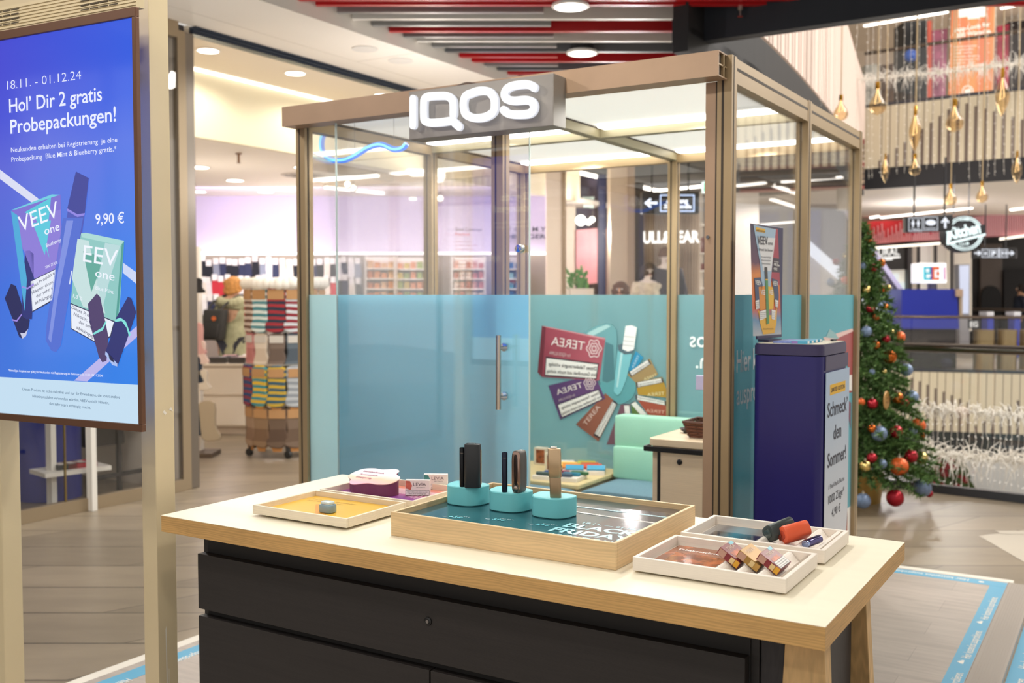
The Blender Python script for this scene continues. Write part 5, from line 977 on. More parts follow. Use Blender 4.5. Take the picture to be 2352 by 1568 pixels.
for k in range(10): a_=k*math.pi/5; g.beam(c+Vector((.05*math.cos(a_),.05*math.sin(a_),-.008)),c+Vector((.22*math.cos(a_+.4),.22*math.sin(a_+.4),-.008)),.03,.004)
g.obj('vent_slot',None,o)
c=P(548,352,z=2.898); o=T('sprinkler','small sprinkler head on the low shop ceiling','sprinkler',c); G().lathe(c,[(.03,0),(.03,-.01),(.012,-.012),(.012,-.09),(.025,-.095),(.0001,-.1)],10).obj('head',m('#8E6A50',.4,.6),o)
# back wall of the shop, facing the camera
def wallZ(Z,xa,xb,z0,z1,mt,nm,th=.08):
    return struct(G().hexa([CF(xa,Z,z0),CF(xb,Z,z0),CF(xb,Z+th,z0),CF(xa,Z+th,z0)],[CF(xa,Z,z1),CF(xb,Z,z1),CF(xb,Z+th,z1),CF(xa,Z+th,z1)]).obj(nm,mt))
def pX(px,Z): return (px-1176)/FPX*Z
wallZ(14.5,pX(330,14.5),pX(1262,14.5),0,2.9,m('#D2C6DA',.8,name='lilac_lit_wall'),'wall_shop_back')  # lilac of the wash light is put into the wall colour
wallZ(14.42,pX(440,14.42),pX(1255,14.42),0,2.06,m('#9C8F84',.85),'wall_merchandise',.04)
o=G().hexa([CF(pX(441,14.3),14.34,2.07),CF(pX(1254,14.3),14.34,2.07),CF(pX(1254,14.3),14.42,2.07),CF(pX(441,14.3),14.42,2.07)],[CF(pX(441,14.3),14.34,2.10),CF(pX(1254,14.3),14.34,2.10),CF(pX(1254,14.3),14.42,2.10),CF(pX(441,14.3),14.42,2.10)]).obj('light_line',E('#FFF7F2',4)); tag(o,'bright light line along the foot of the lilac lit shop wall','light line')
struct(box('wall_shop_side',-9.2,-6.25,11.8,11.9,0,3.5,shopw)) if 0 else None
light('lilac_wash',CF(-2.0,13.2,2.75),5.0,34,(.55,.50,1.0),aim=CF(-2.0,14.5,2.35),sy=.3)
light('shop_wall_wash',CF(-2.2,13.4,2.8),5.5,22,(1,.93,.85),aim=CF(-2.2,14.4,1.2),sy=.3)
# wall lettering
PWL=facing(14.38)
for t,a,b_ in (('T O M M Y',(1164,531),(1254,531)),('HILFIGER',(1166,548),(1254,548))): 
    o=G().use(m('#23243A',.5)).tp(facing(14.36),t,a,b_,10.5,bold=.02).obj('wall_lettering'); tag(o,'dark wall letters reading '+t.replace(' ','')+' on the back wall of the shop','lettering')
# bright marks in the booth glass, built as glowing bars and lamps inside the shop
def bar(a,b,z,lb,w_=.06,s=5,nm='light_bar',cat='light bar'):
    A=P(*a,z=z);B_=P(*b,z=z); o=T(nm,lb,cat,(A+B_)/2); G().beam(A,B_,w_,.03).obj('diffuser',E('#FFF6EA',s),o); G().beam(A+Vector((0,0,.027)),B_+Vector((0,0,.027)),w_*1.1,.02).obj('housing',m('#DDD6CC',.5),o); return o
for a,b_,lb in (((740,414),(868,403),'glowing bar under the shop ceiling, left one behind the booth glass'),((748,430),(880,444),'glowing bar rising to the left, just under the uppermost shop bar'),((945,456),(1008,464),'short glowing bar seen just left of the inner booth post'),((1020,388),(1118,379),'glowing bar seen between the inner post and the front mid post')): bar(a,b_,3.46 if a[0]==1020 else 2.86,lb)
c=P(970,395,z=2.88); o=T('ceiling_panel_light','square bright ceiling panel light behind the booth glass','ceiling light',c); G().hexa([c+RT*-.16+FH*-.16,c+RT*.16+FH*-.16,c+RT*.16+FH*.4,c+RT*-.16+FH*.4],[v+Vector((0,0,.015)) for v in (c+RT*-.16+FH*-.16,c+RT*.16+FH*-.16,c+RT*.16+FH*.4,c+RT*-.16+FH*.4)]).obj('panel',E('#FFF6E6',5),o)
for k,(px,py) in enumerate(((800,424),(812,432),(985,447),(1012,456))):
    c=P(px,py,z=2.80); o=T('spotlight',('first','second','third','fourth')[k]+' small white shop spotlight from the left, seen through the booth glass','spotlight',c); G().ball(c,.05,8).obj('lamp_head',m('#E8E2DA',.4),o,smooth=True); G().lathe(c-FH*.045,[(.0001,0),(.035,.001)],12,M=Matrix.Rotation(YAW,3,'Z')@Matrix.Rotation(math.pi/2,3,'X')).obj('lens',E('#FFF6E6',9),o); G().tube([c,c+Vector((0,0,.1))],.006,6).obj('stem',m('#888',.4) if 0 else m('#888888',.4),o)
# merchandise on the back wall ----------------------------------------
sock_prot={}
def wallpack(cc,name):
    o=T('hanging_pack','x','hanging pack',(0,0,0)); g=G(); q=[(-.034,0),(.034,0),(.046,-.10),(.060,-.22),(.020,-.27),(-.042,-.25),(-.04,-.12)]; g.prism([(x,0,z-.03) for x,z in q],(0,.025,0)); g.obj('goods',m(cc,.8),o); box('header_card',-.036,.036,-.006,-.001,-.085,.0,m('#F2EEE6',.6),o); return o
vars_=[('#1E2028','black'),('#E9E6E2','white'),('#8D93A0','grey'),('#C4303A','red'),('#2F3450','navy'),('#E6DCCB','cream')]
prots={n:wallpack(c,n) for c,n in vars_}; used=set(); random.seed(3)
rown=('top row','second row','third row')
for r,(y,n0,n1) in enumerate(((590,450,836),(634,450,836),(678,450,720))):
    k=0; x=n0+random.uniform(0,4)
    while x<n1:
        if not(836<x<1000):
            nme=random.choices([v[1] for v in vars_],(7,2,4,2,4,2))[0]; pr=prots[nme]; c=facing(14.30).p(x,y+random.uniform(-5,7)); first=nme not in used; used.add(nme)
            o=pr if first else dup(pr); o.location=c; o.rotation_euler=(0,0,YAW+random.uniform(-.15,.15)); side='left of the booth' if x<705 else 'behind the booth glass'
            o['label']=f'{nme} sock pack in the {rown[r]} on the shop wall, {side}'; o['group']=f'{nme} sock packs hanging on the shop wall'
        x+=random.uniform(12,17)
for n,pr in prots.items():
    if n not in used: 
        for ch in list(pr.children): bpy.data.objects.remove(ch)
        bpy.data.objects.remove(pr)
# shelf units with boxes further right
for (xa,xb,Z,pal,lb) in ((842,905,13.6,('#D98A4A','#C9713A','#E0B080'),'orange'),(912,1000,13.9,('#C9B04A','#8FA04A','#D98A5A'),'yellow and green'),(1040,1112,13.8,('#B5584A','#C98A78','#D9C4B8'),'rust red'),(1166,1212,13.8,('#4AA0B4','#2F6FA8','#9CCED6'),'blue green')):
    o=T('shop_shelf',f'white shop shelf filled with {lb} packs behind the booth','shelf',CF(pX((xa+xb)/2,Z),Z,.002)); g=G(); w0=pX(xa,Z); w1=pX(xb,Z)
    def hb(g,x0,x1,z0,z1,d0,d1): g.hexa([CF(x0,Z+d0,z0),CF(x1,Z+d0,z0),CF(x1,Z+d1,z0),CF(x0,Z+d1,z0)],[CF(x0,Z+d0,z1),CF(x1,Z+d0,z1),CF(x1,Z+d1,z1),CF(x0,Z+d1,z1)])
    hb(g,w0,w1,.002,2.02,.30,.33); hb(g,w0-.02,w0,.002,2.02,0,.33); hb(g,w1,w1+.02,.002,2.02,0,.33); g.obj('side_frame',m('#EDE6DC',.6),o)
    for r in range(5):
        z=1.30+r*.135; g=G(); hb(g,w0,w1,z,z+.018,0,.3); g.obj('shelf_board',m('#F4EFE6',.6),o)
        n=max(3,int((w1-w0)/.075))
        for k in range(n):
            if r==4 and 0: continue
            xx=w0+(k+.15)*(w1-w0)/n; g=G(); hb(g,xx,xx+(w1-w0)/n*.75,z+.0185,z+.018+random.uniform(.07,.10),.03,.15); b_=g.obj('product_pack',m(random.choice(pal),.5)); tag(b_,f'{lb} pack in row {("one","two","three","four","five")[r]} from below of its shop shelf','pack',f'{lb} packs on the shop shelf')
# white gondola
gon=T('sales_counter','white two tier drawer counter piled with folded socks in the shop','counter',CF(-2.85,11.6,.002)); Zc=10.85
def cb(g,xa,xb,Za,Zb,z0,z1): return g.hexa([CF(xa,Za,z0),CF(xb,Za,z0),CF(xb,Zb,z0),CF(xa,Zb,z0)],[CF(xa,Za,z1),CF(xb,Za,z1),CF(xb,Zb,z1),CF(xa,Zb,z1)])
gw=m('#EDE0CE',.6); x0g,x1g=-3.42,-2.15
cb(G(),x0g,x1g,Zc+.03,12.0,.08,.74).obj('counter_body',gw,gon); cb(G(),x0g+.02,x1g,Zc+.06,11.95,.002,.08).obj('plinth',m('#CDBBA6',.6),gon); cb(G(),x0g-.02,x1g+.02,Zc-.01,12.03,.74,.765).obj('counter_top',gw,gon)
for z0_,z1_ in ((.10,.40),(.43,.72)): cb(G(),x0g+.01,x1g-.01,Zc,Zc+.029,z0_,z1_).obj('drawer',gw,gon,bevel=.004)
random.seed(11); names=[('#1F2024','black'),('#ECE8E4','white'),('#D8A6A6','pink'),('#8A8A90','grey'),('#B5483F','red'),('#C9B79A','beige')]
for k in range(46):
    cc,nm_=random.choices(names,(6,5,2,3,1,2))[0]; X=random.uniform(-3.35,-2.25); Z=11.0+.95*((k%8)+.5)/8; X=-3.32+1.05*((k//8)+.2+random.uniform(0,.5))/6
    c=CF(X,Z,.768+.018); o=G().rbox(c,RT*math.cos(k*.6)+FH*math.sin(k*.6),FH*math.cos(k*.6)-RT*math.sin(k*.6),(0,0,1),.085,.045,.018,rad=.6,n=2).obj('folded_socks',m(cc,.85)); tag(o,f'{nm_} folded sock pack lying on the white sales counter','socks',f'{nm_} folded packs on the sales counter')
for k in range(2):
    X=pX(505+k*45,11.0); o=cb(G(),X-.09,X+.09,10.88,10.98,.766,.83).obj('dark_tray',m('#3A3532',.5)); tag(o,('left','right')[k]+' dark bin at the front edge of the white sales counter','bin')
# revolving sock stand
CZ=9.6; cx=pX(655,CZ); cc0=CF(cx,CZ,0)
ca=T('sock_carousel','rolling sock carousel with four tiers of hanging knitted socks in the shop entrance','display stand',(cc0.x,cc0.y,.002))
bm=m('#3B3733',.5); G().tube([cc0+Vector((0,0,.12)),cc0+Vector((0,0,1.64))],.022,10).obj('pole',m('#8a8580',.3,.8),ca,smooth=True)
for k in range(5):
    a_=2*math.pi*k/5+.5; e_=cc0+Vector((.36*math.cos(a_),.36*math.sin(a_),.085)); lg=G().beam(cc0+Vector((0,0,.13)),e_,.045,.03).obj('base_arm',bm,ca); G().lathe(e_-Vector((0,0,.045)),[(.0001,-.018),(.035,-.018),(.038,0),(.035,.018),(.0001,.018)],14,M=Matrix.Rotation(math.pi/2,3,'X')).obj('caster',m('#1c1b1b',.5),lg,smooth=True)
tiers=[(1.555,.34,.40,.20,'top'),(1.135,.33,.30,.17,'second'),(.835,.36,.36,.19,'third'),(.46,.34,.36,.20,'lowest')]
def knit(c1,c2,s=30,axis='Z'):
    key=('knit',c1,c2,s)
    if key in MC: return MC[key]
    M=bpy.data.materials.new('knit'); M.use_nodes=True; nt=M.node_tree; b=nt.nodes['Principled BSDF']; b.inputs['Roughness'].default_value=.9
    tc=N(nt,'ShaderNodeTexCoord'); w=N(nt,'ShaderNodeTexWave',wave_type='BANDS',bands_direction='Z',i_Scale=s/6,i_Distortion=1.5,i_Detail=1.0); cr=N(nt,'ShaderNodeValToRGB'); cr.color_ramp.interpolation='CONSTANT'; e=cr.color_ramp.elements; e[0].color=lin(c1); e[1].position=.52; e[1].color=lin(c2); nt.links.new(tc.outputs['Object'],w.inputs['Vector']); nt.links.new(w.outputs['Fac'],cr.inputs[0]); nt.links.new(cr.outputs[0],b.inputs['Base Color']); MC[key]=M; return M
pal={'top':[('#B5303A','#E6DAD0','red and white'),('#6E5244','#CFC0B4','brown and cream'),('#4E8A94','#D9E4E2','turquoise and white'),('#2B3444','#A03038','navy and red'),('#8A2A34','#C9D0D4','wine and pale grey'),('#B8482F','#E0CDB8','rust and cream'),('#3A4A5A','#C9C0B8','slate and sand')],
 'second':[('#D3A6A2','#C98F8C','rose'),('#C98886','#B97876','old pink'),('#D9CDBE','#C9BAA8','cream'),('#7A6A60','#6A5A50','brown'),('#5F6A74','#4E5862','blue grey'),('#34383E','#2A2D33','charcoal'),('#A8A098','#4A4642','grey patterned')],
 'third':[('#5A5F6E','#6E3A4A','grey and plum'),('#2B4A7A','#8A3A4A','blue and berry'),('#D9B23A','#3E8A94','yellow and petrol'),('#3A5A6A','#C9A83A','petrol and mustard'),('#8C9299','#B5B9BD','pale grey'),('#2B2B33','#3A3A44','black'),('#7A4A5A','#2F5A7A','plum and blue')],
 'lowest':[('#8A7A68','#7A6A58','mole brown'),('#A38870','#8A6E58','camel'),('#8E7358','#7A5F48','brown'),('#6E5A4A','#5E4A3C','dark brown'),('#7A6656','#6A5646','coffee'),('#B9AE9E','#A89C8A','pale sand'),('#C9C2B6','#B8AFA2','off white')]}
ordw=('leftmost','second from left','third from left','fourth from left','fifth from left','sixth from left','rightmost')
for z,rad,ln,ww,tn in tiers:
    G().lathe(cc0+Vector((0,0,z+.02)),[(rad-.03,0),(rad+.01,0),(rad+.01,.012),(rad-.03,.012),(rad-.03,0)],30).obj('tier_ring',m('#B8B0A6',.3,.7),ca); g=G()
    for k in range(4): a_=k*math.pi/2; g.beam(cc0+Vector((0,0,z+.02)),cc0+Vector((rad*math.cos(a_),rad*math.sin(a_),z+.02)),.012,.008)
    g.obj('ring_spoke',m('#B8B0A6',.3,.7),ca)
    for k,(c1_,c2_,cn) in enumerate(pal[tn]):
        ang=math.radians(-168+k*26); dx=math.cos(ang); dz=math.sin(ang); n_=RT*dx+FH*dz; t_=Vector((-n_.y,n_.x,0)); base=cc0+n_*rad+Vector((0,0,z)); o=T('hanging_socks',f'{cn} knitted socks on the {tn} tier of the carousel, {ordw[k]}','socks',base)
        w2=ww*.42; sh=[(-w2,0),(w2,0),(w2*.95,-ln*.5),(w2*1.15,-ln*.75),(w2*.5,-ln),(-w2*.9,-ln*.97),(-w2*1.25,-ln*.85),(-w2*.9,-ln*.55)]
        rp_=smoothpath([base+t_*x+Vector((0,0,zz)) for x,zz in sh],3,True); G().prism([p-n_*.02 for p in rp_],n_*.05).obj('knit_body',knit(c1_,c2_,34 if tn in('top','third') else 8),o,bevel=.012)
        q=[base+t_*x+Vector((0,0,zz))+n_*.032 for x,zz in ((-w2*.9,-ln*.02),(w2*.9,-ln*.02),(w2*.9,-ln*.24),(-w2*.9,-ln*.24))]; G().prism(q,n_*.004).obj('kraft_card',m('#B58A5C' if tn!='second' else '#C9C4BC',.7),o)
        if tn in('third','lowest'): q=[base+t_*x+Vector((0,0,zz))+n_*.005 for x,zz in ((-w2*.8,-ln*.94),(w2*.6,-ln*.94),(w2*.4,-ln*1.1),(-w2*.5,-ln*1.1))]; G().prism(q,n_*.01).obj('foot_card',m('#B0783F',.7),o)
random.seed(5); g=G(); 
for k in range(40): a_=2*math.pi*k/40; g.ball(cc0+Vector((.36*math.cos(a_),.36*math.sin(a_),1.60+.012*random.random())),.05+.012*random.random(),5)
g.obj('white_fur_trim',m('#F2EEE6',.95),ca,smooth=True)
# small goods column beside the pillar
col=T('goods_column','white column rack with hanging socks beside the steel pillar','rack',CF(pX(450,9.4),9.4,.002)); X=pX(447,9.4)
cb(G(),X-.06,X+.012,9.5,9.6,.002,1.95).obj('column_panel',m('#EEE7DC',.6),col); cb(G(),X-.06,X+.17,9.3,9.6,.002,.04).obj('foot',m('#5A4A3C',.6),col)
for k,(px,y0_,y1_,cc,nm_) in enumerate(((449,640,672,'#2E2C2E','black'),(452,745,815,'#D9A6A0','rose pink'),(458,785,835,'#E3C9BE','pale pink'),(449,820,880,'#2F3B4C','dark denim blue'),(463,852,895,'#D9CDBB','cream'),(474,925,1012,'#B5A58C','thick beige'),(449,935,1000,'#2B3644','navy'))):
    a=facing(9.35).p(px,y0_); b_=facing(9.35).p(px,y1_); w2=.045 if k!=5 else .07; L_=a.z-b_.z
    sh=[(-w2,0),(w2,0),(w2*1.1,-L_*.6),(w2*1.8,-L_*.9),(w2*1.2,-L_),(-w2*.6,-L_*.97),(-w2,-L_*.5)]; o=G().prism(smoothpath([a+RT*x+Vector((0,0,zz)) for x,zz in sh],3,True),FH*.05).obj('hanging_socks',knit(cc,cc,8),bevel=.01); tag(o,nm_+' socks hanging on the white column beside the steel pillar','socks')
# ---------------------------------------------------------------- right side: atrium, balconies, shops beyond
fasc=m('#C9BCA2',.55,name='slat_panel'); slit=m('#6E5F55',.7,name='slit_dark'); dkb=m('#1E1D20',.6,name='dark_band')
def vwall(p,q,z0,z1,mt,nm,th=.12,parent=None):
    d=(q-p).normalized(); n=Vector((-d.y,d.x,0))*th
    if n.dot(FH)<0: n=-n
    a=[Vector((v.x,v.y,z0)) for v in (p,q,q+n,p+n)]; g=G().use(mt); g.prism(a,(0,0,z1-z0)); return g,d,-n.normalized()
def balcony(nm,p,q,z0,z1,step,px0,seed,struct_=True,dark=None):
    """slat fronted balcony face with slits of stepping length; extended to the right"""
    g,d,n=vwall(p,q,z0,z1,fasc,nm); L_=(q-p).length; random.seed(seed); k=0; x=px0; g.use(slit); H=z1-z0
    while x<L_-.1:
        t=(k%9)/9; hh=H*(.12+.80*t) if (k//9)%2==0 else H*(.95-.5*t); a=p+d*x+n*.002
        up=(k%2==0); w=.045
        g.prism([Vector((v.x,v.y,z0+.0)) for v in (a,a+d*w,a+d*w-n*.001,a-n*.001)],(0,0,hh))
        g.prism([Vector((v.x,v.y,z0)) for v in (a+d*(w-.0),a+d*(w+.014),a+d*(w+.014)-n*.001,a+d*w-n*.001)],(0,0,H*.999))
        x+=step; k+=1
    o=struct(g.obj(nm)); 
    if dark: gg,_,_=vwall(p+FH*.0,q,dark,z0-.001,dkb,nm); struct(gg.obj(nm+'_band'))
    return d,n
up0=P(1985,388,z=3.77); up1=P(2352,360,z=3.77); ud=(up1-up0).normalized(); up1=up0+ud*11
balcony('wall_balcony_upper',up0,up1,3.77,4.86,.145,.25,4,dark=3.405)
lo0=P(2098,853,z=0); lo1=P(2352,859,z=0); ld=(lo1-lo0).normalized(); lo0=lo0-ld*1.6; lo1=lo0+ld*11
balcony('wall_balcony_lower',lo0,lo1,-1.15,-.002,.145,.1,5,dark=-1.65)
# far floor behind the lower balcony, curved near part of the upper balcony
cur=[CF(1.3,7.6),CF(2.12,8.95),CF(2.9,10.5),CF(3.6,11.99),CF(4.6,14.2),CF(5.5,16.4),up0.copy()]
for v in cur: v.z=0
cs=smoothpath(cur,5)
g=G().use(m('#E6CFC0',.6,name='pale_slats')); g2=G().use(dkb)
run=0
for a,b in zip(cs[:-1],cs[1:]):
    d=(b-a); L_=d.length; d.normalize(); n=Vector((-d.y,d.x,0)); n=n if n.dot(RT)<0 else -n     # toward the right/atrium side
    n=-n if n.dot(RT)<0 else n
    g2.prism([Vector((v.x,v.y,3.30)) for v in (a,b,b-n*.12,a-n*.12)],(0,0,.4699))
    g.use(m('#7C6656',.7)); g.prism([Vector((v.x,v.y,3.77)) for v in (a,b,b-n*.10,a-n*.10)],(0,0,1.5))  # backing colour darkened to stand for shade between the slats
    g.use(m('#EFD9CC',.6)); x=0  # pinkish light is put into the slat colour
    while x<L_-.05: p=a+d*x; g.prism([Vector((v.x,v.y,3.79)) for v in (p,p+d*.085,p+d*.085+n*.008,p+n*.008)],(0,0,1.48)); x+=.13
struct(g.obj('wall_balcony_curved')); struct(g2.obj('wall_balcony_curved_band'))
g=G(); pts=[Vector((v.x,v.y,3.44)) for v in cs]; pts=[Vector((bc.x-.5,13.5,3.44)),Vector((bc.x,bc.y+.1,3.44))]+pts
pts2=pts+[CF(5.0,20,3.44),CF(-4,20,3.44)]
g.prism(pts2,(0,0,.05)); struct(g.obj('ceiling_dark_soffit',m('#333236',.6,name='soffit_dark')))
g=G(); g.prism([CF(-4,14.6,3.45),CF(-6,42,3.45),CF(16,42,3.45),Vector((up1.x,up1.y,3.45))+FH*.13,Vector((up0.x,up0.y,3.45))+FH*.13],(0,0,.05)); struct(g.obj('ceiling_far',m('#EADFD2',.7,name='far_ceiling')))
g=G(); q=[lo0+FH*.13,lo1+FH*.13,CF(16,42),CF(-8,42),CF(-8,20.2),CF(.7,20.2)]; g.prism([Vector((v.x,v.y,-.3)) for v in q],(0,0,.299)); struct(g.obj('floor_far',m('#B9AE9F',.35)))
# upper floor: rail glass, back wall, ceiling
def railing(nm,label,p,q,z0,h,r=.035,posts=0,mt=None):
    o=T(nm,label,'railing',((p.x+q.x)/2,(p.y+q.y)/2,z0)); d=(q-p).normalized(); n=Vector((-d.y,d.x,0))*.012
    L_=(q-p).length; k=max(1,int(L_/1.5))
    for i in range(k):
        a=p+d*(L_*i/k+.01); b=p+d*(L_*(i+1)/k-.01); G().prism([Vector((v.x,v.y,z0+.05)) for v in (a,b,b+n,a+n)],(0,0,h-.09)).obj('glass_panel',GLS,o)
    G().tube([Vector((p.x,p.y,z0+h)),Vector((q.x,q.y,z0+h))],r,12).obj('handrail',mt or m('#6E6258',.25,.9),o,smooth=True)
    G().prism([Vector((v.x,v.y,z0+.001)) for v in (p-n*2,q-n*2,q+n*3,p+n*3)],(0,0,.06)).obj('base_profile',m('#4A4A50',.35,.5),o); return o
railing('glass_railing','glass railing with dark handrail on the upper balcony',up0+FH*.05,up1+FH*.05,4.861,.98,.03)
railing('glass_railing','near glass railing with thick dark handrail behind the christmas tree',Vector((B0.x,B0.y,0))-FH*.10,Vector((B1.x,B1.y,0))-FH*.10,0,1.1,.034,mt=m('#6B625A',.2,.9))
railing('glass_railing','glass railing with dark handrail on the balcony across the atrium',lo0+FH*.06,lo1+FH*.06,.0,1.07,.028)
a=P(2225,709,z=1.1);b=P(2352,712,z=1.1); d=(b-a).normalized(); railing('glass_railing','farthest double railing in front of the dark shop facade',Vector((a.x,a.y,0))+d*.02,Vector((a.x,a.y,0))+d*6,0,1.1,.04,mt=m('#9A8E88',.3,.7))
wallZ(27,1,16,3.55,8.2,m('#F2E6D8',.7),'wall_upper_back')
g=G(); g.prism([CF(-1,18.5,7.9),CF(-1,30,7.9),CF(18,30,7.9),CF(18,17,7.9)],(0,0,.1)); struct(g.obj('ceiling_upper',m('#F2E9DE',.7)))
g=G(); g.prism([Vector((v.x,v.y,4.5)) for v in (up0+FH*.13,up1+FH*.13,CF(16,27),CF(2,27))],(0,0,.3)); struct(g.obj('floor_upper',m('#C9BCA8',.5)))
def FP(d_,pts,off=0): pl=facing(d_); return [pl.p(x,y,off) for x,y in pts]
def slab(nm,label,cat,d_,pts,th,mt,group=None,parent=None,kind=None):
    q=FP(d_,pts); o=G().prism(q,FH*th).obj(nm,mt,parent)
    if label: tag(o,label,cat,group)
    if kind: o['kind']=kind
    return o
bar((1985,60),(2180,27),7.88,'long light bar under the upper floor ceiling'); bar((2300,20),(2345,10),7.88,'short light bar under the upper floor ceiling, at the right')
# orange poster
op=T('orange_poster','large orange illuminated poster standing on the upper floor','poster',FP(18.4,[(2232,225)])[0]); pl=facing(18.4)
om=bpy.data.materials.new('orange_glow'); om.use_nodes=True; b=om.node_tree.nodes['Principled BSDF']; nt=om.node_tree; tc=N(nt,'ShaderNodeTexCoord'); n=N(nt,'ShaderNodeTexNoise',i_Scale=2.0); cr=N(nt,'ShaderNodeValToRGB'); cr.color_ramp.elements[0].position=.35; cr.color_ramp.elements[1].position=.65; cr.color_ramp.elements[0].color=lin('#E8702E'); cr.color_ramp.elements[1].color=lin('#EE9A3C'); nt.links.new(tc.outputs['Generated'],n.inputs['Vector']); nt.links.new(n.outputs['Fac'],cr.inputs[0]); nt.links.new(cr.outputs[0],b.inputs['Emission Color']); b.inputs['Emission Strength'].default_value=1.05; b.inputs['Base Color'].default_value=(.02,.02,.02,1)
q=[(2187,-40),(2290,-55),(2280,250),(2176,262)]
pp=G().prism(FP(18.45,q),FH*.12).obj('light_box',m('#B5A48C',.5,.3),op); G().prism(FP(18.42,[(2189,-40),(2287,-54),(2278,248),(2178,260)]),FH*.02).obj('poster_face',om,op)
g=G().use(E('#FFF1DC',1.15)); g.poly(pl,[(2202,14),(2245,6),(2246,14),(2264,13),(2267,38),(2250,39),(2250,42),(2223,44),(2222,38),(2202,41)],.0); g.obj('white_blob',None,op)
for k,(t,a_,b__) in enumerate((('App-Look für',(2192,74),(2274,60)),('1.000 Wünsche.',(2189,88),(2277,75)))): tl('lettering',pl,'#FFF1DC',t,a_,b__,10,.03,off=.01,par=op)
for k in range(6): tl('lettering',pl,'#FFF1DC',('Jetzt downloaden','und mitmachen','viele tolle','Vorteile sichern','und gewinnen mit','unserer App')[k],(2188,110+k*7.5),(2188+(55,48,45,60,62,50)[k],107+k*7.5),4.5,.01,off=.01,par=op)
tl('lettering',pl,'#FFF1DC','Herzlich Willkommen',(2190,160),(2262,150),8,.02,off=.01,par=op)
g=G().use(E('#FFF1DC',1.1)); c=pl.p(2222,210,.012); g.stroke([c+RT*.095*math.cos(t)+Vector((0,0,.095*math.sin(t))) for t in [2*math.pi*k/24 for k in range(24)]],.02,.002,pl.n,None,None,True); g.poly(pl,[(2215,206),(2229,203),(2230,213),(2215,216)],.012); g.obj('round_emblem',None,op)
# black kiosk column, coloured shop goods on the upper floor
slab('column_display','tall black column display on the upper floor left of the orange poster','display',20,[(2076,50),(2130,45),(2130,260),(2074,262)],.5,m('#202226',.5))
slab('advert_column','narrow orange red panel beside the black column display upstairs','panel',20.6,[(2130,48),(2140,47),(2140,255),(2130,256)],.3,m('#D9583C',.5))
for k,(pts,cc,lb) in enumerate((([(2142,70),(2178,65),(2176,240),(2142,245)],'#B06A8A','mauve shop display on the upper floor between red panel and poster'),([(2292,60),(2318,55),(2316,240),(2290,244)],'#B5405A','raspberry shop display on the upper floor right of the poster'),([(2318,50),(2360,46),(2360,235),(2318,240)],'#2A2328','dark shop front on the upper floor at the right edge'),([(1987,150),(2020,146),(2020,250),(1987,252)],'#C9CCC6','pale grey shop display on the upper floor at the far left'),([(2022,150),(2074,144),(2074,250),(2022,252)],'#6E5A4C','brown goods display on the upper floor left of the black column'))):
    slab('shop_display',lb,'display',23+k*.3,pts,.3,m(cc,.6,tex='noise',s=3.,amp=.5))
o=T('blue_ball_decor','glossy blue round decoration beside the black column upstairs','decoration',FP(19.2,[(2092,128)])[0]); G().ball(FP(19.2,[(2092,128)])[0],.12,10).obj('ball',m('#2F5FC0',.3),o,smooth=True)
# ---- shops level, far right --------------------------------------------
wallZ(33,-3,18,0,3.45,m('#4A4240',.7,name='far_dark_wall'),'wall_far')
PF=facing(26)
def canopy(nm,label,d_,x0,x1,y0,y1,yb0,yb1,c1,c2,n):
    o=T(nm,label,'canopy',FP(d_,[((x0+x1)/2,(yb0+yb1)/2)])[0]); G().prism(FP(d_,[(x0,y0),(x1,y1),(x1,yb1),(x0,yb0)]),FH*.4).obj('fascia_board',m(c1,.5),o); g=G().use(m(c2,.5))
    for k in range(n):
        t=(k+.3)/n; t2=(k+.62)/n; hh=.25+.7*((k*5)%9)/9 if n<40 else 1
        xa=x0+(x1-x0)*t; xb=x0+(x1-x0)*t2; ya=y0+(y1-y0)*t; yb=yb0+(yb1-yb0)*t; yt=yb-(yb-ya)*hh
        g.prism(FP(d_-.01,[(xa,yt),(xb,yt),(xb,yb),(xa,yb)]),FH*-.05)
    g.obj('slats',None,o); return o
canopy('red_canopy','red slatted shop canopy left of the hanging toilet sign',25.5,1990,2092,508,504,562,553,'#C5161F','#E8A8AC',22)
canopy('red_canopy','pink slatted shop canopy behind the round neon sign',25.6,2093,2232,504,498,553,548,'#D9566A','#F0C0C6',30)
canopy('red_canopy','pink slatted shop canopy at the right edge',25.0,2234,2420,497,480,545,535,'#D9697A','#EFC0C6',44)
bar((2000,500),(2018,497),3.43,'short light bar under the far ceiling beside the tree top'); bar((2024,500),(2232,478),3.43,'long light bar under the far ceiling behind the hanging signs'); bar((2322,482),(2420,470),3.43,'light bar under the far ceiling at the right edge')
for a_,b__,d_,lb in (((1990,568),(2160,556),25.3,'pale light line below the red canopy'),((2300,546),(2420,530),24.9,'pale light line below the pink canopy at the right')):
    pl=facing(d_); o=G().use(E('#FFF0DC',2.2)).prism([pl.p(*a_),pl.p(*b__),pl.p(b__[0],b__[1]+5),pl.p(a_[0],a_[1]+5)],FH*.1).obj('light_line'); tag(o,lb,'light line')
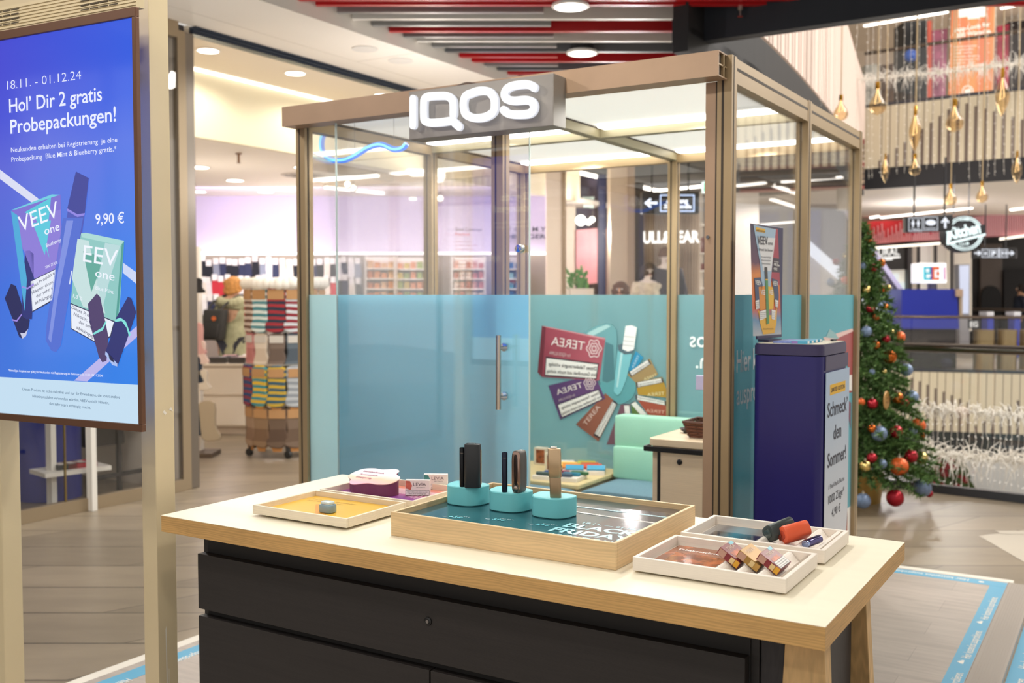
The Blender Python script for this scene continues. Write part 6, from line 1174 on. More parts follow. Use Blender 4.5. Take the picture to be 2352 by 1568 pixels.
# NATURAL shop
sh1=T('storefront','white lit shop front with a dark NATURAL name board','shop front',FP(26,[(2050,760)])[0])
slab('name_board',None,None,25.9,[(1985,566),(2095,560),(2095,618),(1985,622)],.2,m('#2B2828',.5),parent=sh1)
g=G().use(E('#F4F0EA',1.2)); g.tp(facing(25.86),'NATURAL',(1977,590),(2066,585),17,bold=.02); g.obj('name_lettering',None,sh1); g=G().use(E('#F4F0EA',1.2)); g.poly(facing(25.86),[(2022,590),(2068,588),(2068,592),(2050,594),(2050,597),(2034,598),(2033,594),(2022,595)],0); g.obj('underline',None,sh1)
slab('lit_interior',None,None,26.4,[(1985,622),(2085,618),(2085,760),(1985,760)],.2,m('#EFE6DA',.6,e=.35),parent=sh1)  # interior light is put into this flat panel as its own glow
for px in (2088,2160-0): pass
slab('mullion',None,None,25.8,[(2085,562),(2095,561),(2095,760),(2085,760)],.2,m('#3A3638',.5),parent=sh1)
for k,(x,y,cc) in enumerate(((2050,640,'#E8F4F4'),(2068,660,'#D9E8E8'))): slab('bright_display',None,None,26.2,[(x-14,y-12),(x+14,y-12),(x+12,y+50),(x-10,y+50)],.1,m(cc,.5,e=.7),parent=sh1)
sh2=T('storefront','bright shop front with pale glowing panels behind the ec sign','shop front',FP(26,[(2170,760)])[0])
for k,(x0,x1,cc) in enumerate(((2096,2110,'#D9CCBC'),(2112,2140,'#EFE9E0'),(2142,2175,'#DDD6C8'),(2177,2232,'#E2DACB'))): slab('panel',None,None,26.1+.05*k,[(x0,563),(x1,561),(x1,760),(x0,760)],.1,m(cc,.6,e=.25),parent=sh2)  # panels glow by themselves to stand for the bright shop interior
for x in (2111,2188,2150): slab('dark_mullion',None,None,25.9,[(x-2.5,562),(x+2.5,562),(x+2.5,760),(x-2.5,760)],.1,m('#3A3638',.5),parent=sh2)
o=T('column_lightbox','slim pale blue illuminated column poster right of the ec sign','poster',FP(24,[(2214,760)])[0]); slab('light_box',None,None,24,[(2202,607),(2228,606),(2227,800),(2204,800)],.25,m('#8a8a90',.4),parent=o); slab('poster_face',None,None,23.98,[(2204,610),(2226,609),(2225,720),(2206,720)],.02,E('#D6DAEE',1),parent=o)
# dark facade with arch
df=T('dark_facade','dark shop facade with a ribbed brown panel and an arched opening','shop front',FP(27,[(2310,760)])[0])
slab('facade_wall',None,None,31,[(2234,548),(2460,540),(2460,790),(2234,790)],.3,m('#2A2625',.6),parent=df)
g=G().use(m('#8A7E78',.6)); 
for k in range(22): x=2253+k*2.2; g.prism(FP(30.9,[(x,560),(x+1.2,560),(x+1.2,720),(x,720)]),FH*.1)
g.use(m('#6E6460',.6)); g.prism(FP(30.98,[(2252,560),(2302,560),(2302,720),(2252,720)]),FH*.05); g.obj('ribbed_panel',None,df)
g=G().use(m('#141112',.7)); g.prism(FP(30.8,[(2254,760)]+[(2277+23*math.cos(t),680-24*math.sin(t)) for t in [math.pi-math.pi*k/10 for k in range(11)]]+[(2301,760)]),FH*.05); g.obj('arch_opening',None,df)
slab('doorway',None,None,30.8,[(2306,620),(2460,616),(2460,770),(2306,770)],.05,m('#171213',.7),parent=df)
# hanging signs ---------------------------------------------------------
def hsign(label,d_,q,rods,topz):
    o=T('hanging_sign',label,'sign',FP(d_,[((q[0][0]+q[2][0])/2,q[2][1])])[0]); G().prism(FP(d_,q),FH*.12).obj('sign_board',m('#1B1B1F',.4),o,bevel=.01)
    for x,y in rods:
        a=facing(d_+.06).p(x,y); G().tube([a,(a.x,a.y,topz+.015)],.014,6).obj('hanger_rod',m('#2a2a2e',.4),o)
    return o
GW=E('#F2F6FF',1.15)
def arrow(g,pl,cx,cy,s,dirn):                                     # dirn: u,l,r
    A={'u':[(0,-1),(.75,-.1),(.55,.12),(.18,-.3),(.18,1),(-.18,1),(-.18,-.3),(-.55,.12),(-.75,-.1)]}['u']
    f={'u':lambda x,y:(x,y),'l':lambda x,y:(y,-x),'r':lambda x,y:(-y,x)}[dirn]; g.poly(pl,[(cx+f(x,y)[0]*s,cy+f(x,y)[1]*s) for x,y in A],.0)
def frame_px(g,pl,x0,y0,x1,y1,t=1.1):
    for q in ([(x0,y0),(x1,y0),(x1,y0+t),(x0,y0+t)],[(x0,y1-t),(x1,y1-t),(x1,y1),(x0,y1)],[(x0,y0),(x0+t,y0),(x0+t,y1),(x0,y1)],[(x1-t,y0),(x1,y0),(x1,y1),(x1-t,y1)]): g.poly(pl,q,0)
def fig(g,pl,cx,cy,s):
    g.poly(pl,[(cx+s*.22*math.cos(t),cy-s*.72+s*.22*math.sin(t)) for t in [k*math.pi/5 for k in range(10)]],.001); g.poly(pl,[(cx-s*.32,cy-s*.42),(cx+s*.32,cy-s*.42),(cx+s*.36,cy+s*.2),(cx+s*.18,cy+s*.25),(cx+s*.14,cy+s),(cx-s*.14,cy+s),(cx-s*.18,cy+s*.25),(cx-s*.36,cy+s*.2)],.001)
so=hsign('black hanging sign with toilet symbols and an arrow pointing up, right of the tree',14.5,[(2080,498),(2189,492),(2188,530),(2080,534)],((2099,500),(2169,496)),3.44)
pl=facing(14.49); g=G().use(GW); frame_px(g,pl,2087,500,2119,531); fig(g,pl,2097,513,9); fig(g,pl,2109,513,9); g.tp(pl,'Toiletten',(2092,528),(2114,528),4,bold=.01); g.obj('toilet_symbol',None,so)
g=G().use(GW); frame_px(g,pl,2122,498,2154,529); g.poly(pl,[(2138+12*math.cos(t),511+6.5*math.sin(t)) for t in [k*math.pi/8 for k in range(16)]],0); g.tp(pl,'Food Court',(2126,526),(2150,525),4,bold=.01); g.obj('food_symbol',None,so)
g=G().use(GW); arrow(g,pl,2171,511,13,'u'); g.obj('arrow_symbol',None,so)
# round neon sign
D=16.5; pl=facing(D-.01); ro=T('round_sign','round black sign with white neon lettering and rings','sign',FP(D,[(2215,575)])[0]); K_=D/FPX
def circ(cx,cy,r,n=40): return [(cx+r*math.cos(2*math.pi*k/n),cy+r*.93*math.sin(2*math.pi*k/n)) for k in range(n)]
G().prism(FP(D,circ(2214,537,46)),FH*.18).obj('disc',m('#16161A',.4),ro)
GN=E('#E9FBFA',1.5)
for r in (41,36): G().use(GN).stroke([pl.p(x,y) for x,y in circ(2215,536,r)],.012,.02,pl.n,None,None,True).obj('neon_ring',None,ro)
g=G().use(GN); g.tp(pl,'THE',(2204,508),(2226,506),6,bold=.02); g.tp(pl,'CLUB',(2203,564),(2226,562),7,bold=.02); g.obj('small_lettering',None,ro)
g=G().use(m('#16161A',.4)); g.prism([pl.p(x,y,.03) for x,y in ((2170,535),(2262,515),(2262,540),(2172,560))],pl.n*.01); g.obj('band',None,ro)
g=G().use(GN); g.tp(pl,'Kitchen',(2178,550),(2250,534),26,bold=.045,off=.05); g.prism([pl.p(x,y,.05) for x,y in ((2171,558),(2260,536),(2260,541),(2172,563))],pl.n*.01); g.prism([pl.p(x,y,.05) for x,y in ((2172,532),(2178,531),(2177,560),(2171,561))],pl.n*.01); g.obj('neon_lettering',None,ro)
for x in (2190,2225): a=facing(D+.05).p(x,492); G().tube([a,(a.x,a.y,3.44)],.01,6).obj('hanger_rod',m('#2a2a2e'),ro)
so=hsign('small black hanging sign with parking and toilet symbols between two arrows',22,[(2236,569),(2336,569),(2336,593),(2236,593)],((2262,569),(2310,569)),3.44)
pl=facing(21.98); g=G().use(GW); arrow(g,pl,2246,581,8,'r'); arrow(g,pl,2322,581,8,'r'); g.obj('arrow_symbol',None,so)
g=G().use(GW); frame_px(g,pl,2255,572,2272,591,1.2); g.tp(pl,'H',(2260,586),(2267,586),9,bold=.03); frame_px(g,pl,2274,572,2291,591,1.2); g.tp(pl,'P',(2278,587),(2287,587),11,bold=.05); frame_px(g,pl,2298,572,2315,591,1.2); fig(g,pl,2303,581,6); fig(g,pl,2310,581,6); g.prism([pl.p(x,y) for x,y in ((2293.5,570),(2295.5,570),(2295.5,592),(2293.5,592))],pl.n*.01); g.obj('symbol',None,so)
# ec sign and blue cash kiosk
D=20.6; kb=T('cash_kiosk','blue cash machine kiosk with black lower body behind the far railing','kiosk',FP(D,[(2137,852)])[0]); 
slab('blue_housing',None,None,D,[(2071,664),(2198,664),(2203,755),(2071,755)],1.2,m('#1A2A9E',.35),parent=kb); slab('dark_body',None,None,D+.05,[(2074,755),(2196,755),(2196,851),(2074,851)],1.1,m('#2A2628',.5),parent=kb); slab('beige_corner',None,None,D-.05,[(2196,664),(2212,664),(2212,681),(2196,681)],.5,m('#B09680',.5),parent=kb); slab('beige_edge',None,None,D+.02,[(2204,681),(2211,681),(2211,725),(2204,725)],.4,m('#A89680',.5),parent=kb); slab('pole',None,None,D+.5,[(2136,650),(2150,650),(2150,664),(2136,664)],.15,m('#5A5460',.4),parent=kb)
ec=T('cash_sign','white square sign with blue and orange letters EC above the blue kiosk','sign',FP(D,[(2144,650)])[0]); q=[(2114,604),(2174,604),(2175,650),(2114,650)]
G().prism(FP(D,q),FH*.5).obj('sign_box',m('#F2F2F4',.4,e=.9),ec,bevel=.02); pl=facing(D-.01)
g=G().use(E('#36C4D6',1)); g.poly(pl,[(2121,612),(2137,612),(2137,643),(2121,643)],.002); g.use(E('#2038A0',1)); g.poly(pl,[(2137,612),(2141,612),(2141,643),(2137,643)],.002); g.use(E('#E8622A',1)); g.poly(pl,[(2141,612),(2158,612),(2158,643),(2141,643)],.002)
g.use(E('#FFFFFF',1)); g.poly(pl,[(2126,617),(2134,617),(2134,625),(2126,625)],.01); g.poly(pl,[(2127,630),(2138,630),(2138,633),(2134,638),(2127,638)],.01); g.poly(pl,[(2146,619),(2158,619),(2158,623),(2151,624),(2151,633),(2158,632),(2158,637),(2146,638)],.01); g.use(E('#8A6AD0',1)); g.poly(pl,[(2167,613),(2169,613),(2169,643),(2167,643)],.01); g.use(E('#E86A6A',1)); g.poly(pl,[(2169,613),(2171,613),(2171,643),(2169,643)],.01); g.obj('ec_print',None,ec)
for k,(x0,x1) in enumerate(((2238,2283),(2292,2335),(2344,2390))):
    a=FP(20.4,[((x0+x1)/2,757)])[0]; r=(x1-x0)/2*20.4/FPX; o=T('brass_planter',('left','middle','right')[k]+' one of the tall brass cylinders behind the far railing','planter',(a.x,a.y,.001)); G().lathe((a.x,a.y,.001),[(r,0),(r,a.z),(r*.9,a.z),(r*.9,a.z-.1),(.0001,a.z-.1)],26).obj('cylinder',m('#A08C66',.3,.7),o,smooth=True)
eg=T('floor_sign','small black sign reading EG on the far glass railing','sign',FP(19.6,[(2236,752)])[0]); slab('sign_plate',None,None,19.6,[(2224,733),(2251,733),(2251,754),(2224,754)],.02,m('#262426',.5),parent=eg); g=G().use(E('#E9E5DE',1)); g.tp(facing(19.58),'EG',(2228,750),(2246,750),12,bold=.03); g.obj('lettering',None,eg)
for k,x in enumerate((2268,2330)): o=T('blue_pillar',('left','right')[k]+' slim blue ticket pillar behind the far railing','pillar',FP(24,[(x+7,820)])[0]); slab('pillar_body',None,None,24,[(x,722),(x+14,722),(x+14,820),(x,820)],.3,m('#2A3AA8',.4),parent=o); slab('pillar_head',None,None,23.9,[(x-1,716),(x+15,716),(x+15,725),(x-1,725)],.4,m('#D9DCE4',.4),parent=o)
# escalator
es=T('escalator','escalator rising to the left with a bright lit skirt and grey balustrade','escalator',FP(22,[(2060,740)])[0]); D=22
def eslab(nm,pts,th,mt,off=0): return slab(nm,None,None,D+off,pts,th,mt,parent=es)
eslab('lit_skirt',[(1835,560),(1835,530),(2082,748),(2050,748)],.25,E('#F2F6FF',1.5),-.05)
eslab('balustrade',[(1835,530),(1835,440),(1900,440),(2090,700),(2082,748)],.12,m('#6E6872',.5))
eslab('handrail',[(1905,440),(1915,440),(2098,695),(2090,702)],.2,m('#B9B4D0',.35),-.08)
for t,a_,b__,cc in (('SHOPPING',(1946,560),(2060,690),'#A9A8B0'),('center',(1966,590),(2040,688),'#C9C24A')): 
    g=G().use(m(cc,.5)); g.tp(facing(D-.01),t,a_,b__,16,bold=.02,off=.002); g.obj('side_lettering',None,es)
eslab('lower_casing',[(1835,560),(2050,748),(2050,790),(1980,790),(1835,650)],.3,m('#CFC6BE',.6),.05)
# ---- view between booth and right: shops beyond the rear glass ------------
D=15.5
wallZ(19.5,pX(1250,19.5),pX(1740,19.5),0,3.44,m('#EFE4D6',.7),'wall_rear_row')
pa=T('beige_pilaster','pale pilaster with a bronze edge behind the booth, left part of the rear view','pillar',CF(pX(1280,12.9),12.9,.002))
slab('pilaster_face',None,None,12.9,[(1256,334),(1291,334),(1291,960),(1256,960)],.5,m('#E4D2C0',.6),parent=pa); slab('bronze_edge',None,None,12.85,[(1291,334),(1300,334),(1300,960),(1291,960)],.45,m('#8A7256',.4,.4),parent=pa)
ds=T('dark_shop','dark purple shop opening with a glowing pink screen behind the booth','shop front',CF(pX(1370,16),16,.002))
slab('opening',None,None,16.5,[(1320,406),(1402,406),(1402,860),(1320,860)],.4,m('#4A4256',.7),parent=ds)
slab('cream_pier',None,None,16.2,[(1300,401),(1322,401),(1322,880),(1300,880)],.4,m('#EDE0CC',.6),parent=ds); slab('navy_post',None,None,16.0,[(1374,400),(1392,400),(1392,880),(1374,880)],.2,m('#2A2E52',.5),parent=ds)
slab('pink_screen',None,None,16.1,[(1324,528),(1372,524),(1372,650),(1324,655)],.1,m('#D98A8E',.4,e=.45,tex='noise',s=2,amp=.3),parent=ds); slab('mauve_panel',None,None,16.1,[(1392,525),(1420,522),(1420,700),(1392,700)],.1,m('#C9927A',.5,tex='noise',s=2,amp=.3),parent=ds); slab('pale_screen',None,None,15.9,[(1337,452),(1364,452),(1364,478),(1340,476)],.06,m('#BCCFC6',.4,e=.3),parent=ds)
bp_=T('beige_column','wide beige column left of the glowing shop name','pillar',CF(pX(1435,14.8),14.8,.002)); slab('column_face',None,None,14.8,[(1402,376),(1442,376),(1442,905),(1402,905)],.5,m('#C9B79E',.6),parent=bp_); slab('column_return',None,None,14.75,[(1442,378),(1458,378),(1458,905),(1442,905)],.5,m('#A8937C',.6),parent=bp_); slab('dark_reveal',None,None,15.2,[(1458,420),(1478,420),(1478,890),(1458,890)],.3,m('#4A3F38',.6),parent=bp_)
sm=T('green_stand','cream plant box with green plants behind the booth glass','planter',CF(pX(1340,14.2),14.2,.002)); slab('box',None,None,14.2,[(1310,662),(1364,662),(1358,920),(1316,920)],.3,m('#E6DCCB',.6),parent=sm)
g=G().use(m('#5E9A4E',.7)); random.seed(2)
for k in range(70): a=facing(14.3).p(random.uniform(1305,1350),random.uniform(630,664)); g.beam(a,a+Vector((random.uniform(-.08,.08),random.uniform(-.08,.08),random.uniform(.03,.14))),.03,.004)
g.obj('leaves',None,sm)
# glowing shop name on slatted wall
pb=T('storefront','beige slatted shop wall with glowing white letters PULL&BEAR','shop front',CF(pX(1540,15.6),15.6,.002)); 
g=G().use(m('#DCCAB4',.6)); g.prism(FP(15.6,[(1474,486),(1607,484),(1607,895),(1474,895)]),FH*.2); g.use(m('#B09A84',.6))
for k in range(20): x=1475+k*6.6; g.prism(FP(15.58,[(x,487),(x+3,487),(x+3,894),(x,894)]),FH*-.03)
g.obj('slatted_wall',None,pb)
g=G().use(E('#FFFDF6',1.8)); g.tp(facing(15.45),'PULL&BEAR',(1463,558),(1607,556),27,bold=.035); g.obj('name_lettering',None,pb)
sg2=hsign('black hanging sign with a left arrow and the framed word Ausgang',13.6,[(1474,442),(1607,440),(1606,491),(1474,491)],((1497,442),(1581,441)),3.44)
pl=facing(13.58); g=G().use(E('#EAF2FF',2)); arrow(g,pl,1495,466,15,'l'); g.obj('arrow_symbol',None,sg2); g=G().use(E('#C9DCFF',1.8)); frame_px(g,pl,1516,447,1595,486,2.4); g.obj('sign_frame',None,sg2)
g=G().use(E('#F4F8FF',2)); g.tp(pl,'Ausgang',(1530,466),(1580,466),11,bold=.03); g.tp(pl,'Zimmerstraße',(1524,478),(1588,478),9,bold=.03); g.obj('lettering',None,sg2)
ex=T('exit_sign','green and white glowing exit sign beside the booth door post','sign',FP(13,[(1632,440)])[0]); a=facing(13.05).p(1632,418); G().tube([a,(a.x,a.y,3.455)],.012,6).obj('hanger_rod',m('#2a2a2e'),ex); slab('light_box',None,None,13,[(1615,417),(1652,416),(1652,441),(1615,442)],.1,E('#EFFFF6',1.5),parent=ex); pl=facing(12.98); g=G().use(E('#2FC07A',1.2)); g.poly(pl,[(1617,419),(1641,419),(1641,440),(1617,440)],.001); g.use(E('#FFFFFF',1.6)); arrow(g,pl,1629,430,8,'l'); g.obj('arrow_symbol',None,ex)
for a_,b__,lb in (((1272,384),(1390,410),'light bar descending to the right behind the booth, upper one'),((1432,420),(1508,438),'slanted light bar left of the Ausgang sign'),((1512,438),(1650,424),'light bar just above the Ausgang sign'),((1262,455),(1374,446),'flat light bar crossing the dark shop opening'),((1392,446),(1470,440),'flat light bar just left of the Ausgang sign')): bar(a_,b__,3.385,lb,w_=.10,s=5)
for k,(x,y) in enumerate(((1334,506),(1352,510),(1360,504))):
    c=FP(15,[(x,y)])[0]; o=T('spotlight',('left','middle','right')[k]+' glowing spotlight in the dark shop behind the booth','spotlight',c); G().ball(c,.045 if k else .08,8).obj('lamp_head',E('#FFFBF0',4),o,smooth=True); G().tube([c,c+Vector((0,0,.12))],.01,6).obj('stem',m('#333333'),o)
# shelves right of the shop name, seen left of the door post
o=T('shop_shelf','white shop shelf with dark red bottles beside the booth door post','shelf',CF(pX(1630,17),17,.002)); slab('back_panel',None,None,17.4,[(1608,440),(1652,440),(1652,870),(1608,870)],.05,m('#EDE2D2',.6,e=.15),parent=o)
slab('upright',None,None,17,[(1622,440),(1629,440),(1629,870),(1622,870)],.3,m('#A89C90',.5),parent=o)
for k,y in enumerate((515,580,620,660)): slab('shelf_board',None,None,17.01,[(1608,y),(1652,y),(1652,y+3.5),(1608,y+3.5)],.35,m('#F2E9DC',.6),parent=o)
for r,(y,h_) in enumerate(((580,50),(620,22))):
    for k,x in enumerate((1611,1616,1634,1640,1646)): tag(slab('red_bottle',None,None,17.1,[(x,y-h_*.7),(x+4,y-h_*.7),(x+4,y-.2),(x,y-.2)],.08,m('#A0453E',.3)),('upper','lower')[r]+' row dark red bottle on the white shelf beside the door post','bottle','dark red bottles on the white shelf')
# features seen through the right booth wall
for a_,b__,lb in (((1797,418),(1960,405),'light bar behind the right booth wall, just under the brown baffles'),((1693,427),(1757,420),'short light bar behind the front bay of the right booth wall'),((1775,425),(1832,445),'slanted light bar behind the right booth wall, upper one'),((1773,458),(1835,478),'slanted light bar behind the right booth wall, lower one'),((1700,520),(1960,498),'long far light bar behind the right booth wall')): bar(a_,b__,3.385,lb,w_=.09,s=4)
for k in range(9):
    z=3.43-.02; a=P(1700,335+k*13,z=3.40); b=P(1985,326+k*13,z=3.40); o=G().beam(a,b,.10,.06).obj('ceiling_baffle',m('#8E7A66' if k%4 else '#9A5A50',.5)); tag(o,('red brown' if k%4==0 else 'brown')+' far ceiling baffle behind the right booth wall, '+('nearest','second','third','fourth','fifth','sixth','seventh','eighth','farthest')[k],'ceiling baffle','far brown ceiling baffles')
slab('magenta_billboard','magenta billboard with pale writing behind the blue stand sign','billboard',24,[(1688,524),(1722,523),(1722,566),(1688,567)],.1,m('#C93A9A',.5,e=.6))
slab('white_kiosk','white glass shop counter far behind the blue stand sign','kiosk',24.5,[(1690,580),(1722,580),(1722,720),(1690,720)],.5,m('#D5DCE0',.4,e=.2))
wallZ(29.5,pX(1660,29.5),pX(1995,29.5),0,3.44,m('#E3D6C6',.65),'wall_far_middle')
g=G().use(m('#CFC0B0',.6)); 
for k in range(30): x=1760+k*4; g.prism(FP(29.4,[(x,470),(x+2,470),(x+2,780),(x,780)]),FH*.05)
o=g.obj('slatted_wall'); tag(o,'pale vertically slatted wall behind the booth mid post','wall panel')
slab('dark_panel_sign','dark square hanging panel with a white up arrow behind the booth corner','sign',17,[(1925,432),(1962,430),(1962,483),(1925,484)],.08,m('#6E665C',.5)); pl=facing(16.98); o=G().use(E('#F2F6FF',1.6)); arrow(o,pl,1948,460,15,'u'); o=o.obj('arrow_symbol'); o.parent=bpy.data.objects['dark_panel_sign']; 
slab('dark_column','dark brown column behind the tree top','column',24,[(1940,470),(1962,470),(1962,790),(1940,790)],.4,m('#4A3E38',.6))
# ---- christmas tree -----------------------------------------------------
TX,TZ_=(1974-1176)/FPX*7.36,7.36; tc0=CF(TX,TZ_,0); tr=T('christmas_tree','green artificial christmas tree in a gold pot beside the glass booth','christmas tree',(tc0.x,tc0.y,.001))
G().lathe(tc0+Vector((0,0,.001)),[(.165,0),(.19,.21),(.18,.21),(.175,.19),(.0001,.19)],32).obj('pot',m('#B5904C',.35,.6),tr,smooth=True)
G().tube([tc0+Vector((0,0,.19)),tc0+Vector((0,0,1.95))],[.03,.008],8).obj('trunk',m('#4A3526',.8),tr)
ZB,ZTp,RB=.16,2.03,.55
def Rz(z): t=(z-ZB)/(ZTp-ZB); return max(0,RB*(1-t)**.92)
random.seed(21); gm=[m('#45622F',.7),m('#5C7D42',.7),m('#7A9A58',.7)]
g=G(); nb=430
for i in range(nb):
    t=(i/nb)**.75 if 0 else i/nb; z=ZB+.06+(ZTp-ZB-.08)*(1-(1-t)**1.0); z=ZB+.05+(ZTp-ZB-.07)*(1-math.sqrt(1-t)) if 0 else ZB+.05+(ZTp-ZB-.07)*t**1.25
    a=i*2.39996; R=Rz(z)*random.uniform(.82,1.08)+.03; dr=Vector((math.cos(a),math.sin(a),-.32-.15*random.random())); st=tc0+Vector((0,0,z+R*.28)); en=st+dr*R
    nn=max(5,int(R*95)); 
    for k in range(nn):
        u=(k+.5)/nn
        if u<.25: continue
        p=st.lerp(en,u)
        for j in range(6):
            dv=(dr*.6+Vector((random.uniform(-1,1),random.uniform(-1,1),random.uniform(-.7,.9)))).normalized()*random.uniform(.035,.060); sdv=dv.cross(Vector((random.random(),random.random(),random.random()))).normalized()*.0062
            g.use(gm[random.choice((0,0,1,1,2))]); g.faces([p-sdv,p+sdv,p+dv],[[0,1,2]])
g.obj('foliage',None,tr,fix=False)
BB=[(1994,550,8,'o','matt orange','near the tree top'),(1997,574,10.5,'b','grey blue','below the top orange one'),(2003,583,7,'r','dark red','tucked behind the grey blue one near the top'),(2024,604,9.5,'c','mottled copper','at the right edge near the top'),(2005,615,9.5,'r','glossy red','below the copper one near the top'),(1982,611,8.5,'b','grey blue','at the booth corner near the top'),(1990,665,10,'g','mirrored gold','left at film height'),(2026,665,10,'o','matt orange','at the right edge level with the film edge'),(2039,661,8,'g','mirrored gold','behind the orange one at film height'),(1999,708,10,'r','glossy red','left one of the row just below film height'),(2021,701,7.5,'b','grey blue','behind the copper one just below film height'),(2033,705,8,'c','mottled copper','right one of the row just below film height'),(2013,727,8,'o','matt orange','small one below the glossy red'),(1990,761,13,'b','grey blue','left against the booth corner in the upper half'),(2035,778,10,'r','glossy red','left of the big orange in the middle'),(2066,774,13.5,'o','matt orange','at the right edge in the upper middle'),(2048,762,6,'g','mirrored gold','between the red and orange in the upper middle'),(2012,792,10,'c','mottled copper','left middle height'),(2044,819,16,'c','large mottled copper','centre of the visible half'),(2082,849,14.5,'b','grey blue','at the right edge at handrail height'),(2003,854,7,'b','small grey blue','deep in the branches at mid height'),(2031,853,6,'g','small gold','deep in the branches at mid height'),(2004,927,12.5,'r','glossy red','left of the wooden button ornament'),(2061,913,13.5,'c','mottled copper','right of the wooden button ornament'),(2079,926,10,'r','dark red','half hidden between copper and grey blue'),(2094,912,16,'b','grey blue','at the right edge of the middle'),(1978,923,9,'o','matt orange','cut by the booth corner at mid height'),(2003,984,10,'c','mottled copper','behind a large grey blue one at the left'),(2020,995,18,'b','large grey blue','left lower third'),(2059,991,15,'r','glossy red','lower third centre'),(2109,977,17.5,'o','large matt orange','far right of the lower third'),(2097,988,10,'b','grey blue','behind the large orange at the far right'),(2118,1000,7,'c','small copper','below the large orange at the far right'),(2003,1051,12,'r','glossy red','low left'),(2026,1065,11,'b','dark blue','low left beside the biggest orange'),(2065,1071,21.5,'o','biggest matt orange','low centre'),(2092,1047,16,'r','dark red','low right of centre'),(2118,1051,14,'g','mirrored gold','low far right'),(1987,1070,14,'g','mirrored gold','low beside the booth corner'),(2119,1120,20.5,'b','big grey blue','bottom right'),(2134,1133,9,'r','red','behind the big grey blue at the bottom right'),(1982,1150,18,'b','big grey blue','touching the floor beside the gold pot'),(2056,1143,20.5,'r','big shiny red','at the bottom right of the gold pot'),(1943,588,8,'g','mirrored gold','seen through the booth glass'),(1921,601,8,'r','dark red','seen through the booth glass'),(1942,644,10,'o','matt orange','seen through the booth glass'),(1908,648,9,'b','grey blue','seen through the booth glass')]
bmt={'o':m('#D9622A',.38,.35),'b':m('#7586A4',.4,.25,tex='noise',s=60,amp=.18),'r':m('#A81E2C',.15,.55),'c':m('#C8682A',.15,.9,tex='noise',s=38,amp=.6,bump=.4),'g':m('#D9BE7A',.1,1,tex='noise',s=30,amp=.25,bump=.6)}
capm=m('#C9C4B4',.25,.9)
for px,py,r,kd,cn,pl_ in BB:
    z=1.5+(677-py)*TZ_/FPX; R=Rz(max(z,ZB+.02)); X=(px-1176)/FPX*TZ_; dx=X-TX; dep=math.sqrt(max(0,R*R-dx*dx))*.92; rr_=r*(TZ_-dep)/FPX; c=facing(TZ_-dep).p(px,py); c.z=max(c.z,rr_+.002)
    o=T('bauble',f'{cn} bauble on the christmas tree, {pl_}','bauble',c-Vector((0,0,rr_)),0,'baubles on the christmas tree'); G().ball(c,rr_,12).obj('ball',bmt[kd],o,smooth=True); G().lathe(c+Vector((0,0,rr_*.96)),[(rr_*.22,0),(rr_*.22,rr_*.2),(rr_*.06,rr_*.24),(rr_*.06,rr_*.45)],8).obj('cap',capm,o)
c=facing(TZ_-.36).p(2036,919); o=T('button_ornament','round wooden button ornament hanging in the middle of the tree','ornament',c-Vector((0,0,.05))); nrm=(RT*.8-FH*.6).normalized(); Rm=nrm.to_track_quat('Z','Y').to_matrix()
G().lathe(c,[(.0001,-.004),(.062,-.004),(.066,0),(.062,.005),(.05,.003),(.0001,.003)],24,M=Rm).obj('disc',m('#B58A52',.4,.3),o,smooth=True)
g=G().use(m('#4A3420',.7)); 
for q in ((1,1),(1,-1),(-1,1),(-1,-1)): g.lathe(c+Rm@Vector((q[0]*.014,q[1]*.014,.0035)),[(.0001,.0006),(.006,.0004)],8,M=Rm)
g.obj('hole',None,o)
